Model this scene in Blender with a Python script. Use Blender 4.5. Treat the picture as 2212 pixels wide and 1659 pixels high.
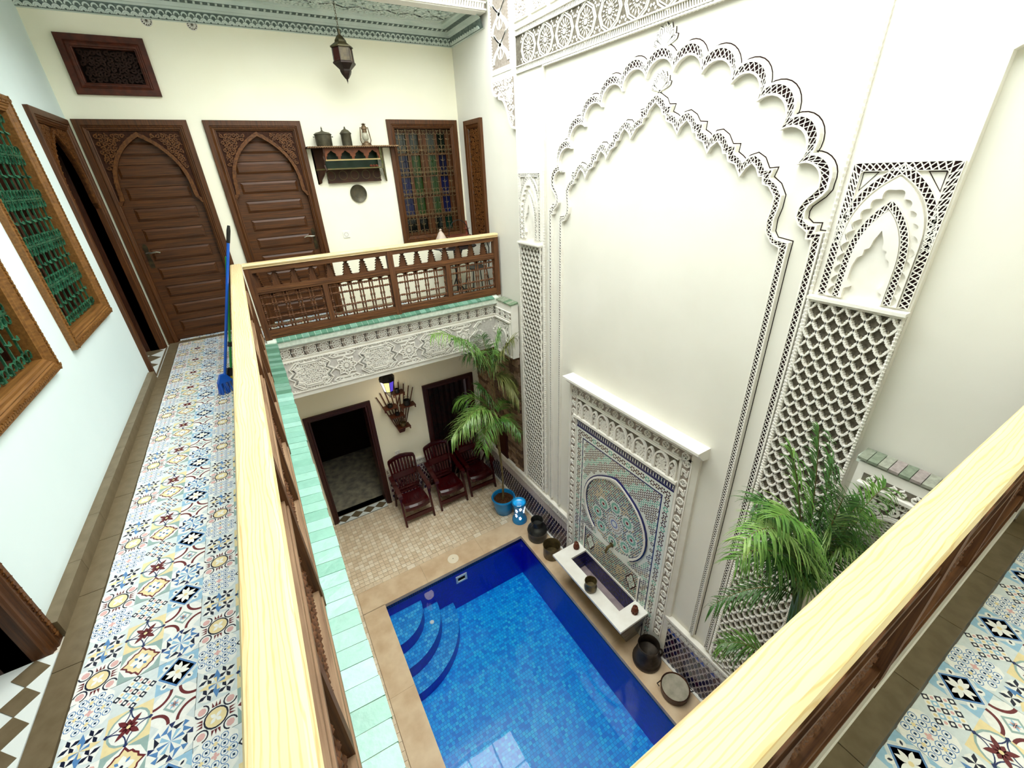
import bpy, math, random
from mathutils import Vector, Matrix
random.seed(7)
PI = math.pi
SC = bpy.context.scene
COL = SC.collection
for _o in list(bpy.data.objects):
    bpy.data.objects.remove(_o)

# ------------------------------------------------------------------ camera, sky, exposure
def set_camera():
    yaw, pit, rol = math.radians(30.0156), math.radians(26.9321), math.radians(-2.7279)
    f = Vector((math.sin(yaw)*math.cos(pit), math.cos(yaw)*math.cos(pit), -math.sin(pit)))
    r = Vector((math.cos(yaw), -math.sin(yaw), 0)); u = r.cross(f)
    r2 = math.cos(rol)*r + math.sin(rol)*u; u2 = -math.sin(rol)*r + math.cos(rol)*u
    cd = bpy.data.cameras.new('camera'); cd.sensor_width = 36; cd.lens = 14.888; cd.clip_start = 0.02
    c = bpy.data.objects.new('camera', cd); COL.objects.link(c)
    m = Matrix((r2, u2, -f)).transposed().to_4x4(); m.translation = (0, 0, 1.65)
    c.matrix_world = m
    SC.camera = c
set_camera()

w = bpy.data.worlds.new('sky'); SC.world = w; w.use_nodes = True
wn = w.node_tree.nodes; wl = w.node_tree.links
bg = wn['Background']; bg.inputs['Strength'].default_value = 6.0
tc = wn.new('ShaderNodeTexCoord'); sep = wn.new('ShaderNodeSeparateXYZ'); rp = wn.new('ShaderNodeValToRGB')
wl.new(tc.outputs['Generated'], sep.inputs[0]); wl.new(sep.outputs['Z'], rp.inputs[0]); wl.new(rp.outputs[0], bg.inputs[0])
rp.color_ramp.elements[0].position = 0.0; rp.color_ramp.elements[0].color = (0.86, 0.90, 0.93, 1)
rp.color_ramp.elements[1].position = 1.0; rp.color_ramp.elements[1].color = (1.0, 0.985, 0.94, 1)
# portal in the roof opening so the sky is sampled well
pd = bpy.data.lights.new('roof_opening', 'AREA'); pd.shape = 'RECTANGLE'; pd.size = 2.6; pd.size_y = 5.0; pd.cycles.is_portal = True
po = bpy.data.objects.new('roof_opening', pd); COL.objects.link(po); po.location = (1.21, 2.63, 4.0)
SC.view_settings.view_transform = 'Standard'; SC.view_settings.look = 'None'
SC.view_settings.gamma = 1.0; SC.view_settings.use_curve_mapping = False
SC.view_settings.exposure = 1.14
SC.cycles.use_denoising = True
SC.cycles.max_bounces = 10; SC.cycles.diffuse_bounces = 6; SC.cycles.glossy_bounces = 3
SC.cycles.transparent_max_bounces = 12; SC.cycles.sample_clamp_indirect = 8.0
SC.cycles.caustics_reflective = False; SC.cycles.caustics_refractive = False

# ------------------------------------------------------------------ materials
def lin(c):
    r = []
    for v in c:
        v = v/255.0
        r.append(v/12.92 if v <= 0.04045 else ((v+0.055)/1.055)**2.4)
    return (r[0], r[1], r[2], 1.0)
MATS = {}
def mat(name, c, c2=None, rough=0.6, spec=0.4, metal=0.0, scale=6.0, stretch=(1, 1, 1), bump=0.0, bscale=None, detail=4.0, ramp=(0.35, 0.65), coat=0.0):
    """Principled material; c and c2 (sRGB 0-255) are mixed by stretched noise, with optional noise relief."""
    if name in MATS: return MATS[name]
    m = bpy.data.materials.new(name); m.use_nodes = True
    n = m.node_tree.nodes; l = m.node_tree.links; p = n['Principled BSDF']
    p.inputs['Roughness'].default_value = rough; p.inputs['Specular IOR Level'].default_value = spec
    p.inputs['Metallic'].default_value = metal; p.inputs['Coat Weight'].default_value = coat
    p.inputs['Base Color'].default_value = lin(c)
    t = n.new('ShaderNodeTexCoord'); mp = n.new('ShaderNodeMapping'); mp.inputs['Scale'].default_value = stretch
    l.new(t.outputs['Object'], mp.inputs[0])
    if c2 is not None:
        nz = n.new('ShaderNodeTexNoise'); nz.inputs['Scale'].default_value = scale; nz.inputs['Detail'].default_value = detail
        cr = n.new('ShaderNodeValToRGB'); cr.color_ramp.elements[0].position = ramp[0]; cr.color_ramp.elements[1].position = ramp[1]
        cr.color_ramp.elements[0].color = lin(c); cr.color_ramp.elements[1].color = lin(c2)
        l.new(mp.outputs[0], nz.inputs['Vector']); l.new(nz.outputs['Fac'], cr.inputs[0]); l.new(cr.outputs[0], p.inputs['Base Color'])
    if bump:
        nb = n.new('ShaderNodeTexNoise'); nb.inputs['Scale'].default_value = bscale or scale*3; nb.inputs['Detail'].default_value = 5
        bp = n.new('ShaderNodeBump'); bp.inputs['Strength'].default_value = bump; bp.inputs['Distance'].default_value = 0.01
        l.new(mp.outputs[0], nb.inputs['Vector']); l.new(nb.outputs['Fac'], bp.inputs['Height']); l.new(bp.outputs[0], p.inputs['Normal'])
    MATS[name] = m
    return m
def rand_mat(name, cols, rough=0.5, spec=0.4, mottle=0.12, scale=25, bump=0.15):
    """Each object picks its own tone from the list (Object Info random) and gets a little mottling."""
    if name in MATS: return MATS[name]
    m = mat(name, cols[0], None, rough, spec, bump=bump, bscale=scale*2); n = m.node_tree.nodes; l = m.node_tree.links; p = n['Principled BSDF']
    oi = n.new('ShaderNodeObjectInfo'); cr = n.new('ShaderNodeValToRGB'); cr.color_ramp.interpolation = 'CONSTANT'
    e = cr.color_ramp.elements
    while len(e) < len(cols): e.new(0.5)
    for i, c in enumerate(cols): e[i].position = i/len(cols); e[i].color = lin(c)
    l.new(oi.outputs['Random'], cr.inputs[0])
    tc = n.new('ShaderNodeTexCoord'); nz = n.new('ShaderNodeTexNoise'); nz.inputs['Scale'].default_value = scale; l.new(tc.outputs['Object'], nz.inputs['Vector'])
    mr = n.new('ShaderNodeMapRange'); mr.inputs['To Min'].default_value = 1-mottle*1.6; mr.inputs['To Max'].default_value = 1+mottle*1.6; l.new(nz.outputs['Fac'], mr.inputs[0])
    mx = n.new('ShaderNodeVectorMath'); mx.operation = 'SCALE'; l.new(cr.outputs[0], mx.inputs[0]); l.new(mr.outputs[0], mx.inputs['Scale'])
    l.new(mx.outputs[0], p.inputs['Base Color'])
    return m
def wood(name, c, c2, axis='z', rough=0.45, scale=3.0, spec=0.4, grain=28.0):
    st = {'x': (1.2, grain, grain), 'y': (grain, 1.2, grain), 'z': (grain, grain, 1.2)}[axis]
    return mat(name, c, c2, rough, spec, scale=scale, stretch=st, bump=0.12, bscale=scale*2, ramp=(0.3, 0.7), detail=6)
def glow(name, c, s):
    if name in MATS: return MATS[name]
    m = bpy.data.materials.new(name); m.use_nodes = True; n = m.node_tree.nodes; p = n['Principled BSDF']
    p.inputs['Base Color'].default_value = lin(c); p.inputs['Emission Color'].default_value = lin(c); p.inputs['Emission Strength'].default_value = s
    MATS[name] = m
    return m

plaster = mat('cream_plaster', (248, 243, 220), (251, 247, 228), 0.85, 0.15, scale=1.3, bump=0.06, bscale=22)
plaster_cool = mat('cool_light_tint_plaster', (226, 241, 241), (232, 246, 246), 0.85, 0.15, scale=1.1, bump=0.06, bscale=22)  # bluish light on the left wall is put into its plaster colour
white_plaster = mat('white_carved_plaster', (234, 231, 223), (228, 224, 215), 0.8, 0.15, scale=9)
field_plaster = mat('arch_field_plaster', (222, 219, 208), (228, 225, 215), 0.8, 0.15, scale=1.5, bump=0.05, bscale=18)
hole_dark = mat('shaded_carved_ground', (30, 18, 20), (44, 30, 30), 0.9, 0.05, scale=30)  # near-black colour stands in for the shade inside carved holes
hole_grey = mat('grey_shade_ground', (92, 86, 76), (118, 112, 100), 0.9, 0.05, scale=45)  # shade between raised carving painted as a grey ground
hole_pale = mat('pale_shade_ground', (146, 135, 126), (168, 158, 148), 0.9, 0.05, scale=40)  # lighter painted shade for the ground of shallow carving
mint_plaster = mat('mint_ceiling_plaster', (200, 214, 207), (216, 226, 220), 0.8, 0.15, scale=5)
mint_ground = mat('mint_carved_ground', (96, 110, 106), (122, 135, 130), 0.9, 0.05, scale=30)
wd_x = wood('brown_wood_x', (96, 54, 17), (54, 28, 7), 'x')
wd_y = wood('brown_wood_y', (96, 54, 17), (54, 28, 7), 'y')
wd_z = wood('brown_wood_z', (96, 54, 17), (54, 28, 7), 'z')
wd_dark = wood('dark_wood', (70, 34, 14), (44, 20, 8), 'z')
wd_red = wood('dark_red_wood', (62, 18, 12), (40, 10, 8), 'z')
wd_carve = mat('carved_brown_wood', (112, 68, 26), (80, 44, 14), 0.5, 0.35, scale=40)
wd_ground = mat('carved_wood_ground', (60, 30, 12), (46, 22, 8), 0.7, 0.2, scale=40)
weath_x = wood('weathered_wood_x', (114, 72, 36), (68, 38, 17), 'x', rough=0.65)
weath_y = wood('weathered_wood_y', (158, 128, 98), (112, 82, 58), 'y', rough=0.65)
weath_z = wood('weathered_wood_z', (110, 68, 34), (66, 36, 16), 'z', rough=0.65)
def pine(name, axis):
    m = wood(name, (221, 198, 150), (227, 207, 163), axis, rough=0.45, scale=1.6, grain=14)
    n = m.node_tree.nodes; l = m.node_tree.links; p = n['Principled BSDF']
    cr = [x for x in n if x.type == 'VALTORGB'][0]
    # thin darker growth lines along the board
    t = n.new('ShaderNodeTexCoord'); mp = n.new('ShaderNodeMapping'); wv = n.new('ShaderNodeTexWave')
    wv.wave_type = 'BANDS'; wv.bands_direction = 'Y' if axis == 'x' else 'X'
    wv.inputs['Scale'].default_value = 30; wv.inputs['Distortion'].default_value = 14; wv.inputs['Detail'].default_value = 4; wv.inputs['Detail Scale'].default_value = 0.7
    mp.inputs['Scale'].default_value = (0.12, 1, 1) if axis == 'x' else (1, 0.12, 1)
    l.new(t.outputs['Object'], mp.inputs[0]); l.new(mp.outputs[0], wv.inputs['Vector'])
    r2 = n.new('ShaderNodeValToRGB'); r2.color_ramp.elements[0].position = 0.72; r2.color_ramp.elements[1].position = 0.98
    r2.color_ramp.elements[0].color = (1, 1, 1, 1); r2.color_ramp.elements[1].color = (0.90, 0.79, 0.62, 1)
    l.new(wv.outputs['Fac'], r2.inputs[0])
    mx = n.new('ShaderNodeMix'); mx.data_type = 'RGBA'; mx.blend_type = 'MULTIPLY'; mx.inputs[0].default_value = 1
    l.new(cr.outputs[0], mx.inputs[6]); l.new(r2.outputs[0], mx.inputs[7]); l.new(mx.outputs[2], p.inputs['Base Color'])
    return m
pine_x = pine('pine_board_x', 'x'); pine_y = pine('pine_board_y', 'y')
black_metal = mat('black_iron', (26, 24, 24), (40, 38, 36), 0.45, 0.5, metal=0.4, scale=30)
brass_old = mat('aged_brass', (112, 96, 62), (78, 68, 44), 0.4, 0.5, metal=0.55, scale=16, bump=0.1)
copper_old = mat('aged_dark_copper', (66, 56, 46), (44, 36, 28), 0.45, 0.5, metal=0.5, scale=14, bump=0.1)
chrome = mat('worn_steel', (190, 186, 172), (160, 156, 144), 0.25, 0.5, metal=0.9, scale=20)
green_iron = mat('green_painted_iron', (54, 116, 86), (28, 72, 52), 0.2, 0.9, scale=18)
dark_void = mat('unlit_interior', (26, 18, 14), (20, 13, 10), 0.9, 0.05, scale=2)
glass_dark = mat('dark_window_glass', (14, 26, 18), (8, 14, 12), 0.08, 0.5, scale=3)
brown_tile = mat('brown_border_tile', (118, 104, 80), (106, 92, 68), 0.4, 0.4, scale=18, bump=0.03)
grout_pale = mat('pale_grout', (226, 220, 206), (214, 206, 190), 0.85, 0.1, scale=30)
white_enamel = mat('white_plastic', (240, 238, 232), None, 0.3, 0.5)

# ------------------------------------------------------------------ mesh building
class MB:
    def __init__(s): s.v = []; s.f = []; s.m = []
    def face(s, pts, m=0):
        i = len(s.v); s.v.extend(pts); s.f.append(tuple(range(i, i+len(pts)))); s.m.append(m)
    def hexa(s, b, t, m=0):
        n = len(b); i = len(s.v); s.v.extend(b); s.v.extend(t)
        s.f.append(tuple(range(i+n-1, i-1, -1))); s.f.append(tuple(range(i+n, i+2*n))); s.m += [m, m]
        for k in range(n):
            k2 = (k+1) % n; s.f.append((i+k, i+k2, i+n+k2, i+n+k)); s.m.append(m)
    def box(s, x0, x1, y0, y1, z0, z1, m=0):
        s.hexa([(x0, y0, z0), (x1, y0, z0), (x1, y1, z0), (x0, y1, z0)], [(x0, y0, z1), (x1, y0, z1), (x1, y1, z1), (x0, y1, z1)], m)
    def prism(s, poly, F, d0, d1, m=0, ms=None):
        n = len(poly); i = len(s.v); ms = m if ms is None else ms
        s.v.extend(F(a, b, d0) for a, b in poly); s.v.extend(F(a, b, d1) for a, b in poly)
        s.f.append(tuple(range(i+n, i+2*n))); s.m.append(m)
        for k in range(n):
            k2 = (k+1) % n; s.f.append((i+k, i+k2, i+n+k2, i+n+k)); s.m.append(ms)
    def flat(s, poly, F, d, m=0):
        s.face([F(a, b, d) for a, b in poly], m)
    def strip(s, A, B, F, d0, d1, m=0, closed=False, sides=True):
        n = len(A); i = len(s.v)
        s.v.extend(F(a, b, d1) for a, b in A); s.v.extend(F(a, b, d1) for a, b in B)
        if sides: s.v.extend(F(a, b, d0) for a, b in A); s.v.extend(F(a, b, d0) for a, b in B)
        for k in range(n if closed else n-1):
            k2 = (k+1) % n
            s.f.append((i+k, i+k2, i+n+k2, i+n+k)); s.m.append(m)
            if sides:
                s.f.append((i+k, i+k2, i+2*n+k2, i+2*n+k)); s.f.append((i+n+k, i+n+k2, i+3*n+k2, i+3*n+k)); s.m += [m, m]
        if sides and not closed:
            for k in (0, n-1): s.f.append((i+k, i+n+k, i+3*n+k, i+2*n+k)); s.m.append(m)
    def ribbon(s, path, w, F, d0, d1, m=0, closed=False, sides=True):
        A, B = offset2(path, w/2, closed)
        s.strip(A, B, F, d0, d1, m, closed, sides)
    def tube(s, path, r, n=6, m=0, closed=False, flat=1.0):
        P = [Vector(p) for p in path]; N = len(P); i0 = len(s.v); up = Vector((0, 0, 1)); prev = None
        for k, p in enumerate(P):
            t = (P[(k+1) % N]-P[k-1]) if closed else (P[min(k+1, N-1)]-P[max(k-1, 0)])
            t.normalize()
            if prev is None: a = t.cross(up if abs(t.z) < 0.9 else Vector((1, 0, 0)))
            else: a = prev - t*prev.dot(t)
            a.normalize(); prev = a; b = t.cross(a); rr = r[k] if isinstance(r, (list, tuple)) else r
            for j in range(n):
                an = 2*PI*j/n + PI/n; s.v.append(tuple(p + a*(math.cos(an)*rr) + b*(math.sin(an)*rr*flat)))
        for k in range(N if closed else N-1):
            k2 = (k+1) % N
            for j in range(n):
                j2 = (j+1) % n; s.f.append((i0+k*n+j, i0+k*n+j2, i0+k2*n+j2, i0+k2*n+j)); s.m.append(m)
        if not closed:
            s.f.append(tuple(range(i0+n-1, i0-1, -1))); s.f.append(tuple(range(i0+(N-1)*n, i0+N*n))); s.m += [m, m]
    def bar(s, p, q, r, m=0, n=6): s.tube([p, q], r, n, m)
    def lathe(s, prof, n=20, o=(0, 0, 0), m=0, F=None, twist=0.0, mfun=None):
        i0 = len(s.v); N = len(prof)
        for r, z in prof:
            for j in range(n):
                a = 2*PI*j/n + twist; p = (r*math.cos(a), r*math.sin(a), z)
                s.v.append(F(*p) if F else (o[0]+p[0], o[1]+p[1], o[2]+p[2]))
        for k in range(N-1):
            for j in range(n):
                j2 = (j+1) % n; s.f.append((i0+k*n+j, i0+k*n+j2, i0+(k+1)*n+j2, i0+(k+1)*n+j)); s.m.append(mfun(k, j) if mfun else m)
        if prof[0][0] > 1e-4: s.f.append(tuple(range(i0+n-1, i0-1, -1))); s.m.append(m)
        if prof[-1][0] > 1e-4: s.f.append(tuple(range(i0+(N-1)*n, i0+N*n))); s.m.append(m)
    def frame(s, a0, a1, b0, b1, F, prof, m=0):
        """mitred picture frame: prof = [(inset, depth), ...] from the outer edge inwards"""
        def ring(t): return [(a0+t, b0+t), (a1-t, b0+t), (a1-t, b1-t), (a0+t, b1-t)]
        i0 = len(s.v)
        for t, d in prof: s.v.extend(F(a, b, d) for a, b in ring(t))
        for k in range(len(prof)-1):
            for j in range(4):
                j2 = (j+1) % 4; s.f.append((i0+k*4+j, i0+k*4+j2, i0+k*4+4+j2, i0+k*4+4+j)); s.m.append(m)
    def holed(s, a0, a1, b0, b1, holes, F, d=0.0, m=0):
        A = sorted({a0, a1, *[min(max(h[i], a0), a1) for h in holes for i in (0, 1)]}); B = sorted({b0, b1, *[min(max(h[i], b0), b1) for h in holes for i in (2, 3)]})
        for i in range(len(A)-1):
            for j in range(len(B)-1):
                ca, cb = (A[i]+A[i+1])/2, (B[j]+B[j+1])/2
                if any(h[0] < ca < h[1] and h[2] < cb < h[3] for h in holes): continue
                s.flat([(A[i], B[j]), (A[i+1], B[j]), (A[i+1], B[j+1]), (A[i], B[j+1])], F, d, m)
    def reveal(s, a0, a1, b0, b1, F, d0, d1, m=0):
        R = [(a0, b0), (a1, b0), (a1, b1), (a0, b1)]
        for k in range(4):
            p, q = R[k], R[(k+1) % 4]; s.face([F(*p, d0), F(*q, d0), F(*q, d1), F(*p, d1)], m)
    def data(s, name, mats, off=(0, 0, 0), smooth=False):
        me = bpy.data.meshes.new(name)
        me.from_pydata([(a-off[0], b-off[1], c-off[2]) for a, b, c in s.v], [], s.f)
        mats = mats if isinstance(mats, (list, tuple)) else [mats]
        for m in mats: me.materials.append(m)
        if len(mats) > 1: me.polygons.foreach_set('material_index', s.m)
        if smooth:
            me.polygons.foreach_set('use_smooth', [True]*len(me.polygons)); me.set_sharp_from_angle(angle=math.radians(smooth if smooth is not True else 42))
        me.update()
        return me
    def obj(s, name, mats, parent=None, smooth=False, stuff=False, label=None):
        off = wloc(parent)
        o = bpy.data.objects.new(name, s.data(name, mats, off, smooth)); COL.objects.link(o)
        if parent: o.parent = parent
        if stuff: o['kind'] = 'stuff'
        if label: o['label'] = label
        return o
def wloc(o):
    v = Vector((0, 0, 0))
    while o: v += o.location; o = o.parent
    return v
def offset2(path, h, closed=False):
    n = len(path); A = []; B = []
    for k in range(n):
        p = path[k]; q0 = path[k-1] if (closed or k > 0) else p; q1 = path[(k+1) % n] if (closed or k < n-1) else p
        t0 = (p[0]-q0[0], p[1]-q0[1]); t1 = (q1[0]-p[0], q1[1]-p[1])
        l0 = math.hypot(*t0) or 1; l1 = math.hypot(*t1) or 1
        n0 = (-t0[1]/l0, t0[0]/l0); n1 = (-t1[1]/l1, t1[0]/l1)
        if t0 == (0, 0): n0 = n1
        if t1 == (0, 0): n1 = n0
        mx, my = n0[0]+n1[0], n0[1]+n1[1]; L = math.hypot(mx, my)
        if L < 1e-6: mx, my, L = n0[0], n0[1], 1.0
        mx /= L; my /= L; k2 = h/max(0.45, mx*n0[0]+my*n0[1])
        A.append((p[0]+mx*k2, p[1]+my*k2)); B.append((p[0]-mx*k2, p[1]-my*k2))
    return A, B
def arc3(p0, p1, p2, n):
    """n+1 points on the circle through three 2D points"""
    ax, ay = p0; bx, by = p1; cx, cy = p2
    d = 2*(ax*(by-cy)+bx*(cy-ay)+cx*(ay-by))
    if abs(d) < 1e-9: return [(ax+(cx-ax)*k/n, ay+(cy-ay)*k/n) for k in range(n+1)]
    ux = ((ax*ax+ay*ay)*(by-cy)+(bx*bx+by*by)*(cy-ay)+(cx*cx+cy*cy)*(ay-by))/d
    uy = ((ax*ax+ay*ay)*(cx-bx)+(bx*bx+by*by)*(ax-cx)+(cx*cx+cy*cy)*(bx-ax))/d
    r = math.hypot(ax-ux, ay-uy); t0 = math.atan2(ay-uy, ax-ux); t1 = math.atan2(by-uy, bx-ux); t2 = math.atan2(cy-uy, cx-ux)
    def ccw(a, b): return (b-a) % (2*PI)
    tot = ccw(t0, t2)
    if ccw(t0, t1) > tot: tot -= 2*PI
    return [(ux+r*math.cos(t0+tot*k/n), uy+r*math.sin(t0+tot*k/n)) for k in range(n+1)]
def resample(path, n):
    L = [0.0]
    for a, b in zip(path, path[1:]): L.append(L[-1]+math.dist(a, b))
    out = []; j = 0
    for k in range(n+1):
        t = L[-1]*k/n
        while j < len(L)-2 and L[j+1] < t: j += 1
        u = (t-L[j])/max(1e-9, L[j+1]-L[j]); u = min(1, max(0, u))
        out.append(tuple(a+(b-a)*u for a, b in zip(path[j], path[j+1])))
    return out
def circ(cx, cy, r, n=16, a0=0, a1=2*PI): return [(cx+r*math.cos(a0+(a1-a0)*k/n), cy+r*math.sin(a0+(a1-a0)*k/n)) for k in range(n if abs(a1-a0-2*PI) < 1e-6 else n+1)]
def spiral(cx, cy, r, a0, turns=1.3, n=16, hand=1): return [(cx+r*(1-0.8*k/n)*math.cos(a0+hand*2*PI*turns*k/n), cy+r*(1-0.8*k/n)*math.sin(a0+hand*2*PI*turns*k/n)) for k in range(n+1)]
def bez(p0, p1, p2, p3, n=10):
    o = []
    for k in range(n+1):
        t = k/n; a = (1-t)**3; b = 3*(1-t)**2*t; c = 3*(1-t)*t*t; d = t**3
        o.append(tuple(a*w+b*x+c*y+d*z for w, x, y, z in zip(p0, p1, p2, p3)))
    return o

def thing(name, label, cat, loc=(0, 0, 0), rz=0.0, group=None):
    o = bpy.data.objects.new(name, None); o.empty_display_size = 0.1; COL.objects.link(o); o.location = loc; o.rotation_euler = (0, 0, rz)
    return tag(o, label, cat, group)
def tag(o, label, cat, group=None):
    o['label'] = label; o['category'] = cat
    if group: o['group'] = group
    return o
def struct(o, label=None, cat=None):
    o['kind'] = 'structure'
    if label: o['label'] = label
    if cat: o['category'] = cat
    return o
def sempty(name, label, cat, loc=(0, 0, 0)):
    o = bpy.data.objects.new(name, None); COL.objects.link(o); o.location = loc; return struct(o, label, cat)
def dup(root, loc, rz=None, label=None, group=None):
    r = root.copy(); COL.objects.link(r); r.location = loc
    if rz is not None: r.rotation_euler = (0, 0, rz)
    if label: r['label'] = label
    if group: r['group'] = group
    for ch in list(root.children):
        c = ch.copy(); COL.objects.link(c); c.parent = r
        for g in list(ch.children):
            d = g.copy(); COL.objects.link(d); d.parent = c
    return r
def inst(me, name, loc, parent, rz=0.0, mat_slot=None, scale=None):
    o = bpy.data.objects.new(name, me); COL.objects.link(o); o.parent = parent; o.location = Vector(loc)-wloc(parent)
    if rz: o.rotation_euler = (0, 0, rz)
    if scale: o.scale = scale
    return o
# plane frames: (a, b, d) -> world, d points into the courtyard
XA, YB, XC, ZG = -1.13, 6.09, 2.85, -3.47
def FA(a, b, d=0): return (XA+d, a, b)
def FB(a, b, d=0): return (a, YB-d, b)
def FC(a, b, d=0): return (XC-d, a, b)
def FZ(z): return lambda a, b, d=0: (a, b, z+d)
def FX(x, s=-1): return lambda a, b, d=0: (x+s*d, a, b)
def FY(y, s=-1): return lambda a, b, d=0: (a, y+s*d, b)
# ================================================================== SHELL
HA = [(5.03, 5.93, -0.01, 2.17), (3.65, 4.57, 0.80, 2.17), (2.28, 3.20, 0.80, 2.17), (0.95, 1.91, -0.01, 2.17)]      # wall A openings (y, z)
HB = [(-1.05, -0.24, -0.01, 2.18), (-0.01, 0.84, -0.01, 2.18), (1.93, 2.79, 0.81, 2.21), (-0.92, -0.37, 2.48, 2.84)]
HG = [(0.04, 0.92, ZG-0.01, -1.475), (1.85, 2.68, ZG-0.01, -1.485)]
TOP = 3.75
b = MB(); b.holed(-1.0, 6.09, -0.2, 3.2, HA, FA, 0.0)
wall_left = struct(b.obj('wall_left', plaster_cool), 'pale cool white gallery wall with green grilled windows', 'wall')
b = MB(); b.holed(-1.15, 2.9, -0.2, 3.2, HB, FB, 0.0)
wall_back = struct(b.obj('wall_back', plaster), 'cream gallery wall holding two arched wooden doors', 'wall')
b = MB(); b.holed(-1.15, 2.9, ZG, -0.62, HG, FB, 0.0)
wall_lower = struct(b.obj('wall_back_ground', plaster), 'shaded cream wall under the gallery behind the red chairs', 'wall')
b = MB(); b.holed(-1.0, 6.1, ZG-0.05, TOP, [], FC, -0.025)
wall_right = struct(b.obj('wall_right', field_plaster), 'tall white wall with the scalloped plaster arch', 'wall')
b = MB(); b.holed(-1.15, 2.9, -0.2, 3.2, [], FY(-1.0, 1)); b.holed(-1.15, 2.9, ZG, -0.6, [], FY(-1.0, 1)); b.holed(-1.0, 6.1, ZG, -0.6, [], FA)
struct(b.obj('wall_near', plaster), 'plain walls around the near gallery', 'wall')
# gallery slabs with the courtyard opening cut out, ceilings, roof well
CX0, CX1, CY0, CY1 = -0.06, 2.9, 0.24, 5.13
def ring(b, z, m=0): b.holed(-1.15, 2.9, -1.0, 6.1, [(CX0, CX1+0.1, CY0, CY1)], FZ(z), 0, m)
b = MB(); ring(b, -0.014); 
floor = struct(b.obj('floor', grout_pale), 'patterned tile floor of the upper gallery', 'floor')
b = MB(); ring(b, -0.66)
struct(b.obj('ceiling_ground', plaster), 'plain soffit under the gallery', 'ceiling')
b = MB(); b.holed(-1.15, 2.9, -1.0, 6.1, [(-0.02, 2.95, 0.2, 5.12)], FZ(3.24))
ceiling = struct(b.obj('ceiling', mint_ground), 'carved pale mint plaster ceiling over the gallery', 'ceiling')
b = MB()
b.box(-0.22, -0.02, 0.05, 5.3, 3.13, TOP); b.box(-0.22, 2.85, 5.12, 5.25, 3.155, TOP); b.box(-0.22, 2.85, 0.02, 0.2, 3.13, TOP)
beam = struct(b.obj('beam', white_plaster), 'white carved beam above the gallery edge', 'beam')
# carved band on the beam face over the back gallery
b = MB(); F = FY(5.12, -1); rnd = random.Random(3)
b.flat([(-0.02, 3.17), (2.85, 3.17), (2.85, 3.62), (-0.02, 3.62)], F, 0.002, 1)
for (z0, z1) in ((3.165, 3.18), (3.225, 3.24), (3.60, 3.62)): b.prism([(-0.02, z0), (2.85, z0), (2.85, z1), (-0.02, z1)], F, 0, 0.02)
for k in range(95): b.prism([(-0.02+k*0.03, 3.18), (0.0+k*0.03, 3.18), (0.01+k*0.03, 3.225), (-0.01+k*0.03, 3.225)], F, 0, 0.015)
for k in range(16):
    x = 0.06+k*0.18
    for hnd, dx in ((1, -0.035), (-1, 0.035)): b.ribbon(spiral(x+dx, 3.32, 0.05, PI/2, 1.2, 12, hnd), 0.014, F, 0, 0.016)
    b.ribbon([(x-0.08, 3.26), (x, 3.45), (x+0.08, 3.26)], 0.016, F, 0, 0.018)
    b.ribbon(spiral(x+0.09, 3.5, 0.06, -PI/2, 1.2, 12), 0.016, F, 0, 0.016)
b.obj('carved_band', [white_plaster, hole_pale], beam, stuff=True)
# roof ring and glazed skylight
OX0, OX1, OY0, OY1 = 0.0, 2.48, 0.22, 5.16
b = MB(); b.holed(-0.25, 2.9, 0.0, 5.32, [(OX0, OX1, OY0, OY1)], FZ(TOP)); b.reveal(OX0, OX1, OY0, OY1, FZ(TOP), 0, 0.14)
struct(b.obj('roof', white_plaster), 'white roof edge around the skylight', 'roof')
sky = thing('skylight', 'glazed roof light with white bars over the courtyard', 'skylight', (1.35, 2.7, TOP+0.14))
frame_mat = mat('turquoise_skylight_frame', (120, 214, 210), None, 0.4, 0.4)
pane_mat = bpy.data.materials.new('clear_roof_glass'); pane_mat.use_nodes = True
_n = pane_mat.node_tree.nodes; _l = pane_mat.node_tree.links; _n.remove(_n['Principled BSDF'])
_t = _n.new('ShaderNodeBsdfTransparent'); _t.inputs[0].default_value = (0.96, 0.98, 0.98, 1); _g = _n.new('ShaderNodeBsdfGlossy'); _g.inputs['Roughness'].default_value = 0.05
_f = _n.new('ShaderNodeMixShader'); _f.inputs[0].default_value = 0.05
_l.new(_t.outputs[0], _f.inputs[1]); _l.new(_g.outputs[0], _f.inputs[2]); _l.new(_f.outputs[0], _n['Material Output'].inputs[0])
b = MB(); b.frame(OX0-0.02, OX1+0.02, OY0-0.02, OY1+0.02, FZ(TOP+0.12), [(0, 0.06), (0, 0), (0.1, 0), (0.1, 0.06)]); b.obj('frame', frame_mat, sky)
for k in range(1, 4):
    x = OX0+(OX1-OX0)*k/4; b = MB(); b.box(x-0.02, x+0.02, OY0, OY1, TOP+0.13, TOP+0.17); b.obj('bar', white_enamel, sky)
for k in range(1, 6):
    y = OY0+(OY1-OY0)*k/6; b = MB(); b.box(OX0, OX1, y-0.02, y+0.02, TOP+0.135, TOP+0.165); b.obj('bar', white_enamel, sky)
for i in range(4):
    for j in range(6):
        x0 = OX0+(OX1-OX0)*i/4; y0 = OY0+(OY1-OY0)*j/6; b = MB()
        b.box(x0, x0+(OX1-OX0)/4, y0, y0+(OY1-OY0)/6, TOP+0.172, TOP+0.178); b.obj('pane', pane_mat, sky)

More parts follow.
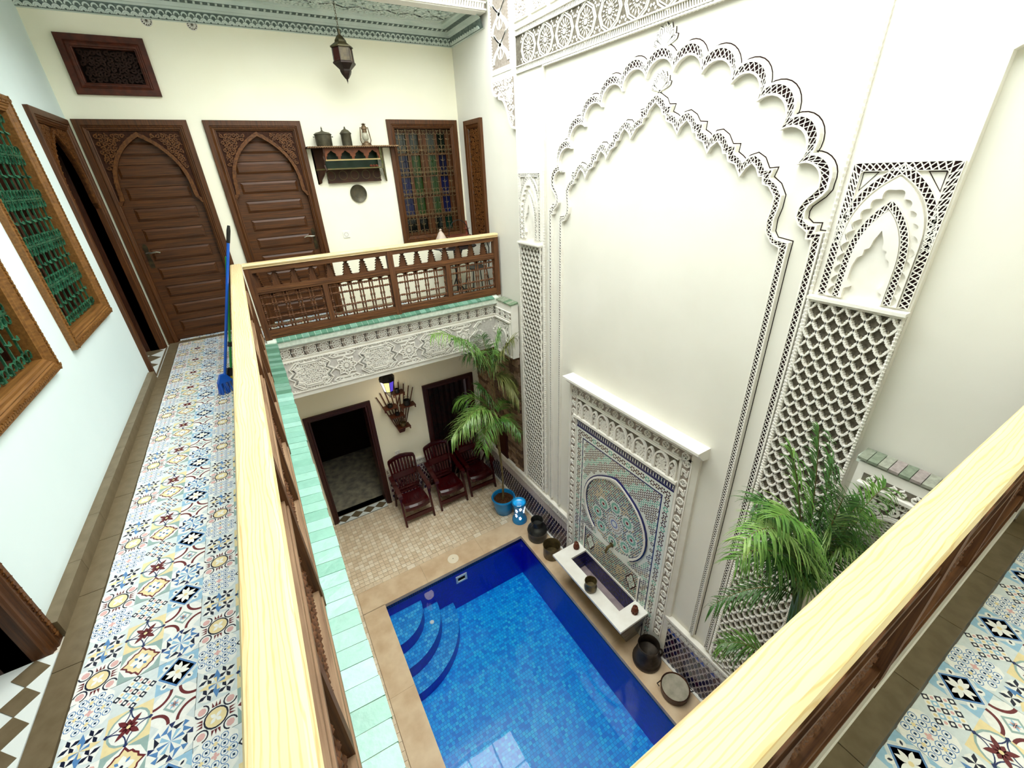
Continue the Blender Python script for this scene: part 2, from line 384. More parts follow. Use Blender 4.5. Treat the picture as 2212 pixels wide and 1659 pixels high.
# ------------------------------------------------------------------ gallery floor tiles: one printed tile of nine motifs, shared by all
TC = [('pale', (214, 224, 225)), ('navy', (28, 44, 92)), ('blue', (84, 132, 186)), ('sky', (150, 192, 218)), ('maroon', (104, 36, 40)),
      ('cream', (236, 218, 166)), ('white', (240, 241, 236)), ('sage', (150, 176, 172)), ('pink', (222, 176, 172)), ('ink', (20, 26, 48)), ('joint', (150, 140, 128))]
tile_mats = [mat('tile_print_'+n, c, tuple(min(255, v+8) for v in c), 0.32, 0.45, scale=60) for n, c in TC]
PALE, NAVY, BLUE, SKY, MAR, CREAM, WHITE, SAGE, PINK, INK, JOINT = range(11)
def tile_mesh():
    b = MB(); S = 0.39
    F0 = lambda x, y, d=0: (x, y, d)
    g = 0.0015
    b.hexa([(-S/2+g, -S/2+g, -0.013), (S/2-g, -S/2+g, -0.013), (S/2-g, S/2-g, -0.013), (-S/2+g, S/2-g, -0.013)],
           [(-S/2+g, -S/2+g, 0), (S/2-g, -S/2+g, 0), (S/2-g, S/2-g, 0), (-S/2+g, S/2-g, 0)], PALE)
    cell = 0.13
    def put(cx, cy, lay, shapes):
        F = lambda x, y, d=0: (cx+x*cell, cy+y*cell, d)
        for dep, m, poly in shapes: b.flat(poly, F, 0.0002+0.00018*dep, m)
    def dia(r, cx=0, cy=0): return [(cx-r, cy), (cx, cy-r), (cx+r, cy), (cx, cy+r)]
    def petal(cx, cy, a, L, wd, n=5):
        o = []
        for k in range(n+1): t = k/n; o.append((t*L, wd*math.sin(PI*t)))
        for k in range(n-1, 0, -1): t = k/n; o.append((t*L, -wd*math.sin(PI*t)))
        return [(cx+x*math.cos(a)-y*math.sin(a), cy+x*math.sin(a)+y*math.cos(a)) for x, y in o]
    def rib(path, w, closed=False):
        A, B = offset2(path, w/2, closed); n = len(path)
        return [[A[k], A[(k+1) % n], B[(k+1) % n], B[k]] for k in range(n if closed else n-1)]
    rows = {}
    # 1 navy lozenge with white blossom
    s = [(0, SKY, [(-0.5, 0.1), (-0.5, 0.5), (-0.1, 0.5)]), (0, SKY, [(0.5, -0.1), (0.5, -0.5), (0.1, -0.5)]), (0, SKY, [(0.1, 0.5), (0.5, 0.5), (0.5, 0.1)]), (0, SKY, [(-0.1, -0.5), (-0.5, -0.5), (-0.5, -0.1)]),
         (1, WHITE, dia(0.5)), (2, BLUE, dia(0.475)), (3, INK, dia(0.40)), (3, NAVY, dia(0.40))][:7]+[(3, NAVY, dia(0.41))]
    for k in range(8):
        a = PI/4*(k//2*2)+PI/4*0+(0.28 if k % 2 else -0.28); s.append((4+k % 2, WHITE, petal(0, 0, a, 0.31, 0.062)))
    s.append((6, CREAM, circ(0, 0, 0.06, 8)))
    for k in range(4): a = PI/4+k*PI/2; s.append((2, WHITE, circ(0.4*math.cos(a)*1.05, 0.4*math.sin(a)*1.05, 0.1, 8))); s.append((3, INK, petal(0.36*math.cos(a), 0.36*math.sin(a), a, 0.12, 0.03)))
    rows['navy'] = s
    # 2 trellis of blue outlines
    s = [(0, WHITE, [(-0.36, -0.5), (0.36, -0.5), (0.5, -0.36), (0.5, 0.36), (0.36, 0.5), (-0.36, 0.5), (-0.5, 0.36), (-0.5, -0.36)])]
    for i in range(-2, 3):
        for j in range(-2, 3):
            if abs(i)+abs(j) == 4: continue
            x, y = i*0.2, j*0.2
            for k in range(2): s.append((2, BLUE, petal(x-0.05*math.cos(PI/4+k*PI/2), y-0.05*math.sin(PI/4+k*PI/2), PI/4+k*PI/2, 0.10, 0.022, 3)))
            s += [(1, BLUE, q) for q in rib(circ(x, y, 0.088, 8), 0.018, True)]
    for q in ((0, 0.3), (0.3, 0), (0, -0.3), (-0.3, 0)): s.append((3, CREAM, dia(0.06, *q)))
    s.append((3, WHITE, circ(0, 0, 0.1, 8)))
    for k in range(4): s.append((4, PINK, petal(0, 0, k*PI/2, 0.1, 0.035)))
    rows['trellis'] = s
    # 3 chequer of small framed squares
    s = []
    for i in range(-3, 4):
        for j in range(-3, 4):
            x, y = (i-j)*0.102, (i+j)*0.102
            if abs(x)+abs(y) > 0.57 or max(abs(x), abs(y)) > 0.45: continue
            if i % 2 == 0: c = (INK if j % 2 == 0 else WHITE)
            else: c = (WHITE if j % 2 == 0 else SKY)
            s.append((1, c, dia(0.1, x, y))); s.append((2, WHITE if c != WHITE else (PINK if i % 2 == 0 else CREAM), circ(x, y, 0.042, 7)))
    rows['chequer'] = s
    # 4 bowed maroon arcs round a grey lozenge
    s = [(0, WHITE, [(-0.3, -0.5), (0.3, -0.5), (0.5, -0.3), (0.5, 0.3), (0.3, 0.5), (-0.3, 0.5), (-0.5, 0.3), (-0.5, -0.3)])]
    for k in range(4):
        cx, cy = ((0.5, 0.5), (-0.5, 0.5), (-0.5, -0.5), (0.5, -0.5))[k]; a = PI+k*PI/2
        s += [(2, MAR, q) for q in rib(circ(cx, cy, 0.40, 8, a, a+PI/2), 0.075)]
    s += [(3, SAGE, dia(0.26)), (4, WHITE, dia(0.19))]
    for k in range(8): s.append((5, (SKY, PINK)[k % 2], petal(0, 0, k*PI/4+PI/4, 0.14 if k % 2 == 0 else 0.10, 0.03)))
    rows['arcs'] = s
    # 5 dark pinwheel stars
    s = []
    for sx in (-1, 1):
        for sy in (-1, 1):
            cx, cy = sx*0.235, sy*0.235
            s.append((1, WHITE, circ(cx, cy, 0.2, 8)))
            for k in range(4):
                a = k*PI/2+PI/8; c, d = math.cos(a), math.sin(a)
                s.append((2, INK, [(cx, cy), (cx+0.14*math.cos(a-0.35), cy+0.14*math.sin(a-0.35)), (cx+0.24*c, cy+0.24*d), (cx+0.14*math.cos(a+0.45), cy+0.14*math.sin(a+0.45))]))
    for k in range(4):
        a = k*PI/2; c, d = math.cos(a), math.sin(a)
        s.append((3, (CREAM, BLUE)[k % 2], [(0, 0), (0.2*c-0.09*d, 0.2*d+0.09*c), (0.44*c, 0.44*d), (0.2*c+0.09*d, 0.2*d-0.09*c)]))
        s.append((4, (BLUE, CREAM)[k % 2], [(0, 0), (0.2*c-0.09*d, 0.2*d+0.09*c), (0.2*c, 0.2*d)]))
    rows['star'] = s
    # 6 wheel with maroon flower
    s = [(0, CREAM, [(-0.5, -0.5), (0.5, -0.5), (0.5, 0.5), (-0.5, 0.5)]), (1, WHITE, circ(0, 0, 0.44, 18))]
    s += [(2, SAGE, q) for q in rib(circ(0, 0, 0.44, 18), 0.05, True)]
    for k in range(4):
        a = PI/4+k*PI/2; cx, cy = 0.62*math.cos(a), 0.62*math.sin(a)
        s += [(3, NAVY, q) for q in rib(circ(cx, cy, 0.43, 7, a+PI-0.78, a+PI+0.78), 0.028)]
        s.append((4, NAVY, dia(0.06, 0.47*math.cos(a-PI/4), 0.47*math.sin(a-PI/4))))
    for k in range(8): s.append((5, MAR, petal(0, 0, k*PI/4+PI/4, 0.36 if k % 2 == 0 else 0.21, 0.06)))
    s.append((6, CREAM, circ(0, 0, 0.05, 8)))
    rows['wheel'] = s
    # 7 blue and white triangle star
    s = [(0, WHITE, [(-0.3, -0.5), (0.3, -0.5), (0.5, -0.3), (0.5, 0.3), (0.3, 0.5), (-0.3, 0.5), (-0.5, 0.3), (-0.5, -0.3)])]
    for k in range(8):
        a = k*PI/4; a2 = a+PI/8
        s.append((1, SKY if k % 2 else BLUE, [(0, 0), (0.3*math.cos(a), 0.3*math.sin(a)), (0.27*math.cos(a2), 0.27*math.sin(a2))]))
        s.append((2, INK if k % 2 else BLUE, [(0.27*math.cos(a2), 0.27*math.sin(a2)), (0.47*math.cos(a2-0.26), 0.47*math.sin(a2-0.26)), (0.36*math.cos(a2+0.36), 0.36*math.sin(a2+0.36))]))
        s.append((3, NAVY if k % 2 == 0 else BLUE, [(0.33*math.cos(a), 0.33*math.sin(a)), (0.49*math.cos(a+0.16), 0.49*math.sin(a+0.16)), (0.49*math.cos(a-0.14), 0.49*math.sin(a-0.14))]))
    rows['triangles'] = s
    # 8 yellow quatrefoil with maroon outline
    q = []
    for k in range(4):
        a = k*PI/2; q += [(0.46*math.cos(a), 0.46*math.sin(a)), (0.34*math.cos(a+0.28), 0.34*math.sin(a+0.28)), (0.36*math.cos(a+0.5), 0.36*math.sin(a+0.5)), (0.33*math.cos(a+0.785), 0.33*math.sin(a+0.785)), (0.36*math.cos(a+1.07), 0.36*math.sin(a+1.07)), (0.34*math.cos(a+1.29), 0.34*math.sin(a+1.29))]
    s = [(0, SAGE, [(-0.5, -0.5), (0.5, -0.5), (0.5, 0.5), (-0.5, 0.5)]), (1, WHITE, [(-0.34, -0.34), (0, -0.52), (0.34, -0.34), (0.52, 0), (0.34, 0.34), (0, 0.52), (-0.34, 0.34), (-0.52, 0)]), (2, CREAM, q)]
    s += [(3, MAR, r) for r in rib(q, 0.045, True)]
    for k in range(4): s.append((4, WHITE, petal(0, 0, k*PI/2, 0.27, 0.09))); s.append((5, BLUE, petal(0.1*math.cos(k*PI/2+PI/4), 0.1*math.sin(k*PI/2+PI/4), k*PI/2+PI/4, 0.13, 0.035)))
    s.append((6, INK, circ(0, 0, 0.04, 8)))
    rows['quatrefoil'] = s
    # 9 cream medallion ringed in navy
    s = [(0, WHITE, [(-0.5, -0.5), (0.5, -0.5), (0.5, 0.5), (-0.5, 0.5)])]
    for k in range(4):
        a = k*PI/2+PI/4; cx, cy = 0.47*math.cos(a), 0.47*math.sin(a)
        s += [(2, INK, r) for r in rib(circ(cx, cy, 0.155, 10, a+PI-2.2, a+PI+2.2), 0.035)]
        s += [(2, PINK, circ(cx, cy, 0.1, 8))]
        a = k*PI/2; c, d = math.cos(a), math.sin(a)
        for t in (-1, 0, 1): s.append((3, MAR, [(0.31*c-(t*0.07+0.035)*d, 0.31*d+(t*0.07+0.035)*c), (0.31*c-(t*0.07-0.035)*d, 0.31*d+(t*0.07-0.035)*c), (0.46*c-t*0.1*d, 0.46*d+t*0.1*c)]))
    s += [(4, CREAM, circ(0, 0, 0.27, 16))]+[(5, INK, r) for r in rib(circ(0, 0, 0.27, 16), 0.04, True)]
    for k in range(4): s.append((6, WHITE, petal(0, 0, k*PI/2+PI/4, 0.18, 0.05)))
    rows['medal'] = s
    grid = [['medal', 'quatrefoil', 'triangles'], ['star', 'wheel', 'arcs'], ['trellis', 'chequer', 'navy']]
    for r in range(3):
        for c in range(3): put((c-1)*cell, (r-1)*cell, 0, rows[grid[r][c]])
    return b.data('tile', tile_mats)
TM = tile_mesh()
for i in range(10):
    for j in range(-6, 13):
        x, y = -0.79+i*0.39, 1.37+j*0.39
        if x-0.195 > 2.85 or y-0.195 > 6.0: continue
        inside = (x-0.195 > -0.25 and y+0.195 > 0.12 and y-0.195 < 5.0)
        if inside: continue
        inst(TM, 'tile', (x, y, 0), floor)
# brown border tiles along the walls and the near curb, brown skirting
bm = MB(); bm.box(-0.045, 0.045, -0.1935, 0.1935, -0.01, 0.003); BTY = bm.data('border_tile', brown_tile)
bm = MB(); bm.box(-0.1935, 0.1935, -0.045, 0.045, -0.01, 0.003); BTX = bm.data('border_tile', brown_tile)
for k in range(18): inst(BTY, 'border_tile', (-1.035, -0.78+k*0.39, 0), floor)
for k in range(10):
    inst(BTX, 'border_tile', (-0.8+k*0.39, 6.035, 0), floor); inst(BTX, 'border_tile', (-0.2+k*0.39, 0.056, 0.001), floor)
base_left = sempty('baseboard_left', 'brown tile skirting along the cool white wall', 'baseboard', (XA, 2.0, 0))
for (y0, y1) in ((-1.0, 1.0), (1.95, 4.93)):
    n = max(1, round((y1-y0)/0.39))
    for k in range(n):
        b = MB(); b.box(XA-0.02, XA+0.05, y0+(y1-y0)*k/n+0.001, y0+(y1-y0)*(k+1)/n-0.001, -0.01, 0.075); b.obj('tile', brown_tile, base_left)
base_right = sempty('baseboard_right', 'dark skirting tiles on the near gallery end wall', 'baseboard', (XC, 0, 0))
for k in range(3): b = MB(); b.box(XC+0.0, XC+0.03, -1.0+k*0.36, -0.642+k*0.36, -0.01, 0.075); b.obj('tile', brown_tile, base_right)
# brown and white zigzag thresholds of the doorways in the left wall
def threshold(name, x0, x1, y0, y1, z, lab, along='y', band=None, pitch=None):
    t = sempty(name, lab, 'threshold', ((x0+x1)/2, (y0+y1)/2, z))
    b = MB(); b.box(x0, x1, y0, y1, z-0.012, z+0.001); b.obj('slab', mat('threshold_white_tile', (232, 238, 234), None, 0.35, 0.4), t)
    L = (y1-y0) if along == 'y' else (x1-x0); W = (x1-x0) if along == 'y' else (y1-y0); n = max(3, round(L/(pitch or W*0.95))); g0, g1 = band or (0.12, 0.88); gm = (g0+g1)/2
    for k in range(n):
        c = (k+0.5)*L/n; h = L/n*0.5; q = [(c-h, gm*W), (c, g0*W), (c+h, gm*W), (c, g1*W)]
        b = MB(); P = [((x0+w, y0+l) if along == 'y' else (x0+l, y0+w)) for l, w in q]; b.prism(P, FZ(z), 0, 0.004); b.obj('tile', brown_tile, t)
    for s in (() if band else (0.04, 0.96)):
        b = MB(); w0, w1 = W*(s-0.03), W*(s+0.03); P = [(x0+w0, y0), (x0+w1, y0), (x0+w1, y1), (x0+w0, y1)] if along == 'y' else [(x0, y0+w0), (x1, y0+w0), (x1, y0+w1), (x0, y0+w1)]
        b.prism(P, FZ(z), 0, 0.003); b.obj('edge_strip', brown_tile, t)
threshold('threshold', -1.36, -1.085, 5.0, 5.95, 0.0, 'brown and white diamond threshold of the open arched doorway')
threshold('threshold', -1.42, -1.085, 0.6, 1.86, 0.0, 'brown and white diamond threshold of the nearest doorway', band=(0.64, 0.975), pitch=0.118)
threshold('threshold', 0.065, 0.88, 6.0, 6.22, ZG+0.002, 'brown and cream diamond threshold of the dark ground doorway', 'x')
# dark rooms behind the openings
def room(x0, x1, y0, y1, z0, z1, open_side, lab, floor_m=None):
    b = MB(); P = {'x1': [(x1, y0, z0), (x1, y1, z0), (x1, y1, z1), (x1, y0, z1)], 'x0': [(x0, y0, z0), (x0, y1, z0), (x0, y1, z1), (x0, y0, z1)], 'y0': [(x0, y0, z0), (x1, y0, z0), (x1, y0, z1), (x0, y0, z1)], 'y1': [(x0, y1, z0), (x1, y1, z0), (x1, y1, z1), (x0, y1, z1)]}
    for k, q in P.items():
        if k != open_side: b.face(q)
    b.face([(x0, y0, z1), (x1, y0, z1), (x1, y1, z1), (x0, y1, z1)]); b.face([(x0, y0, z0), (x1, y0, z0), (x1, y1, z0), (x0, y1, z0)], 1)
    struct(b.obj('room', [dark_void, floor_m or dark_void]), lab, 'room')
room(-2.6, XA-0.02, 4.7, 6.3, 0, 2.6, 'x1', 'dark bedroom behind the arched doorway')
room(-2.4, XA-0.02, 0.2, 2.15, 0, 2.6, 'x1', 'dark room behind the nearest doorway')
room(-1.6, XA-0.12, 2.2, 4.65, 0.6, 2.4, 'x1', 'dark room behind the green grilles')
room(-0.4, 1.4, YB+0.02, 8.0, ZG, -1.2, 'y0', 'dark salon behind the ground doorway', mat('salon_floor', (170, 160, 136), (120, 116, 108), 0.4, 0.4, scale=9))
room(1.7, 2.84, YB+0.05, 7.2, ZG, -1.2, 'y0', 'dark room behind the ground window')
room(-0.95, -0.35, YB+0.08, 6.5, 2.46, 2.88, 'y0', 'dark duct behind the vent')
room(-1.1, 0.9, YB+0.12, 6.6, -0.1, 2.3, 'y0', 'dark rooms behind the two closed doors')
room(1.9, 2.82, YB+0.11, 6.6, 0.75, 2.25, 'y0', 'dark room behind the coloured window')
# ================================================================== THE TALL WHITE WALL
ARC_C = 2.595
def mir(P, c=ARC_C): return [(2*c-y, z) for y, z in P]
def lerp2(A, B, t): return [(a[0]+(b[0]-a[0])*t, a[1]+(b[1]-a[1])*t) for a, b in zip(A, B)]
def scrolls(b, F, inside, bbox, step, d0, d1, m=0, rnd=random, w=0.3):
    """fill a region with raised leafy scrolls"""
    a0, a1, b0, b1 = bbox; r = 0; y = b0+step*0.5
    while y < b1:
        x = a0+step*(0.5 if r % 2 else 0.95)
        while x < a1:
            if inside(x, y):
                h = rnd.choice((1, -1)); an = rnd.uniform(0, 2*PI)
                b.ribbon(spiral(x, y, step*0.52, an, 1.15, 9, h), step*w*0.6, F, d0, d1, m)
                b.prism([(x+step*0.5*math.cos(an+2.4+t), y+step*0.5*math.sin(an+2.4+t)) if k != 1 else (x+step*0.85*math.cos(an+2.4), y+step*0.85*math.sin(an+2.4)) for k, t in enumerate((-0.35, 0, 0.35))], F, d0, d1*0.8, m)
            x += step*1.05
        y += step*0.9; r += 1
def lattice_band(b, A, B, F, h, step, d0=0.0, wb=0.010, s=(0.18, 0.80), rim_h=None, ground=1):
    """white rims, dark recess and crossing bars between two paired edges"""
    L = sum(math.dist(p, q) for p, q in zip(A, A[1:])); n = max(2, round(L/step))
    b.strip(A, lerp2(A, B, s[0]), F, d0, rim_h or h); b.strip(lerp2(A, B, s[1]), B, F, d0, h)
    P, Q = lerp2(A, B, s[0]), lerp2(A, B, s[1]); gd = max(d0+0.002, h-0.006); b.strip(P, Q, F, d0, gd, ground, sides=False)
    mid = lerp2(P, Q, 0.5); N = 0
    # arc-length stations on the middle line
    cum = [0.0]
    for p, q in zip(mid, mid[1:]): cum.append(cum[-1]+math.dist(p, q))
    st = []; j = 0
    for k in range(n+1):
        t = cum[-1]*k/n
        while j < len(mid)-2 and cum[j+1] < t: j += 1
        u = (t-cum[j])/max(1e-9, cum[j+1]-cum[j]); st.append(((P[j][0]+(P[j+1][0]-P[j][0])*u, P[j][1]+(P[j+1][1]-P[j][1])*u), (Q[j][0]+(Q[j+1][0]-Q[j][0])*u, Q[j][1]+(Q[j+1][1]-Q[j][1])*u)))
    for k in range(n):
        b.ribbon([st[k][0], st[k+1][1]], wb, F, gd, h*0.97); b.ribbon([st[k][1], st[k+1][0]], wb, F, gd, h*0.96)
# smooth courtyard skin: pilasters, frieze ground and corbels stand 2 cm proud
corb = [(5.03, 2.512), (5.025, 2.44), (4.985, 2.385), (4.925, 2.365), (4.895, 2.375), (4.885, 2.34), (4.80, 2.32), (4.735, 2.245), (4.70, 2.16), (4.675, 2.10), (4.62, 2.045), (4.555, 2.03)]
def slab(poly, name, lab):
    b = MB(); b.prism(poly, FC, -0.025, 0.02); o = b.obj(name, white_plaster, wall_right, label=lab); return o
field = MB(); field.prism([(1.2, -2.75), (4.06, -2.75), (4.06, 2.52), (1.2, 2.52)], FC, -0.025, 0.0); field.obj('arch_field', field_plaster, wall_right)
far_poly = [(4.02, -2.75), (4.64, -2.75), (4.64, -0.7), (4.555, -0.1), (4.555, 2.03)]+corb[::-1][1:]+[(5.03, 3.75), (4.02, 3.75)]
slab(far_poly, 'pilaster', 'far pilaster of the white wall')
near_corb = [(2*2.64-y, z) for y, z in corb]
near_poly = [(1.235, -2.75), (0.76, -2.75), (0.76, 1.99)]+[(min(0.76, y), z) for y, z in near_corb[::-1][1:]]+[(0.25, 3.75), (1.235, 3.75)]
slab(near_poly, 'pilaster', 'near pilaster of the white wall')
slab([(1.235, 2.50), (4.02, 2.50), (4.02, 3.75), (1.235, 3.75)], 'frieze_ground', None)
# rope mouldings round the arch field
def rope(path3, r, step, name, parent=wall_right, m=None):
    b = MB(); n = max(2, int(math.dist(path3[0], path3[1])/step)); p, q = Vector(path3[0]), Vector(path3[1])
    b.tube([p, q], r*0.8, 6)
    for k in range(n):
        c = p+(q-p)*((k+0.5)/n); t = (q-p).normalized()*step*0.36; b.tube([c-t, c+t], [r*0.75, r*1.15], 6)
    b.obj(name, m or white_plaster, parent, stuff=True)
rope([(XC-0.03, 1.238, -2.68), (XC-0.03, 1.238, 3.3)], 0.011, 0.03, 'rope_moulding')
rope([(XC-0.03, 4.018, -2.68), (XC-0.03, 4.018, 2.50)], 0.011, 0.03, 'rope_moulding')
rope([(XC-0.03, 1.24, 2.498), (XC-0.03, 4.02, 2.498)], 0.010, 0.03, 'rope_moulding')
# --- outer scalloped arch
cusp = [(3.73, 1.599), (3.57, 1.791), (3.382, 1.951), (3.174, 2.072), (2.944, 2.149), (2.707, 2.193), (2.464, 2.192), (2.23, 2.143), (2.002, 2.056), (1.812, 1.941), (1.634, 1.781), (1.496, 1.599)]
vall = [(3.802, 1.667), (3.619, 1.865), (3.438, 2.027), (3.215, 2.147), (2.974, 2.239), (2.725, 2.283), (2.468, 2.283), (2.224, 2.238), (1.978, 2.137), (1.768, 2.016), (1.576, 1.849), (1.422, 1.657)]
tops = [(3.676, 1.864), (3.499, 2.029), (3.29, 2.168), (3.06, 2.27), (2.809, 2.325), (2.585, 2.346), (2.324, 2.319), (2.099, 2.257), (1.887, 2.151), (1.709, 2.018), (1.546, 1.846)]
tops[0] = (3.722, 1.795); vall[0] = (3.786, 1.672)
tops = [((vall[k][0]+vall[k+1][0])/2, (vall[k][1]+vall[k+1][1])/2) for k in range(11)]
for k in range(11):                       # bulge each foil outwards from the arch centre
    c = (ARC_C, 1.30); dx, dz = tops[k][0]-c[0], tops[k][1]-c[1]; l = math.hypot(dx, dz); tops[k] = (tops[k][0]+dx/l*0.083, tops[k][1]+dz/l*0.083)
Ai, Bo = [], []
spring_o = arc3((1.422, 1.657), (1.313, 1.60), (1.293, 1.50), 8)+[(1.293, 1.474), (1.315, 1.44), (1.342, 1.416), (1.372, 1.388), (1.384, 1.356), (1.379, 1.314), (1.342, 1.286), (1.30, 1.288), (1.302, 1.249), (1.26, 1.248), (1.258, 1.1), (1.258, -2.68)]
spring_i = arc3((1.496, 1.599), (1.405, 1.598), (1.352, 1.52), 8)+[(1.351, 1.481), (1.375, 1.45), (1.409, 1.414), (1.43, 1.37), (1.432, 1.32), (1.405, 1.28), (1.358, 1.25), (1.349, 1.245), (1.347, 1.207), (1.312, 1.205), (1.310, 1.1), (1.310, -2.68)]
for k in range(11):
    ci = ((cusp[k][0]+cusp[k+1][0])/2, (cusp[k][1]+cusp[k+1][1])/2); dx, dz = ci[0]-ARC_C, ci[1]-1.30; l = math.hypot(dx, dz)
    top_i = (ci[0]+dx/l*0.098, ci[1]+dz/l*0.098)
    Ai += arc3(cusp[k], top_i, cusp[k+1], 10); Bo += arc3(vall[k], tops[k], vall[k+1], 10)
A_all = mir(spring_i)[::-1]+Ai+spring_i; B_all = mir(spring_o)[::-1]+Bo+spring_o
b = MB(); lattice_band(b, A_all, B_all, FC, 0.034, 0.034, wb=0.0038, s=(0.17, 0.78), rim_h=0.036)
b.ribbon(offset2(B_all, 0.010)[0] if offset2(B_all, 0.010)[0][40][1] > B_all[40][1] else offset2(B_all, 0.010)[1], 0.006, FC, 0.001, 0.002, 1, sides=False)
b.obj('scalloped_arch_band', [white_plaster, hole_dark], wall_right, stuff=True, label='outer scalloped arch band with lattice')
# --- inner stepped arch
INO = [(2.58, 2.088), (2.517, 2.046), (2.492, 2.006), (2.443, 2.001), (2.459, 1.96), (2.405, 1.935), (2.375, 1.913), (2.343, 1.943), (2.298, 1.949), (2.247, 1.919), (2.214, 1.875), (2.162, 1.868), (2.165, 1.824), (2.122, 1.8), (2.098, 1.778), (2.067, 1.809), (2.026, 1.812), (1.979, 1.781), (1.941, 1.725), (1.893, 1.722), (1.897, 1.68), (1.856, 1.654), (1.83, 1.632), (1.797, 1.655), (1.754, 1.666), (1.708, 1.639), (1.669, 1.578), (1.622, 1.581), (1.635, 1.535), (1.578, 1.496), (1.54, 1.437), (1.542, 1.367), (1.555, 1.303), (1.552, 1.23), (1.523, 1.19), (1.434, 1.176), (1.436, 1.087)]
INI = [(2.556, 2.027), (2.519, 1.992), (2.497, 1.95), (2.47, 1.947), (2.459, 1.909), (2.4, 1.885), (2.345, 1.815), (2.325, 1.859), (2.275, 1.895), (2.238, 1.859), (2.218, 1.817), (2.193, 1.815), (2.178, 1.777), (2.125, 1.755), (2.077, 1.682), (2.056, 1.721), (2.011, 1.751), (1.977, 1.717), (1.958, 1.677), (1.932, 1.676), (1.914, 1.632), (1.858, 1.612), (1.812, 1.539), (1.779, 1.59), (1.744, 1.615), (1.713, 1.589), (1.687, 1.541), (1.662, 1.541), (1.652, 1.498), (1.61, 1.485), (1.564, 1.429), (1.566, 1.359), (1.578, 1.286), (1.568, 1.222), (1.519, 1.161), (1.465, 1.139), (1.462, 1.088)]
INI = [(y+0.022, z) for y, z in INI]; INI[0] = (2.578, 2.03)
INO += [(1.438, -2.68)]; INI += [(1.487, -2.68)]
INO[0] = (ARC_C, 2.092); INI[0] = (ARC_C, 2.035)
A2 = mir(INI, ARC_C)[::-1][:-1]+INI; B2 = mir(INO, ARC_C)[::-1][:-1]+INO
b = MB(); lattice_band(b, A2, B2, FC, 0.032, 0.028, wb=0.0036, s=(0.16, 0.82), rim_h=0.034)
o2 = offset2(B2, 0.009); b.ribbon(o2[0] if o2[0][37][1] > B2[37][1] else o2[1], 0.006, FC, 0.001, 0.002, 1, sides=False)
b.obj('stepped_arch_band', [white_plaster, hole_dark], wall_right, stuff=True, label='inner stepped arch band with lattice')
# palmettes above both arches
for (zb, s, lab) in ((2.352, 0.145, 'palmette over the outer arch'), (2.10, 0.125, 'palmette over the inner arch')):
    b = MB()
    for k in range(7):
        a = PI/2+(k-3)*0.36; L = s*(1.0-0.055*abs(k-3)); c, d = math.cos(a), math.sin(a); w0 = s*0.13
        P = [(0, 0), (0.55*L, -w0*0.8), (0.85*L, -w0), (L, 0), (0.85*L, w0), (0.55*L, w0*0.8)]
        Q = [(ARC_C-0.01+x*c-y*d*1.0, zb+x*d+y*c) for x, y in P]
        b.prism(Q, FC, 0, 0.010, 0); m_ = (sum(p[0] for p in Q)/6, sum(p[1] for p in Q)/6); b.flat([(m_[0]+(y-m_[0])*1.22, m_[1]+(z-m_[1])*1.10) for y, z in Q], FC, 0.001+0.0003*k, 1); b.ribbon([(m_[0]+(y-m_[0])*0.55, m_[1]+(z-m_[1])*0.7) for y, z in Q[1:]], 0.003, FC, 0.010, 0.0106, 1, sides=False)
        b.ribbon([Q[0], ((Q[0][0]+Q[3][0])/2+(Q[3][0]-Q[0][0])*0.3, (Q[0][1]+Q[3][1])/2+(Q[3][1]-Q[0][1])*0.3)], 0.006, FC, 0, 0.012, 0)
    b.obj('palmette', [white_plaster, hole_dark], wall_right, label=lab)
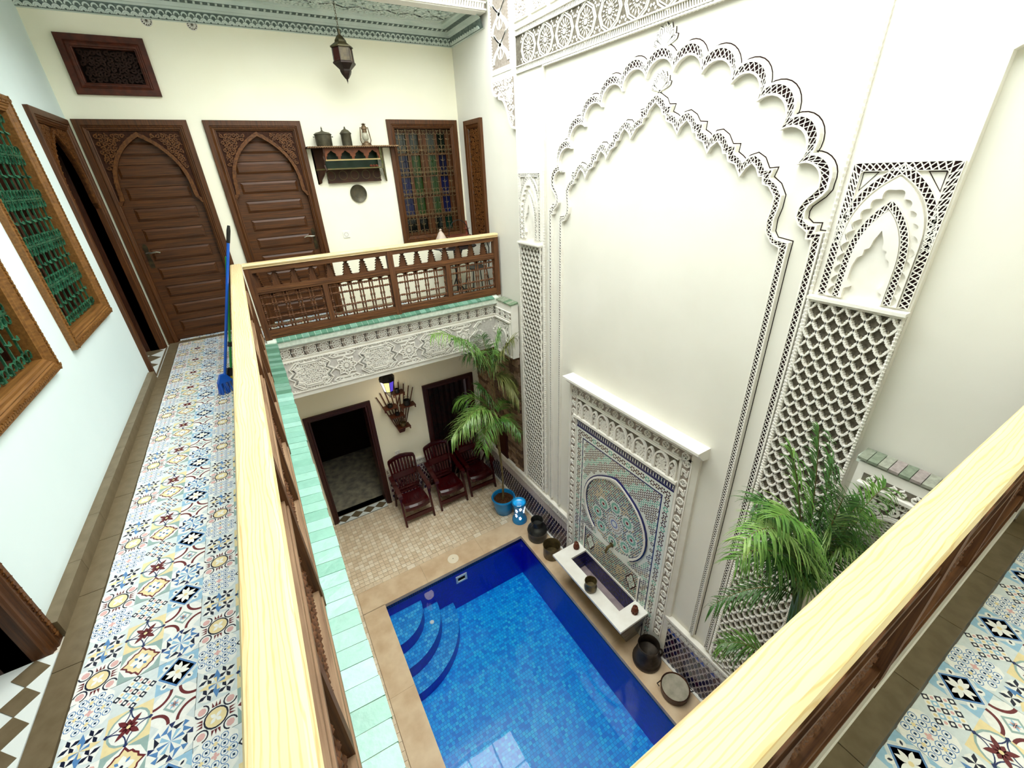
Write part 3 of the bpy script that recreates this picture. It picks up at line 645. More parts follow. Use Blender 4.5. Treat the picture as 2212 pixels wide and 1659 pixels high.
# --- pilaster blind arches (near one measured, far one its mirror about y = 2.64)
def blind_arch(M, name, lab):
    b = MB(); D = 0.02
    R = [(1.203, 0.915), (1.203, 1.600), (0.768, 1.600), (0.768, 0.915)]; Ri = [(1.160, 0.915), (1.160, 1.560), (0.811, 1.560), (0.811, 0.915)]
    lattice_band(b, M(resample(Ri, 90)), M(resample(R, 90)), lambda a, c, d=0: FC(a, c, d+D), 0.014, 0.027, wb=0.0045, s=(0.06, 0.92))
    def arch(hw, z0, zs, zt, n=10):
        c = 0.9855; L = bez((c+hw, zs), (c+hw, zs+(zt-zs)*0.55), (c+hw*0.45, zt-(zt-zs)*0.16), (c, zt), n)
        P = [(c+hw, z0)]+L; return P+[(2*c-y, z) for y, z in P[::-1][1:]]
    lattice_band(b, M(arch(0.173, 1.2, 1.25, 1.545)), M(arch(0.212, 1.2, 1.25, 1.595)), lambda a, c, d=0: FC(a, c, d+D), 0.014, 0.027, wb=0.0045, s=(0.08, 0.9))
    lattice_band(b, M(arch(0.105, 0.915, 1.1, 1.385, 14)), M(arch(0.140, 0.915, 1.1, 1.43, 14)), lambda a, c, d=0: FC(a, c, d+D), 0.016, 0.025, wb=0.0042, s=(0.08, 0.92))
    # scalloped raised layers
    def scal(P, n, amp):
        Q = resample(P, n*6); out = []
        A, B2_ = offset2(Q, 1.0); c = (0.9855, 1.15)
        for k, q in enumerate(Q):
            t = abs(math.sin(PI*k/6)); dx, dz = A[k][0]-q[0], A[k][1]-q[1]
            if (q[0]+dx*0.05-c[0])**2+(q[1]+dz*0.05-c[1])**2 < (q[0]-c[0])**2+(q[1]-c[1])**2: dx, dz = -dx, -dz
            out.append((q[0]+dx*amp*t, q[1]+dz*amp*t))
        return out
    oa = resample(arch(0.170, 0.915, 1.22, 1.535), 120); ia = scal(arch(0.142, 0.915, 1.16, 1.475), 20, 0.022)
    b.strip(M(oa), M(ia), FC, D, D+0.022)
    ob = resample(arch(0.103, 0.915, 1.1, 1.38), 78)
    st = [(0.090, 0.915), (0.090, 0.97), (0.062, 0.985), (0.085, 1.02), (0.085, 1.09), (0.072, 1.14), (0.05, 1.155), (0.05, 1.185), (0.028, 1.195), (0.022, 1.235), (0.0, 1.285)]
    st = [(0.9855+w_, z) for w_, z in st]; st = st+[(2*0.9855-y, z) for y, z in st[::-1][1:]]
    b.strip(M(ob), M(resample(st, 78)), FC, D, D+0.022)
    for sgn in (1, -1):
        c = 0.9855; T = [(c+sgn*0.165, 1.555), (c+sgn*0.165, 1.47), (c+sgn*0.10, 1.555)]; b.ribbon(T, 0.004, lambda a, q, d=0: FC(M([(a, q)])[0][0], q, d), D+0.001, D+0.003, 1, closed=True, sides=False)
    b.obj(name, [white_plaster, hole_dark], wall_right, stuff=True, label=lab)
idm = lambda P: P
mfar = lambda P: [(2*2.64-y+0.01, z) for y, z in P]
blind_arch(idm, 'blind_arch_panel', 'near blind arch panel with lattice border')
blind_arch(mfar, 'blind_arch_panel', 'far blind arch panel with lattice border')
# --- ledges and interlaced lozenge screens
def screen(M, y0, y1, z0, z1, lab, hh=0.034):
    ya, yb = sorted((M([(y0, 0)])[0][0], M([(y1, 0)])[0][0])); D = 0.02
    b = MB(); b.box(XC-0.075, XC-D, ya-0.02, yb+0.02, z1+0.004, z1+0.022); b.box(XC-0.06, XC-D, ya-0.01, yb+0.01, z1-0.012, z1+0.004)
    b.obj('ledge', white_plaster, wall_right)
    b = MB(); b.flat([(ya, z0), (yb, z0), (yb, z1), (ya, z1)], FC, D+0.002, 1)
    w_, h_ = (yb-ya)/12.0, 0.060; rows = int((z1-z0)/h_)
    E = [(0, 1), (0.05, 0.80), (0.17, 0.61), (0.29, 0.60), (0.30, 0.44), (0.46, 0.41), (0.49, 0.26), (0.72, 0.14), (1, 0)]
    for j in range(rows+1):
        for i in range(12):
            zt = z1-j*h_
            if (i+j) % 2: P = [(ya+(i+u)*w_, zt-h_+v*h_) for u, v in E]
            else: P = [(ya+(i+1-u)*w_, zt-h_+v*h_) for u, v in E]
            P = [(y, max(z0, z)) for y, z in P]
            if P[0][1]-P[-1][1] < 0.01: continue
            b.ribbon(P, 0.0092, FC, D, D+hh)
            if (i+j) % 2 == 0 and zt-h_ > z0+0.05:        # small leaf boss inside the cell
                cy, cz = ya+i*w_ if i else None, zt-h_
                if cy: b.prism([(cy+(0.021 if k % 2 == 0 else 0.011)*math.cos(PI/2+k*PI/5), cz+(0.03 if k % 2 == 0 else 0.016)*math.sin(PI/2+k*PI/5)) for k in range(10)], FC, D, D+0.010, 2)
    b.obj('lozenge_screen', [white_plaster, hole_grey, mat('olive_carved_leaf', (138, 132, 114), (120, 114, 98), 0.9, 0.05, scale=40)], wall_right, stuff=True, label=lab)
    for yy in (ya-0.008, yb+0.008): rope([(XC-0.045, yy, z0), (XC-0.045, yy, z1)], 0.010, 0.022, 'rope_edge')
screen(idm, 0.775, 1.215, -2.68, 0.88, 'near lozenge screen behind the palm')
screen(lambda P: [(2*2.64-y+0.03, z) for y, z in P], 0.80, 1.225, -2.68, 0.85, 'far lozenge screen', 0.016)
# --- rosette frieze
b = MB(); D = 0.02; fz0, fz1 = 2.515, 2.865; fy0, fy1 = 0.30, 4.50
b.flat([(fy0, fz0), (fy1, fz0), (fy1, fz1), (fy0, fz1)], FC, D+0.001, 1)
for (p, q) in ((fz0-0.006, fz0+0.003), (fz0+0.047, fz0+0.055), (fz1-0.052, fz1-0.044), (fz1-0.005, fz1+0.005)): b.prism([(fy0, p), (fy1, p), (fy1, q), (fy0, q)], FC, D, D+0.02)
for k in range(210):
    y = fy0+k*0.02
    for z in (fz0+0.003, fz1-0.044): b.prism([(y, z), (y+0.009, z), (y+0.019, z+0.044), (y+0.010, z+0.044)], FC, D, D+0.007)
for k in range(15):
    cy, cz = 4.268-k*0.283, 2.684
    hexa = [(cy, cz+0.125), (cy+0.085, cz+0.075), (cy+0.118, cz), (cy+0.085, cz-0.075), (cy, cz-0.125), (cy-0.085, cz-0.075), (cy-0.118, cz), (cy-0.085, cz+0.075)]
    for s_, w_ in ((1.06, 0.010), (0.90, 0.007)): b.ribbon([(cy+(y-cy)*s_, cz+(z-cz)*s_) for y, z in hexa], w_, FC, D, D+0.008, closed=True)
    b.prism(circ(cy, cz, 0.020, 10), FC, D, D+0.008)
    for i in range(16):
        a = 2*PI*i/16
        for r0, r1, ww, off in ((0.028, 0.052, 0.0048, 0), (0.056, 0.088, 0.0062, PI/16)):
            c, d = math.cos(a+off), math.sin(a+off); r1_ = r1*(0.98 if abs(c) > 0.5 else 1.08)
            b.prism([(cy+r0*c, cz+r0*d), (cy+(r0+r1_)/2*c-ww*d, cz+(r0+r1_)/2*d+ww*c), (cy+r1_*c, cz+r1_*d), (cy+(r0+r1_)/2*c+ww*d, cz+(r0+r1_)/2*d-ww*c)], FC, D, D+0.006)
    for sx in (-1, 1):
        for sz in (-1, 1):
            for t in range(3):
                y, z = cy+sx*(0.095+t*0.017), cz+sz*(0.112-t*0.022)
                b.prism([(y-0.010, z), (y, z+0.013*sz), (y+0.010, z), (y, z-0.010*sz)], FC, D, D+0.006)
                y = cy+sx*(0.04+t*0.018); b.prism([(y-0.008, cz+sz*0.120), (y+0.008, cz+sz*0.120), (y, cz+sz*(0.128-0.004*t))], FC, D, D+0.006)
b.obj('rosette_frieze', [white_plaster, hole_grey], wall_right, stuff=True, label='carved frieze of rosettes above the arch')
b = MB(); rnd = random.Random(5)
for k in range(9):           # upright carved panels above the frieze
    y1 = 4.50-k*0.30; y0 = y1-0.225
    b.flat([(y0, 2.935), (y1, 2.935), (y1, 3.6), (y0, 3.6)], FC, D+0.001, 1)
    b.frame(y0-0.012, y1+0.012, 2.923, 3.62, FC, [(0, D), (0, D+0.018), (0.012, D+0.018), (0.012, D)])
    scrolls(b, FC, lambda a, c: True, (y0, y1, 2.94, 3.6), 0.042, D, D+0.006, 0, rnd, 0.4)
b.obj('carved_panel', [white_plaster, hole_pale], wall_right, stuff=True)
# pier panels (interlaced strapwork) and corbel carving
for M in (idm, lambda P: [(2*2.64-y, z) for y, z in P]):
    b = MB(); FM = lambda a, c, d=0: FC(M([(a, c)])[0][0], c, d)
    b.flat([(4.604, 2.575), (5.0, 2.575), (5.0, 3.6), (4.604, 3.6)], FM, D+0.001, 1)
    b.frame(4.60, 5.005, 2.57, 3.62, FM, [(0, D), (0, D+0.007), (0.012, D+0.007), (0.012, D)])
    for k in range(20): b.prism([(4.615+k*0.019, 2.585), (4.622+k*0.019, 2.585), (4.632+k*0.019, 2.62), (4.625+k*0.019, 2.62)], FM, D, D+0.006)
    for k in range(36):
        for yy in (4.612, 4.975): b.prism([(yy, 2.63+k*0.026), (yy+0.014, 2.636+k*0.026), (yy+0.014, 2.65+k*0.026), (yy, 2.644+k*0.026)], FM, D, D+0.006)
    for k in range(4):
        z = 2.66+k*0.25; c = 4.80
        for s in (-1, 1):
            for off, ww in ((0, 0.016), (0.035, 0.012), (-0.035, 0.012)):
                b.ribbon(bez((c+s*(0.15+off*0.3), z), (c+s*(0.16+off), z+0.09), (c+s*(0.02+off), z+0.11), (c-s*(0.13+off*0.4), z+0.25), 10), ww, FM, D, D+0.007)
            b.ribbon(bez((c+s*0.02, z+0.03), (c+s*0.09, z+0.06), (c+s*0.05, z+0.15), (c+s*0.01, z+0.19), 8), 0.012, FM, D, D+0.006)
        b.prism([(c-0.02, z+0.06), (c, z+0.02), (c+0.02, z+0.06), (c, z+0.13)], FM, D, D+0.006)
    b.obj('strapwork_panel', [white_plaster, hole_pale], wall_right, stuff=True)
    b = MB(); edge = corb+[]
    inner = [(y-(0.018 if k < 9 else 0.006), z+0.02) for k, (y, z) in enumerate(edge)]; inner[0] = (5.01, 2.512)
    b.strip(edge, inner, FM, D, D+0.012)
    poly = inner+[(4.56, 2.06), (4.56, 2.505)]; b.flat(poly, FM, D+0.001, 1)
    def ins(y, z, P=poly):
        c = False
        for k in range(len(P)):
            (x1, y1), (x2, y2) = P[k], P[k-1]
            if (y1 > z) != (y2 > z) and y < (x2-x1)*(z-y1)/(y2-y1)+x1: c = not c
        return c
    scrolls(b, FM, ins, (4.57, 5.0, 2.06, 2.5), 0.055, D, D+0.006, 0, random.Random(2), 0.4)
    b.ribbon([(4.66, 2.44), (4.70, 2.40), (4.69, 2.34), (4.65, 2.30), (4.61, 2.34), (4.60, 2.40)], 0.012, FM, D, D+0.010, closed=True); b.prism([(4.655, 2.415), (4.68, 2.39), (4.675, 2.345), (4.645, 2.32), (4.625, 2.35), (4.62, 2.395)], FM, D, D+0.009)
    b.obj('corbel_carving', [white_plaster, hole_pale], wall_right, stuff=True)

# ================================================================== DADO OF GLAZED LOZENGES (right wall and back wall)
dado_ground = mat('dado_pale_mortar', (196, 186, 184), (176, 166, 168), 0.35, 0.4, scale=40)
dado_cols = [mat('glaze_'+n, c, None, 0.18, 0.6) for n, c in (('navy', (20, 18, 70)), ('ink', (14, 12, 40)), ('blue', (44, 72, 160)), ('plum', (54, 20, 52)))]
def tile_at(me, F, a, c, d, parent, name='tile'):
    o = bpy.data.objects.new(name, me); COL.objects.link(o); o.parent = parent; o.location = Vector(F(a, c, d))-wloc(parent); return o
def dado(F, a0, a1, d, z0, z1, parts, name, lab, cw=0.060, ch=0.078, rs=0.060):
    t = sempty(name, lab, 'dado', F((a0+a1)/2, z0, 0)); rnd = random.Random(int(a0*100))
    b = MB(); b.flat([(a0, z0), (a1, z0), (a1, z1), (a0, z1)], F, d); b.prism([(a0, z1-0.012), (a1, z1-0.012), (a1, z1), (a0, z1)], F, d, d+0.004, 1); b.obj('mortar', [dado_ground, dado_cols[1]], t)
    shape = [(-cw*0.34, 0), (-cw*0.20, -ch*0.30), (0, -ch*0.46), (cw*0.20, -ch*0.30), (cw*0.34, 0), (cw*0.20, ch*0.30), (0, ch*0.46), (-cw*0.20, ch*0.30)]
    tri = [(-cw*0.42, -ch*0.25), (cw*0.42, -ch*0.25), (cw*0.28, -ch*0.02), (cw*0.12, ch*0.05), (0, ch*0.40), (-cw*0.12, ch*0.05), (-cw*0.28, -ch*0.02)]
    meshes = []
    if parts:
        F0 = lambda a, c, dd=0: tuple(Vector(F(a, c, dd))-Vector(F(0, 0, 0)))
        for S in (shape, tri):
            for m in dado_cols: q = MB(); q.prism(S, F0, 0, 0.004); meshes.append(q.data('tile', m))
    else: b = MB()
    rows = int((z1-z0-0.09)/rs); n = int((a1-a0)/cw); cnt = 0
    for r in range(rows+1):
        top = r == rows
        z = z1-0.065-(rows-r)*rs if not top else z1-0.055
        for k in range(n+1):
            a = a0+(k+0.5*(r % 2))*cw+0.01
            if a > a1-0.015 or a < a0+0.012 or z < z0+0.02: continue
            c = rnd.choices((0, 1, 3), (5, 4, 3))[0] if not top else rnd.choice((0, 2, 3, 2))
            if parts and cnt < 300: tile_at(meshes[(4 if top else 0)+c], F, a, z, d, t); cnt += 1
            elif not parts: b.prism([(a+x, z+y) for x, y in (tri if top else shape)], F, d, d+0.004, c)
    if not parts: b.obj('tiles', dado_cols, t, stuff=True)
    # little pale crosses between the lozenges
    b = MB()
    for r in range(rows):
        for k in range(n):
            a = a0+(k+0.5+0.5*(r % 2))*cw+0.01; z = z1-0.085-(rows-r)*ch*0.55
            if a0+0.02 < a < a1-0.02 and z > z0+0.02: b.prism([(a-0.007, z), (a, z-0.009), (a+0.007, z), (a, z+0.009)], F, d, d+0.002)
    b.obj('dots', [mat('glaze_grey', (120, 112, 128), None, 0.25, 0.5)], t, stuff=True)
    return t
def carved_strip(F, a0, a1, z0, z1, d, name, lab, parent=None):
    b = MB(); b.prism([(a0, z0), (a1, z0), (a1, z1), (a0, z1)], F, 0, d); b.flat([(a0, z0+0.015), (a1, z0+0.015), (a1, z1-0.03), (a0, z1-0.03)], F, d+0.001, 1)
    b.prism([(a0, z1-0.025), (a1, z1-0.025), (a1, z1+0.006), (a0, z1+0.006)], F, 0, d+0.02)
    scrolls(b, F, lambda x, y: True, (a0+0.02, a1-0.02, z0+0.015, z1-0.03), 0.036, d, d+0.006, 0, random.Random(9), 0.5)
    o = b.obj(name, [white_plaster, hole_pale], parent, stuff=bool(parent))
    if not parent: struct(o, lab, 'moulding')
carved_strip(FC, 0.25, 1.80, -2.885, -2.74, 0.035, 'trim_1', 'carved white moulding over the tile dado near the palm')
carved_strip(FC, 3.40, 6.09, -2.885, -2.74, 0.035, 'trim_2', 'carved white moulding over the tile dado near the blue pots')
carved_strip(FB, 0.98, 1.80, -2.885, -2.76, 0.03, 'trim_3', 'carved moulding above the dado between the dark doorways')
dado(FC, 0.25, 1.80, 0.02, ZG, -2.885, True, 'dado', 'blue lozenge tile dado beside the dark ewer and copper pan')
dado(FC, 3.40, 6.09, 0.02, ZG, -2.885, True, 'dado', 'blue lozenge tile dado behind the blue vase and milk can')
dado(FB, 0.98, 1.80, 0.01, ZG, -2.885, False, 'dado', 'shaded tile dado behind the red chairs')
b = MB(); b.box(XC-0.05, XC, -1.0, 1.98, ZG-0.01, ZG+0.02); b.box(XC-0.05, XC, 3.3, 6.09, ZG-0.01, ZG+0.02); struct(b.obj('baseboard_1', white_plaster), 'pale stone kerb at the foot of the tile dado', 'baseboard')

# ================================================================== WALL FOUNTAIN
fo = thing('wall_fountain', 'mosaic wall fountain with carved white frame and long white basin', 'fountain', (2.79, 2.6, ZG))
DF = 0.05; FF = lambda a, c, d=0: FC(a, c, d+DF)
y0, y1, m0, m1, zt, zb = 1.77, 3.45, 1.905, 3.33, -0.60, -3.45
b = MB(); b.prism([(y0, zb), (y1, zb), (y1, zt), (y0, zt)], FC, 0, DF); b.obj('backing', white_plaster, fo)
# cornice flaring outwards
b = MB()
P = [(0.0, -0.50), (0.155, -0.50), (0.155, -0.525), (0.135, -0.535), (0.075, -0.60), (0.0, -0.61)]
b.v += [(XC-d, y, z) for y in (y0-0.10, y1+0.05) for d, z in P]
n = len(P); b.f += [tuple(range(n)), tuple(range(2*n-1, n-1, -1))]; b.m += [0, 0]
for k in range(n): k2 = (k+1) % n; b.f.append((k, k2, n+k2, n+k)); b.m.append(0)
b.obj('cornice', white_plaster, fo)
for s, (ya, yb_) in (('r', (y0-0.05, y0+0.0)), ('l', (y1, y1+0.03))):
    b = MB(); b.hexa([(XC, ya, zb), (XC, yb_, zb), (XC-0.055, yb_, zb), (XC-0.03, ya, zb)], [(XC, ya, -0.61), (XC, yb_, -0.61), (XC-0.055, yb_, -0.61), (XC-0.03, ya, -0.61)]); b.obj('side_moulding', white_plaster, fo)
# carved border: interlaced key pattern on three sides
b = MB(); rnd = random.Random(11)
def key_run(p, q, wdt):
    L = math.dist(p, q); n = int(L/0.105); ux, uy = (q[0]-p[0])/L, (q[1]-p[1])/L; vx, vy = -uy, ux
    T = lambda s, t: (p[0]+ux*s+vx*t, p[1]+uy*s+vy*t)
    b.flat([T(0, -wdt/2), T(L, -wdt/2), T(L, wdt/2), T(0, wdt/2)], FF, 0.001, 1)
    for t in (-wdt/2, wdt/2): b.ribbon([T(0, t), T(L, t)], 0.012, FF, 0, 0.014)
    for k in range(n):
        s = (k+0.5)*L/n; h = L/n*0.5
        if k % 2: b.ribbon([T(s-h*0.7, -wdt*0.3), T(s+h*0.5, -wdt*0.3), T(s-h*0.2, wdt*0.3), T(s+h*0.8, wdt*0.3)], 0.012, FF, 0, 0.014); b.ribbon([T(s-h*0.6, wdt*0.25), T(s-h*0.3, -wdt*0.1)], 0.010, FF, 0, 0.013); b.ribbon([T(s+h*0.6, -wdt*0.25), T(s+h*0.35, wdt*0.1)], 0.010, FF, 0, 0.013)
        else:
            b.ribbon([T(s+0.3*wdt*math.cos(a)*1.1, 0.34*wdt*math.sin(a)) for a in [i*PI/4+PI/8 for i in range(8)]], 0.010, FF, 0, 0.014, closed=True)
            for i in range(4): b.ribbon([T(s, 0), T(s+0.28*wdt*math.cos(i*PI/2+0.6), 0.3*wdt*math.sin(i*PI/2+0.6))], 0.010, FF, 0, 0.012)
bw = 0.10
key_run((y0+0.055, zb+0.3), (y0+0.055, -0.68), bw); key_run((y1-0.055, -0.68), (y1-0.055, zb+0.3), bw); key_run((y0+0.02, -0.665), (y1-0.02, -0.665), 0.105)
b.obj('carved_border', [white_plaster, hole_pale], fo, stuff=True)
# arcade of niches
pt_ = MB(); pt_.prism([(m0-0.02, -1.005), (m1+0.05, -1.005), (m1+0.05, -0.975), (m0-0.02, -0.975)], FF, 0, 0.035); pt_.obj('ledge', white_plaster, fo)
b = MB(); b.flat([(m0, -0.98), (m1, -0.98), (m1, -0.74), (m0, -0.74)], FF, 0.001, 1); b.prism([(m0, -0.742), (m1, -0.742), (m1, -0.73), (m0, -0.73)], FF, 0, 0.02); b.obj('arcade_ground', [white_plaster, hole_grey], fo)
ya = m0; wide = [0.085 if k % 2 == 0 else 0.163 for k in range(11)]; sc_ = (m1-m0)/sum(wide)
for k, wv in enumerate(wide):
    wv *= sc_; c = ya+wv/2; hw = wv/2; b = MB(); zs = -0.87 if k % 2 else -0.89; z_t = -0.765 if k % 2 else -0.79
    L = [(c+hw*0.80, -0.975), (c+hw*0.80, zs)]+bez((c+hw*0.80, zs), (c+hw*0.85, zs+0.06), (c+hw*0.4, z_t-0.01), (c, z_t), 6)[1:]; O = [(c+hw, -0.975), (c+hw, zs)]+bez((c+hw, zs), (c+hw, zs+0.07), (c+hw*0.5, z_t+0.015), (c, z_t+0.018), 6)[1:]
    full = lambda Q: Q+[(2*c-y, z) for y, z in Q[::-1][1:]]
    b.strip(full(L), full(O), FF, 0, 0.026); b.flat(full(L), FF, 0.004, 1)
    scrolls(b, FF, lambda a, z: abs(a-c) < hw*0.62 and z < zs+0.04, (c-hw*0.8, c+hw*0.8, -0.97, zs+0.06), 0.026, 0.003, 0.009, 0, rnd, 0.5)
    for s in (1, -1): b.ribbon(spiral(c+s*hw*0.5, zs+0.045, 0.014, PI/2, 1.1, 7, s), 0.007, FF, 0.004, 0.02)
    b.obj('niche', [white_plaster, hole_pale], fo); ya += wv
# mosaic field
MC = [mat('mosaic_'+n, c, None, 0.22, 0.55) for n, c in (('white', (226, 230, 222)), ('brown', (72, 34, 30)), ('green', (92, 166, 144)), ('navy', (22, 22, 84)), ('ochre', (168, 138, 78)), ('black', (26, 24, 26)), ('red', (128, 48, 34)), ('blue', (46, 70, 170)))]
W_, BR, GR, NV, OC, BK, RD, BL = range(8)
b = MB(); b.prism([(m0, zb), (m1, zb), (m1, -1.005), (m0, -1.005)], FF, 0, 0.004); b.obj('mosaic_ground', MC[0], fo)
d_ = 0.0045; b = MB()
def flower(b, a, z, r, c1, c2, n=6):
    for k in range(n): an = 2*PI*k/n; b.flat(circ(a+r*math.cos(an), z+r*math.sin(an), r*0.47, 5), FF, d_, c1)
    b.flat(circ(a, z, r*0.38, 5), FF, d_, c2)
b2 = MB()   # the navy and white star band under the ledge
b2.flat([(m0, -1.125), (m1, -1.125), (m1, -1.012), (m0, -1.012)], FF, d_, NV)
for k in range(42):
    a = m0+(k+0.5)*(m1-m0)/42; w_ = (m1-m0)/42; c = W_ if k % 4 else (GR if k % 8 else RD)
    b2.flat([(a-w_*0.30, -1.03), (a, -1.06), (a+w_*0.30, -1.03), (a+w_*0.18, -1.07), (a+w_*0.30, -1.11), (a, -1.08), (a-w_*0.30, -1.11), (a-w_*0.18, -1.07)], FF, d_+0.0008, W_)
    b2.flat(circ(a, -1.07, w_*0.16, 4), FF, d_+0.0014, c)
    b2.flat([(a+w_*0.5-w_*0.12, -1.02), (a+w_*0.5+w_*0.12, -1.02), (a+w_*0.5, -1.045)], FF, d_+0.0009, W_)
b2.obj('star_band', MC, fo, stuff=True)
i0, i1, it = m0+0.115, m1-0.115, -1.235
for a_ in (m0+0.057, m1-0.057):
    z = -1.18; k = 0
    while z > zb+0.05: flower(b, a_, z, 0.024, BR if k % 4 < 3 else GR, OC if k % 4 == 1 else W_, 6); z -= 0.066; k += 1
a_ = m0+0.12; k = 0
while a_ < m1-0.1: flower(b, a_, -1.18, 0.024, BR if k % 4 < 3 else GR, OC if k % 4 == 1 else W_, 6); a_ += 0.066; k += 1
b.obj('flower_border', MC, fo, stuff=True)
b = MB()
b.frame(i0, i1, -3.6, it, FF, [(0, d_), (0, d_+0.002), (0.012, d_+0.002), (0.012, d_)], NV)
for k in range(34): b.flat([(i1-0.012, it-0.02-k*0.06), (i1-0.004, it-0.02-k*0.06), (i1-0.004, it-0.05-k*0.06), (i1-0.012, it-0.05-k*0.06)], FF, d_+0.003, GR if k % 3 else NV)
b.obj('navy_border', MC, fo, stuff=True)
hc_, hz, hr = 2.625, -2.02, 0.50
def hs_edge(r):
    P = []
    for k in range(33):
        a = math.radians(-52+k*(284/32)); x, z = hc_+r*math.cos(a), hz+r*math.sin(a)*1.02
        z += 0.045*math.exp(-((a-PI/2)/0.28)**2)*(r/hr); P.append((x, z))
    return P
def inh(a, z, r=0.47): return (a-hc_)**2+(z-hz)**2 < r*r
b = MB(); r_ = 0
z = it-0.04
while z > -2.95:
    a = i0+0.035+(0.027 if r_ % 2 else 0)
    while a < i1-0.03:
        if (a-hc_)**2+(z-hz)**2 > 0.555**2 and not (z < -2.5 and abs(a-2.633) < 0.5):
            t = int((a*0.9+z*1.2)*12) % 3; flower(b, a, z, 0.0185, (BR, BR, GR)[t] if z > -2.0 or a > 2.7 else (BR, NV, GR)[t], (OC, W_, W_)[t])
        a += 0.054
    z -= 0.047; r_ += 1
b.obj('flower_field', MC, fo, stuff=True)
b = MB(); rnd = random.Random(4); ros = [(2.888, -2.128), (2.605, -1.862), (2.414, -1.939), (2.331, -2.125), (2.415, -2.314), (2.614, -2.394), (2.81, -2.313), (2.80, -1.945)]
mid = (2.606, -2.109)
r_ = 0; z = -2.94
while z < -1.53:
    a = 2.14+(0.011 if r_ % 2 else 0)
    while a < 3.12:
        if (inh(a, z) or (z < -2.56 and 2.165 < a < 3.10)) and all(math.hypot(a-p, z-q) > 0.088 for p, q in ros) and math.hypot(a-mid[0], z-mid[1]) > 0.14:
            c = rnd.choices((BK, BR, GR, OC, NV), (6, 3, 3, 2, 1))[0]
            if math.sin(a*16)+math.cos(z*14+1) > 1.1: c = rnd.choice((OC, OC, BK))
            b.flat(circ(a, z, 0.0105, 5, rnd.random(), rnd.random()+2*PI)[:5], FF, d_, c)
        a += 0.0235
    z += 0.0205; r_ += 1
b.obj('mosaic_pieces', MC, fo, stuff=True)
for (p, q) in ros:
    b = MB(); b.flat(circ(p, q, 0.076, 16), FF, d_+0.0004, W_)
    for k in range(16): a = 2*PI*k/16; c, s = math.cos(a), math.sin(a); b.flat([(p+0.026*c, q+0.026*s), (p+0.055*c-0.010*s, q+0.055*s+0.010*c), (p+0.078*c, q+0.078*s), (p+0.055*c+0.010*s, q+0.055*s-0.010*c)], FF, d_+0.0012, GR)
    b.flat(circ(p, q, 0.020, 8), FF, d_+0.0016, RD if q > -2.35 else BK); b.obj('rosette', MC, fo)
b = MB(); p, q = mid; b.flat(circ(p, q, 0.135, 20), FF, d_+0.0004, W_)
for k in range(24):
    a = 2*PI*k/24; c, s = math.cos(a), math.sin(a)
    for r0, r1, ww, cc in ((0.03, 0.062, 0.005, BL), (0.068, 0.098, 0.007, RD if k % 2 else OC), (0.102, 0.133, 0.008, BR)): b.flat([(p+r0*c, q+r0*s), (p+(r0+r1)/2*c-ww*s, q+(r0+r1)/2*s+ww*c), (p+r1*c, q+r1*s), (p+(r0+r1)/2*c+ww*s, q+(r0+r1)/2*s-ww*c)], FF, d_+0.0012, cc)
b.flat(circ(p, q, 0.022, 10), FF, d_+0.0016, W_); b.obj('rosette', MC, fo, label='large central mosaic rosette')
b = MB(); E1, E2 = hs_edge(0.478), hs_edge(0.515); b.strip(E1, lerp2(E1, E2, 0.62), FF, d_, 0.030, 0); b.strip(lerp2(E1, E2, 0.62), E2, FF, d_, 0.022, 1); b.strip(lerp2(E1, E2, -0.2), E1, FF, d_, 0.014, 1)
b.obj('horseshoe_moulding', [white_plaster, MC[NV]], fo)
# lower mosaic panel with two cartouches
for a_ in (2.158, 3.108): b = MB(); b.prism([(a_-0.012, -2.95), (a_+0.012, -2.95), (a_+0.012, -2.56), (a_-0.012, -2.56)], FF, d_, 0.012, 0); b.prism([(a_-0.02, -2.95), (a_-0.012, -2.95), (a_-0.012, -2.55), (a_-0.02, -2.55)], FF, d_, 0.010, 1); b.obj('panel_edge', [white_plaster, MC[NV]], fo)
for c in (2.27, 2.985):
    b = MB()
    P = [(c+x*0.062*(1+0.18*math.cos(4*a)), -2.74+y*0.11*(1+0.12*math.cos(4*a))) for a in [k*PI/10 for k in range(20)] for x, y in ((math.cos(a), math.sin(a)),)]
    b.flat(P, FF, d_+0.001, 2); b.ribbon(P, 0.014, FF, d_, d_+0.002, 3, closed=True)
    for k in range(26): b.flat(circ(c+0.05*math.sin(k*2.4)*math.sqrt(k/26), -2.74+0.09*math.cos(k*2.4)*math.sqrt(k/26), 0.008, 5), FF, d_+0.0016, 4 if k % 2 else 5)
    b.obj('cartouche', [white_plaster, MC[NV], MC[W_], MC[BR], MC[GR], MC[BK]], fo)
# basin: white slab rim round a blue lined trough on an inward sloping body
bx0, bx1, by0, by1, bz = 2.368, 2.795, 1.972, 3.235, -2.95
ix0, ix1, iy0, iy1 = 2.535, 2.785, 2.165, 3.055
b = MB(); b.holed(bx0, bx1, by0, by1, [(ix0, ix1, iy0, iy1)], FZ(bz)); b.holed(bx0, bx1, by0, by1, [(ix0, ix1, iy0, iy1)], FZ(bz-0.03)); b.reveal(bx0, bx1, by0, by1, FZ(bz), -0.03, 0)
b.reveal(ix0, ix1, iy0, iy1, FZ(bz), -0.03, 0); b.obj('basin_rim', mat('white_marble', (248, 246, 240), (238, 234, 226), 0.25, 0.5, scale=5), fo)
b = MB(); b.reveal(ix0, ix1, iy0, iy1, FZ(bz), -0.30, -0.03)
b.face([(ix0, iy0, bz-0.30), (ix1, iy0, bz-0.30), (ix1, iy1, bz-0.30), (ix0, iy1, bz-0.30)], 1)
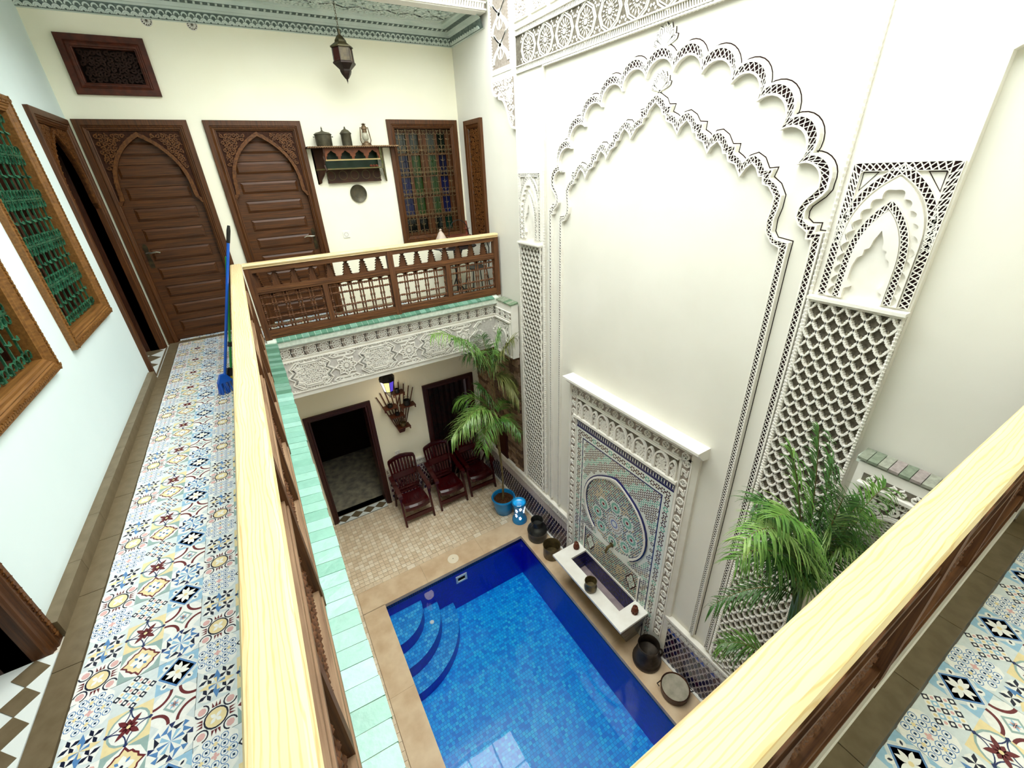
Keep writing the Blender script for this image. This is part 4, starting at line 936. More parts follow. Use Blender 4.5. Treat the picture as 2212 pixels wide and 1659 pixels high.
def small_tile(name, cols, size, mortar, rough=0.2, mortar_w=0.04, bump=0.15, axes=None):
    """tiny mosaic by brick texture with random tone per piece"""
    m = bpy.data.materials.new(name); m.use_nodes = True; n = m.node_tree.nodes; l = m.node_tree.links; p = n['Principled BSDF']; p.inputs['Roughness'].default_value = rough
    t = n.new('ShaderNodeTexCoord'); s = n.new('ShaderNodeSeparateXYZ'); c = n.new('ShaderNodeCombineXYZ'); l.new(t.outputs['Object'], s.inputs[0])
    ax = axes or 'XY'; l.new(s.outputs[ax[0]], c.inputs[0]); l.new(s.outputs[ax[1]], c.inputs[1])
    br = n.new('ShaderNodeTexBrick'); br.offset = 0.0 if mortar_w < 0.05 else 0.3; br.inputs['Scale'].default_value = 1.0; br.inputs['Brick Width'].default_value = size; br.inputs['Row Height'].default_value = size
    br.inputs['Mortar Size'].default_value = size*mortar_w; br.inputs['Color1'].default_value = (0, 0, 0, 1); br.inputs['Color2'].default_value = (1, 1, 1, 1); br.inputs['Mortar'].default_value = (0.5, 0.5, 0.5, 1); br.inputs['Bias'].default_value = 0
    l.new(c.outputs[0], br.inputs['Vector']); cr = n.new('ShaderNodeValToRGB'); cr.color_ramp.interpolation = 'CONSTANT'; e = cr.color_ramp.elements
    while len(e) < len(cols): e.new(0.5)
    for i, q in enumerate(cols): e[i].position = i/len(cols); e[i].color = lin(q)
    mx = n.new('ShaderNodeMix'); mx.data_type = 'RGBA'; l.new(br.outputs['Color'], cr.inputs[0]); l.new(br.outputs['Fac'], mx.inputs[0]); l.new(cr.outputs[0], mx.inputs[6]); mx.inputs[7].default_value = lin(mortar); l.new(mx.outputs[2], p.inputs['Base Color'])
    MATS[name] = m; return m
trough_tile = small_tile('trough_blue_tile', [(24, 22, 82), (34, 30, 104), (18, 16, 66)], 0.026, (96, 96, 130))
for k, ax in ((0, 'YZ'),): pass
trough_tile_y = small_tile('trough_blue_tile_y', [(24, 22, 82), (34, 30, 104), (18, 16, 66)], 0.026, (96, 96, 130), axes='YZ')
b.obj('trough', [trough_tile_y, mat('trough_floor', (176, 158, 156), (140, 126, 130), 0.5, 0.3, scale=8)], fo)
b = MB(); Q = lambda x, y, z: (x, y, z)
lo = [(2.61, by0+0.10, ZG), (2.80, by0+0.10, ZG), (2.80, by1-0.10, ZG), (2.61, by1-0.10, ZG)]; hi = [(bx0+0.012, by0+0.012, bz-0.03), (2.80, by0+0.012, bz-0.03), (2.80, by1-0.012, bz-0.03), (bx0+0.012, by1-0.012, bz-0.03)]
[b.face([lo[k], lo[(k+1) % 4], hi[(k+1) % 4], hi[k]]) for k in range(4)]; b.obj('basin_body', small_tile('basin_mosaic', [(70, 50, 44), (96, 120, 100), (40, 36, 40), (120, 96, 66), (60, 66, 90)], 0.018, (120, 112, 104), axes='YZ'), fo)
b = MB(); b.tube([(2.79, 2.612, -2.45), (2.73, 2.612, -2.455), (2.705, 2.612, -2.49), (2.70, 2.612, -2.525)], [0.02, 0.018, 0.016, 0.015], 8); b.lathe([(0.03, 0), (0.034, 0.01), (0.02, 0.02)], 12, F=lambda x, y, z: (2.795-z, 2.612+x, -2.45+y)); b.obj('spout', brass_old, fo, smooth=True)
# ================================================================== DOORS AND WINDOWS OF THE GALLERY
def inpoly(P):
    def f(x, y):
        c = False
        for k in range(len(P)):
            (x1, y1), (x2, y2) = P[k], P[k-1]
            if (y1 > y) != (y2 > y) and x < (x2-x1)*(y-y1)/(y2-y1)+x1: c = not c
        return c
    return f
FRAME_PROF = [(0, 0), (0, 0.030), (0.004, 0.034), (0.048, 0.034), (0.054, 0.026), (0.062, 0.030), (0.070, 0.022), (0.082, 0.020), (0.088, 0.012), (0.095, 0.010), (0.095, -0.11)]
def lever(F, a, z, d, s, parent, m=None):
    """door handle: back plate with a lever pointing along s"""
    b = MB(); b.prism([(a-0.018, z-0.13), (a+0.018, z-0.13), (a+0.022, z-0.10), (a+0.015, z), (a+0.022, z+0.09), (a+0.012, z+0.115), (a, z+0.125), (a-0.012, z+0.115), (a-0.022, z+0.09), (a-0.015, z), (a-0.022, z-0.10)], F, d, d+0.008)
    h = b.obj('handle', mat('dark_brass_plate', (78, 66, 42), (50, 42, 28), 0.4, 0.5, metal=0.6, scale=20), parent)
    b = MB(); b.tube([F(a, z+0.03, d+0.008), F(a, z+0.03, d+0.045), F(a+s*0.03, z+0.03, d+0.055), F(a+s*0.09, z+0.036, d+0.055), F(a+s*0.12, z+0.025, d+0.052)], [0.011, 0.010, 0.010, 0.009, 0.010], 8)
    o = b.obj('lever', chrome, h, smooth=True)
def arch_curve(c, hw, zf, zt, n=12):
    """pointed arch standing on little outward steps"""
    R = [(c+hw+0.035, zf), (c+hw+0.02, zf+0.022), (c+hw+0.012, zf+0.035), (c+hw-0.004, zf+0.05), (c+hw-0.01, zf+0.10)]
    R += bez((c+hw-0.012, zf+0.16), (c+hw-0.02, zf+0.36), (c+hw*0.55, zt-0.09), (c, zt), n)
    return R+[(2*c-x, z) for x, z in R[::-1][1:]]
def arched_frame(F, a0, a1, zt, root):
    b = MB(); b.frame(a0, a1, -0.2, zt, F, FRAME_PROF); b.obj('frame', wd_z, root)
    i0, i1, c = a0+0.095, a1-0.095, (a0+a1)/2; hw = (i1-i0)/2-0.045
    arc = arch_curve(c, hw, 1.475, zt-0.145); out = arch_curve(c, hw+0.036, 1.475, zt-0.105)
    P = [(i1, 1.475)]+[(i1, zt-0.095), (i0, zt-0.095), (i0, 1.475)]+arc[::-1]
    b = MB(); b.prism(P, F, -0.03, -0.004, 1)
    b.strip(arc, out, F, -0.03, 0.010, 0)
    for k in range(len(arc)-1):
        m_ = lerp2([arc[k], arc[k+1]], [out[k], out[k+1]], 0.5); b.ribbon([arc[k], m_[0], out[k+1]], 0.008, F, 0.01, 0.015, 0)
    inn = inpoly(arc)
    scrolls(b, F, lambda x, z: i0+0.03 < x < i1-0.03 and not inpoly(arch_curve(c, hw+0.075, 1.40, zt-0.07))(x, z), (i0, i1, 1.53, zt-0.105), 0.038, -0.004, 0.009, 0, random.Random(6), 0.4)
    b.obj('carved_spandrel', [wd_carve, wd_ground], root, stuff=True, label='carved leafy arch spandrel')
    return i0, i1
def panelled_leaf(F, i0, i1, zt, d, root, handle_a, hs):
    b = MB(); b.prism([(i0-0.02, -0.01), (i1+0.02, -0.01), (i1+0.02, zt+0.02), (i0-0.02, zt+0.02)], F, d-0.03, d)
    for (x0, x1) in ((i0, i0+0.075), (i1-0.075, i1)): b.prism([(x0, 0.012), (x1, 0.012), (x1, zt), (x0, zt)], F, d, d+0.012)
    for k in range(11):
        z0 = 0.012 if k == 0 else 0.02+k*0.203; b.prism([(i0+0.075, z0), (i1-0.075, z0), (i1-0.075, z0+0.072), (i0+0.075, z0+0.072)], F, d, d+0.012)
    leaf = b.obj('leaf', wd_x, root)
    for k in range(10):
        z0 = 0.02+k*0.203+0.078; b = MB(); x0, x1, z1 = i0+0.082, i1-0.082, z0+0.118
        b.frame(x0, x1, z0, z1, F, [(0, d), (0, d+0.004), (0.022, d+0.014), (0.028, d+0.014)]); b.flat([(x0+0.028, z0+0.028), (x1-0.028, z0+0.028), (x1-0.028, z1-0.028), (x0+0.028, z1-0.028)], F, d+0.014)
        b.obj('panel', wd_x, leaf)
    lever(F, handle_a, 0.97, d+0.012, hs, leaf)
for (nm, a0, a1, ha, hs, lab) in (('door_1', -1.095, -0.195, -0.955, 1, 'brown panelled door with pointed carved arch, in the corner by the open doorway'), ('door_2', -0.06, 0.885, 0.755, -1, 'brown panelled door with pointed carved arch, beside the wall shelf')):
    r = sempty(nm, lab, 'door', ((a0+a1)/2, YB, 0)); i0, i1 = arched_frame(FB, a0, a1, 2.235, r); panelled_leaf(FB, i0, i1, 2.16, -0.075, r, ha, hs)
r = sempty('door_3', 'open arched doorway with carved frame in the cool white wall', 'door', (XA, 5.47, 0)); i0, i1 = arched_frame(FA, 4.98, 5.98, 2.22, r)
b = MB(); b.reveal(i0, i1, -0.1, 2.13, FA, -0.22, -0.03); b.obj('lining', wd_dark, r)
b = MB(); b.box(XA-0.95, XA-0.2, i1-0.05, i1-0.01, 0.02, 2.1); lf = b.obj('leaf', wd_dark, r)
for k in range(8): b = MB(); b.box(XA-0.86, XA-0.3, i1-0.058, i1-0.05, 0.12+k*0.24, 0.30+k*0.24); b.obj('panel', wd_dark, lf)
lever(lambda a, c, d=0: (a, i1-0.05-d, c), XA-0.86, 0.98, 0, 1, lf)
r = sempty('door_4', 'nearest brown doorway at the lower left with carved frame edge', 'door', (XA, 1.4, 0))
b = MB(); b.frame(0.9, 1.955, -0.2, 2.22, FA, FRAME_PROF); b.obj('frame', wd_z, r); b = MB(); b.reveal(0.995, 1.86, -0.1, 2.12, FA, -0.25, -0.03); b.obj('lining', wd_dark, r)
def knurl(F, a0, a1, z0, z1, root, m):
    """little carved beads along the outer face of a frame"""
    b = MB(); rnd = random.Random(1)
    def run(p, q):
        n = max(2, int(math.dist(p, q)/0.022))
        for k in range(n):
            t = (k+0.5)/n; x, z = p[0]+(q[0]-p[0])*t, p[1]+(q[1]-p[1])*t
            b.prism(circ(x, z, 0.010, 5, k, k+2*PI)[:5], F, 0.034, 0.040); b.prism(circ(x+0.014*math.cos(k*2.1), z+0.014*math.sin(k*2.1), 0.005, 4, 0, 2*PI), F, 0.034, 0.038)
    for p, q in (((a0+0.026, z0), (a0+0.026, z1)), ((a1-0.026, z0), (a1-0.026, z1)), ((a0, z1-0.026), (a1, z1-0.026)))+((((a0, z0+0.026), (a1, z0+0.026)),) if z0 > 0.1 else ()): run(p, q)
    b.obj('frame_carving', m, root, stuff=True)
knurl(FA, 0.9, 1.955, 0.02, 2.22, r, wd_carve)
def grille(F, i0, i1, z0, z1, d, m, root, nb, bars, rr, flat_=1.0, name='grille'):
    b = MB(); sp = (i1-i0)/nb
    g = bpy.data.objects.new(name, None)
    for k in range(nb): x = i0+(k+0.5)*sp; b.bar(F(x, z0, d), F(x, z1, d), rr, 0, 4)
    b.obj('upright_bars', m, root, stuff=True)
    for zb in bars: b = MB(); b.bar(F(i0, zb, d+rr), F(i1, zb, d+rr), rr*1.25, 0, 4); b.obj('bar', m, root)
    b = MB()
    def curl(x, zb, s, v):
        R = 0.030; P = [(x+s*0.006, zb)]+[(x+s*(0.004+R*0.9)+R*(1-0.55*k/8)*(-s)*math.cos(2*PI*0.82*k/8), zb+v*0.028+v*R*(1-0.55*k/8)*math.sin(2*PI*0.82*k/8)*1.1) for k in range(9)]
        b.tube([F(p, q, d+rr*1.5) for p, q in P], rr*0.66, 4, flat=1.3)
    allb = [(zb, v) for zb in bars for v in (1, -1)]+[(z0+0.005, 1), (z1-0.005, -1)]
    for zb, v in allb:
        for k in range(nb):
            x = i0+(k+0.5)*sp
            for s in (1, -1): curl(x, zb, s, v)
    zz = [z0]+sorted(bars)+[z1]
    for p, q in zip(zz, zz[1:]):
        zc = (p+q)/2
        for k in range(nb):
            x = i0+(k+0.5)*sp; b.tube([F(x-sp*0.30, zc+0.012, d+rr), F(x-sp*0.1, zc, d+rr*2), F(x+sp*0.1, zc, d+rr*2), F(x+sp*0.30, zc+0.012, d+rr)], [rr*0.5, rr*1.2, rr*1.2, rr*0.5], 4)
    b.obj('scrolls', m, root, stuff=True)
BARS = (1.104, 1.345, 1.605, 1.866)
wd_frame_y = wood('honey_wood_y', (140, 96, 46), (104, 66, 26), 'y'); 
for (nm, a0, a1, lab) in (('window_1', 3.595, 4.625, 'window with green scrolled iron grille, the farther of the pair in the left wall'), ('window_2', 2.225, 3.255, 'window with green scrolled iron grille, the nearer of the pair in the left wall')):
    r = sempty(nm, lab, 'window', (XA, (a0+a1)/2, 1.5)); 
    b = MB(); b.frame(a0, a1, 0.74, 2.222, FA, FRAME_PROF[:-1]+[(0.095, -0.10), (0.105, -0.10)]); b.obj('frame', wd_frame_y, r); knurl(FA, a0, a1, 0.74, 2.222, r, wd_frame_y)
    i0, i1 = a0+0.10, a1-0.10
    b = MB(); b.box(XA-0.10, XA-0.09, i0, i1, 0.84, 2.12); b.obj('pane', glass_dark, r)
    for k in range(6): y = i0+(k+0.5)*(i1-i0)/6; b = MB(); b.box(XA-0.09, XA-0.065, y-0.02, y+0.02, 0.84, 2.12); b.obj('mullion', wd_dark, r)
    for z in (0.86, 1.48, 2.10): b = MB(); b.box(XA-0.09, XA-0.07, i0, i1, z-0.02, z+0.02); b.obj('crossbar', wd_dark, r)
    grille(FA, i0, i1, 0.84, 2.12, -0.03, green_iron, r, 8, BARS, 0.0065)
r = sempty('window_3', 'tall window of blue and green panes behind a dark scrolled grille', 'window', (2.36, YB, 1.5))
b = MB(); b.frame(1.88, 2.838, 0.765, 2.26, FB, FRAME_PROF[:-1]+[(0.095, -0.09), (0.10, -0.09)]); b.obj('frame', wd_z, r)
pcol = {'blue': mat('pane_blue', (16, 24, 62), None, 0.12, 0.5), 'green': mat('pane_green', (30, 54, 16), None, 0.12, 0.5), 'grey': mat('pane_grey', (46, 50, 42), None, 0.12, 0.5), 'dark': glass_dark, 'teal': mat('pane_teal', (8, 44, 34), None, 0.12, 0.5), 'ink': mat('pane_ink', (18, 22, 44), None, 0.12, 0.5)}
xs = [(2.00, 2.13), (2.175, 2.30), (2.41, 2.53), (2.565, 2.68)]; zs = [(0.90, 1.09), (1.12, 1.35), (1.37, 1.60), (1.62, 1.86), (1.89, 2.12)]
pc = [['dark', 'dark', 'dark', 'teal'], ['blue', 'green', 'green', 'blue'], ['blue', 'green', 'green', 'blue'], ['ink', 'green', 'green', 'ink'], ['grey', 'grey', 'grey', 'dark']]
for i, (x0, x1) in enumerate(xs):
    for j, (z0, z1) in enumerate(zs):
        b = MB(); b.box(x0, x1, YB+0.085, YB+0.09, z0, z1); b.obj('pane', pcol[pc[j][i]], r)
for x0, x1 in ((1.975, 2.00), (2.13, 2.175), (2.30, 2.355), (2.355, 2.41), (2.53, 2.565), (2.68, 2.745)): b = MB(); b.box(x0+0.002, x1-0.002, YB+0.06, YB+0.10, 0.86, 2.165); b.obj('mullion', wd_z, r)
for z0, z1 in ((0.86, 0.90), (1.09, 1.12), (1.35, 1.37), (1.60, 1.62), (1.86, 1.89), (2.12, 2.165)): b = MB(); b.box(1.975, 2.745, YB+0.075, YB+0.10, z0, z1); b.obj('crossbar', wd_x, r)
grille(FB, 1.975, 2.745, 0.87, 2.16, -0.02, mat('bronze_iron', (120, 100, 70), (88, 72, 48), 0.4, 0.5, metal=0.5, scale=20), r, 8, (1.13, 1.40, 1.66, 1.92), 0.005)
# narrow carved screen on the side wall
r = sempty('window_4', 'narrow carved wooden screen on the gallery end wall', 'window', (XC, 5.62, 1.5)); FE = lambda a, c, d=0: FC(a, c, d-0.025)
b = MB(); b.frame(5.395, 5.865, 0.76, 2.225, FE, [(0, 0), (0, 0.04), (0.05, 0.04), (0.06, 0.03), (0.085, 0.025), (0.10, 0.01)]); b.obj('frame', wd_z, r)
b = MB(); b.flat([(5.49, 0.85), (5.77, 0.85), (5.77, 2.13), (5.49, 2.13)], FE, 0.004, 1); scrolls(b, FE, lambda x, z: True, (5.50, 5.76, 0.86, 2.12), 0.05, 0.004, 0.010, 0, random.Random(8), 0.32); b.obj('carved_panel', [wd_carve, mat('screen_dark_ground', (30, 14, 6), None, 0.8, 0.1)], r, stuff=True)
# vent window high on the wall
r = sempty('window_5', 'small square wooden vent screen high on the cream wall', 'window', (-0.64, YB, 2.67))
b = MB(); b.frame(-0.965, -0.325, 2.43, 2.885, FB, FRAME_PROF); b.obj('frame', mat('red_brown_frame', (84, 36, 16), (60, 24, 10), 0.5, 0.35, scale=20), r)
b = MB(); b.flat([(-0.88, 2.52), (-0.41, 2.52), (-0.41, 2.80), (-0.88, 2.80)], FB, -0.05, 1); scrolls(b, FB, lambda x, z: True, (-0.86, -0.42, 2.535, 2.79), 0.045, -0.05, -0.035, 0, random.Random(8), 0.5); b.obj('carved_grille', [mat('vent_dark_wood', (40, 18, 8), None, 0.6, 0.2), dark_void], r, stuff=True)
# two pierced plaster rosettes
for x in (-0.246, 0.113):
    b = MB(); z = 3.03
    b.flat(circ(x, z, 0.042, 18), FB, 0.002, 1)
    b.ribbon(circ(x, z, 0.043, 18), 0.006, FB, 0, 0.008, 0, closed=True)
    for k in range(12): a = k*PI/6; c, s = math.cos(a), math.sin(a); b.prism([(x+0.008*c, z+0.008*s), (x+0.026*c-0.006*s, z+0.026*s+0.006*c), (x+0.04*c, z+0.04*s), (x+0.026*c+0.006*s, z+0.026*s-0.006*c)], FB, 0, 0.007)
    tag(b.obj('wall_rosette', [white_plaster, hole_grey]), 'small pierced plaster rosette above the vent, %s' % ('nearer the corner' if x < 0 else 'nearer the hanging lantern'), 'rosette')
# ------------------------------------------------------------------ cornice and carved gallery ceiling
FCL = lambda a, c, d=0: (a, c, 3.24-d)
CP = [(0.0, 0.20), (0.022, 0.195), (0.05, 0.115), (0.065, 0.10), (0.085, 0.10), (0.095, 0.07), (0.15, 0.06), (0.16, 0.03), (0.20, 0.03), (0.205, 0.0)]
b = MB()
for k in range(len(CP)-1):
    (t0, d0), (t1, d1) = CP[k], CP[k+1]; m_ = 1 if k in (1, 5) else 0
    b.face([(XA, YB-t0, 3.24-d0), (2.875-t0, YB-t0, 3.24-d0), (2.875-t1, YB-t1, 3.24-d1), (XA, YB-t1, 3.24-d1)], m_)
    b.face([(2.875-t0, YB-t0, 3.24-d0), (2.875-t0, 5.2, 3.24-d0), (2.875-t1, 5.2, 3.24-d1), (2.875-t1, YB-t1, 3.24-d1)], m_)
FS = lambda a, c, d=0: (a, YB-0.022-(c-3.045)*0.35-d, c); FS2 = lambda a, c, d=0: (2.85-0.0-(c-3.045)*0.35-d, a, c)
for k in range(66):
    x = XA+0.03+k*0.06
    for r_ in (0.026, 0.014): b.ribbon(circ(x, 3.05, r_, 6, 0, PI), 0.010, FS, 0, 0.012, 0)
    b.ribbon(circ(x+0.03, 3.085, 0.022, 6, 0, PI), 0.010, FS, 0, 0.012, 0); b.prism([(x+0.022, 3.05), (x+0.038, 3.05), (x+0.03, 3.075)], FS, 0, 0.008, 1)
for k in range(13):
    y = 5.30+k*0.06
    for r_ in (0.026, 0.014): b.ribbon(circ(y, 3.05, r_, 6, 0, PI), 0.010, FS2, 0, 0.012, 0)
for k in range(130): b.prism([(XA+0.1+k*0.03, YB-0.10), (XA+0.118+k*0.03, YB-0.10), (XA+0.118+k*0.03, YB-0.145), (XA+0.1+k*0.03, YB-0.145)], FCL, 0.062, 0.07, 1 if k % 2 else 0)
b.obj('cornice', [mint_plaster, mint_ground], ceiling, stuff=True)
b = MB(); rnd = random.Random(12)
for k in range(13):
    cx = -0.85+k*0.28; cy = 5.56
    for i in range(10): a = 2*PI*i/10; c, s = math.cos(a), math.sin(a); b.prism([(cx+0.02*c, cy+0.02*s), (cx+0.06*c-0.018*s, cy+0.06*s+0.018*c), (cx+0.10*c, cy+0.10*s), (cx+0.06*c+0.018*s, cy+0.06*s-0.018*c)], FCL, 0, 0.025)
    b.ribbon([(cx-0.14, cy-0.2), (cx, cy-0.12), (cx+0.14, cy-0.2)], 0.022, FCL, 0, 0.02); b.ribbon([(cx-0.14, cy+0.2), (cx, cy+0.12), (cx+0.14, cy+0.2)], 0.022, FCL, 0, 0.02)
scrolls(b, FCL, lambda x, y: abs(((x+0.85+0.14) % 0.28)-0.14) > 0.07 or abs(y-5.56) > 0.12, (XA+0.22, 2.65, 5.34, 5.86), 0.075, 0, 0.02, 0, rnd, 0.55)
b.obj('carving', [mint_plaster], ceiling, stuff=True)

# ================================================================== RAILINGS
def arrow_poly():
    R = []
    for k in range(5):
        z = k*0.028; wb = 0.060-k*0.0060; R += [(wb, z), (wb-0.022, z+0.021)]
    R += [(0.026, 0.148)]
    return R+[(-x, z) for x, z in R[::-1]]
def turned(L, r0=0.009, r1=0.0165, n=5):
    P = []; R = []
    for k in range(n):
        for t, r in ((0.02, r0), (0.30, r0*0.9), (0.40, r1), (0.50, r0*1.1), (0.60, r1), (0.70, r0*0.9), (0.98, r0)): P.append(((k+t)/n*L)); R.append(r)
    return P, R
def railing(root, T, L, posts, subposts, arrows, wood_r, wood_p, pine_m, side_board=0.05, axis='x'):
    """T(s, t, z) -> world; s runs along the rail from 0 to L, t across it"""
    def bx(s0, s1, t0, t1, z0, z1, name, m, parent=root):
        b = MB(); b.hexa([T(s0, t0, z0), T(s1, t0, z0), T(s1, t1, z0), T(s0, t1, z0)], [T(s0, t0, z1), T(s1, t0, z1), T(s1, t1, z1), T(s0, t1, z1)]); return b.obj(name, m, parent)
    w_ = side_board; prof = [(-w_, 0.878), (-w_-0.004, 0.890), (-w_+0.002, 0.902), (-w_+0.012, 0.906), (w_-0.012, 0.906), (w_-0.002, 0.902), (w_+0.004, 0.890), (w_, 0.878), (w_-0.012, 0.872), (w_-0.006, 0.862), (w_-0.014, 0.856), (-w_+0.014, 0.856), (-w_+0.006, 0.862), (-w_+0.012, 0.872)]
    b = MB(); n = len(prof); b.v += [T(s, t, z) for s in (-0.0, L) for t, z in prof]; b.f += [tuple(range(n)), tuple(range(2*n-1, n-1, -1))]; b.m += [0, 0]
    for k in range(n): k2 = (k+1) % n; b.f.append((k, k2, n+k2, n+k)); b.m.append(0)
    b.obj('handrail', pine_m, root)
    bx(0, L, -0.028, 0.028, 0.808, 0.862, 'top_rail', wood_r)
    mr = bx(0, L, -0.03, 0.03, 0.588, 0.655, 'mid_rail', wood_r); bx(0, L, -0.036, 0.036, 0.612, 0.632, 'moulding', wood_r, mr)
    br = bx(0, L, -0.032, 0.032, 0.10, 0.188, 'bottom_rail', wood_r); bx(0, L, -0.038, 0.038, 0.128, 0.150, 'moulding', wood_r, br)
    for s in posts: bx(s-0.033, s+0.033, -0.04, 0.04, 0.09, 0.865, 'post', wood_p)
    for s in subposts: bx(s-0.027, s+0.027, -0.034, 0.034, 0.185, 0.592, 'short_post', wood_p)
    ap = arrow_poly(); b = MB(); F0 = lambda a, c, d=0: tuple(Vector(T(a, d, c))-Vector(T(0, 0, 0))); b.prism(ap, F0, -0.011, 0.011); am = b.data('arrow_baluster', wood_p)
    for s in arrows: o = bpy.data.objects.new('arrow_baluster', am); COL.objects.link(o); o.parent = root; o.location = Vector(T(s, 0, 0.656))-wloc(root)
    P, R = turned(0.40); b = MB(); b.tube([F0(0, p) for p in P], R, 6); vm = b.data('spindle', wood_p, smooth=60)
    allp = sorted(posts+subposts)
    for p, q in zip(allp, allp[1:]):
        p2, q2 = p+0.03, q-0.03; n = max(2, round((q2-p2)/0.124)); sp = (q2-p2)/n
        for k in range(n+1):
            for e in (-0.016, 0.016):
                s = p2+k*sp+e
                if s < p2 or s > q2: continue
                o = bpy.data.objects.new('spindle', vm); COL.objects.link(o); o.parent = root; o.location = Vector(T(s, 0, 0.188))-wloc(root)
        P2, R2 = turned(q2-p2, 0.0085, 0.0155, n*1)
        for z in (0.545, 0.470, 0.318, 0.225):
            b = MB(); b.tube([T(p2+u, 0, z) for u in P2], R2, 6); b.obj('crosspiece', wood_p, root, smooth=60)
        # scalloped wooden fringe hanging under the mid rail
        b = MB()
        for k in range(n): s = p2+k*sp; b.prism([(s, 0.588), (s+sp, 0.588), (s+sp, 0.556), (s+sp*0.86, 0.556), (s+sp*0.78, 0.572), (s+sp*0.6, 0.578), (s+sp*0.4, 0.578), (s+sp*0.22, 0.572), (s+sp*0.14, 0.556), (s, 0.556)], lambda a, c, d=0: T(a, d, c), -0.008, 0.008)
        b.obj('fringe', wood_p, root)
rb = thing('wooden_railing', 'brown wooden railing of the far gallery under a pale handrail', 'railing', (1.35, 5.155, 0.1))
railing(rb, lambda s, t, z: (-0.103+s, 5.155+t, z), 2.943, [0.03, 1.493, 2.915], [0.722, 2.202], [0.081+0.182*k for k in range(8)]+[1.646+0.182*k for k in range(7)], weath_x, weath_z, pine_x, 0.052)
rl = thing('wooden_railing', 'long wooden railing beside the patterned corridor, topped by a pale pine board', 'railing', (-0.16, 2.6, 0.1))
railing(rl, lambda s, t, z: (-0.158+t, 0.13+s, z), 5.08, [0.05, 1.30, 2.55, 3.80, 4.99], [0.67, 1.92, 3.17, 4.42], [0.12+0.182*k for k in range(27)], weath_y, weath_z, pine_y, 0.047)
rn = thing('wooden_railing', 'nearest wooden railing crossing the lower right corner under a wide pine board', 'railing', (1.35, 0.127, 0.1))
railing(rn, lambda s, t, z: (-0.108+s, 0.127+t, z), 2.953, [0.05, 1.493, 2.915], [0.75, 2.2], [0.1+0.182*k for k in range(15)], weath_x, weath_z, pine_x, 0.045)
# curbs, fascias and glazed sills
b = MB()
b.box(-0.205, -0.145, 0.10, 5.25, -0.03, 0.085); b.box(-0.205, 2.85, 5.13, 5.235, -0.03, 0.096); b.box(-0.205, 2.85, 0.083, 0.175, -0.03, 0.098)
curb = struct(b.obj('curb', white_plaster), 'white curb under the gallery railings', 'curb')
b = MB()
b.box(-0.205, -0.03, 0.2, 5.2, -0.665, 0.045); b.box(-0.205, 2.85, 5.13, 5.23, -0.665, 0.045); b.box(-0.205, 2.85, 0.10, 0.22, -0.665, 0.045)
b.box(2.745, 2.85, 4.68, 5.14, -0.72, 0.04); b.box(2.745, 2.85, 0.2, 0.70, -0.64, 0.03)
fascia = struct(b.obj('fascia', white_plaster), 'white plaster edge of the gallery floor', 'fascia')
FFA = FY(5.13, -1); rnd = random.Random(21)
def star_band(F, a0, a1, z0, z1, name, parent, m=None, per=0.135):
    b = MB(); b.flat([(a0, z0), (a1, z0), (a1, z1), (a0, z1)], F, 0.0015, 1); n = max(1, round((a1-a0)/per)); p = (a1-a0)/n; h = z1-z0; zc = (z0+z1)/2
    for z in (z0, z1): b.ribbon([(a0, z), (a1, z)], 0.010, F, 0, 0.014)
    for k in range(n):
        c = a0+(k+0.5)*p
        for r_ in (0.44, 0.24): b.ribbon([(c+h*r_*math.cos(t+PI/6), zc+h*r_*math.sin(t+PI/6)*(1.0 if r_ > 0.3 else 1)) for t in [i*PI/3 for i in range(6)]], 0.007, F, 0, 0.012, closed=True)
        for i in range(3): t = i*PI/3; b.ribbon([(c-p*0.52*math.cos(t), zc-h*0.5*math.sin(t)), (c+p*0.52*math.cos(t), zc+h*0.5*math.sin(t))], 0.007, F, 0, 0.012)
        for s in (1, -1): b.ribbon([(c+p*0.5, zc+s*h*0.5), (c+p*0.36, zc), (c+p*0.5, zc-s*h*0.5)], 0.007, F, 0, 0.012)
    b.obj(name, [white_plaster, hole_pale], parent, stuff=True)
star_band(FFA, -0.03, 2.735, -0.165, -0.048, 'star_band', fascia)
fasc_g = mat('fascia_carved_ground', (186, 181, 175), (200, 196, 190), 0.9, 0.05, scale=30)
b = MB(); z0, z1 = -0.588, -0.212; zc = -0.40; h = z1-z0
b.flat([(-0.03, z0), (2.735, z0), (2.735, z1), (-0.03, z1)], FFA, 0.0015, 1)
for z in (z0-0.008, z1+0.008): b.prism([(-0.03, z-0.006), (2.735, z-0.006), (2.735, z+0.006), (-0.03, z+0.006)], FFA, 0, 0.018)
for k in range(92):
    for z in (z0+0.004, z1-0.012): b.prism([(-0.02+k*0.03, z), (-0.004+k*0.03, z), (-0.004+k*0.03, z+0.008), (-0.02+k*0.03, z+0.008)], FFA, 0, 0.012)
U = 0.787
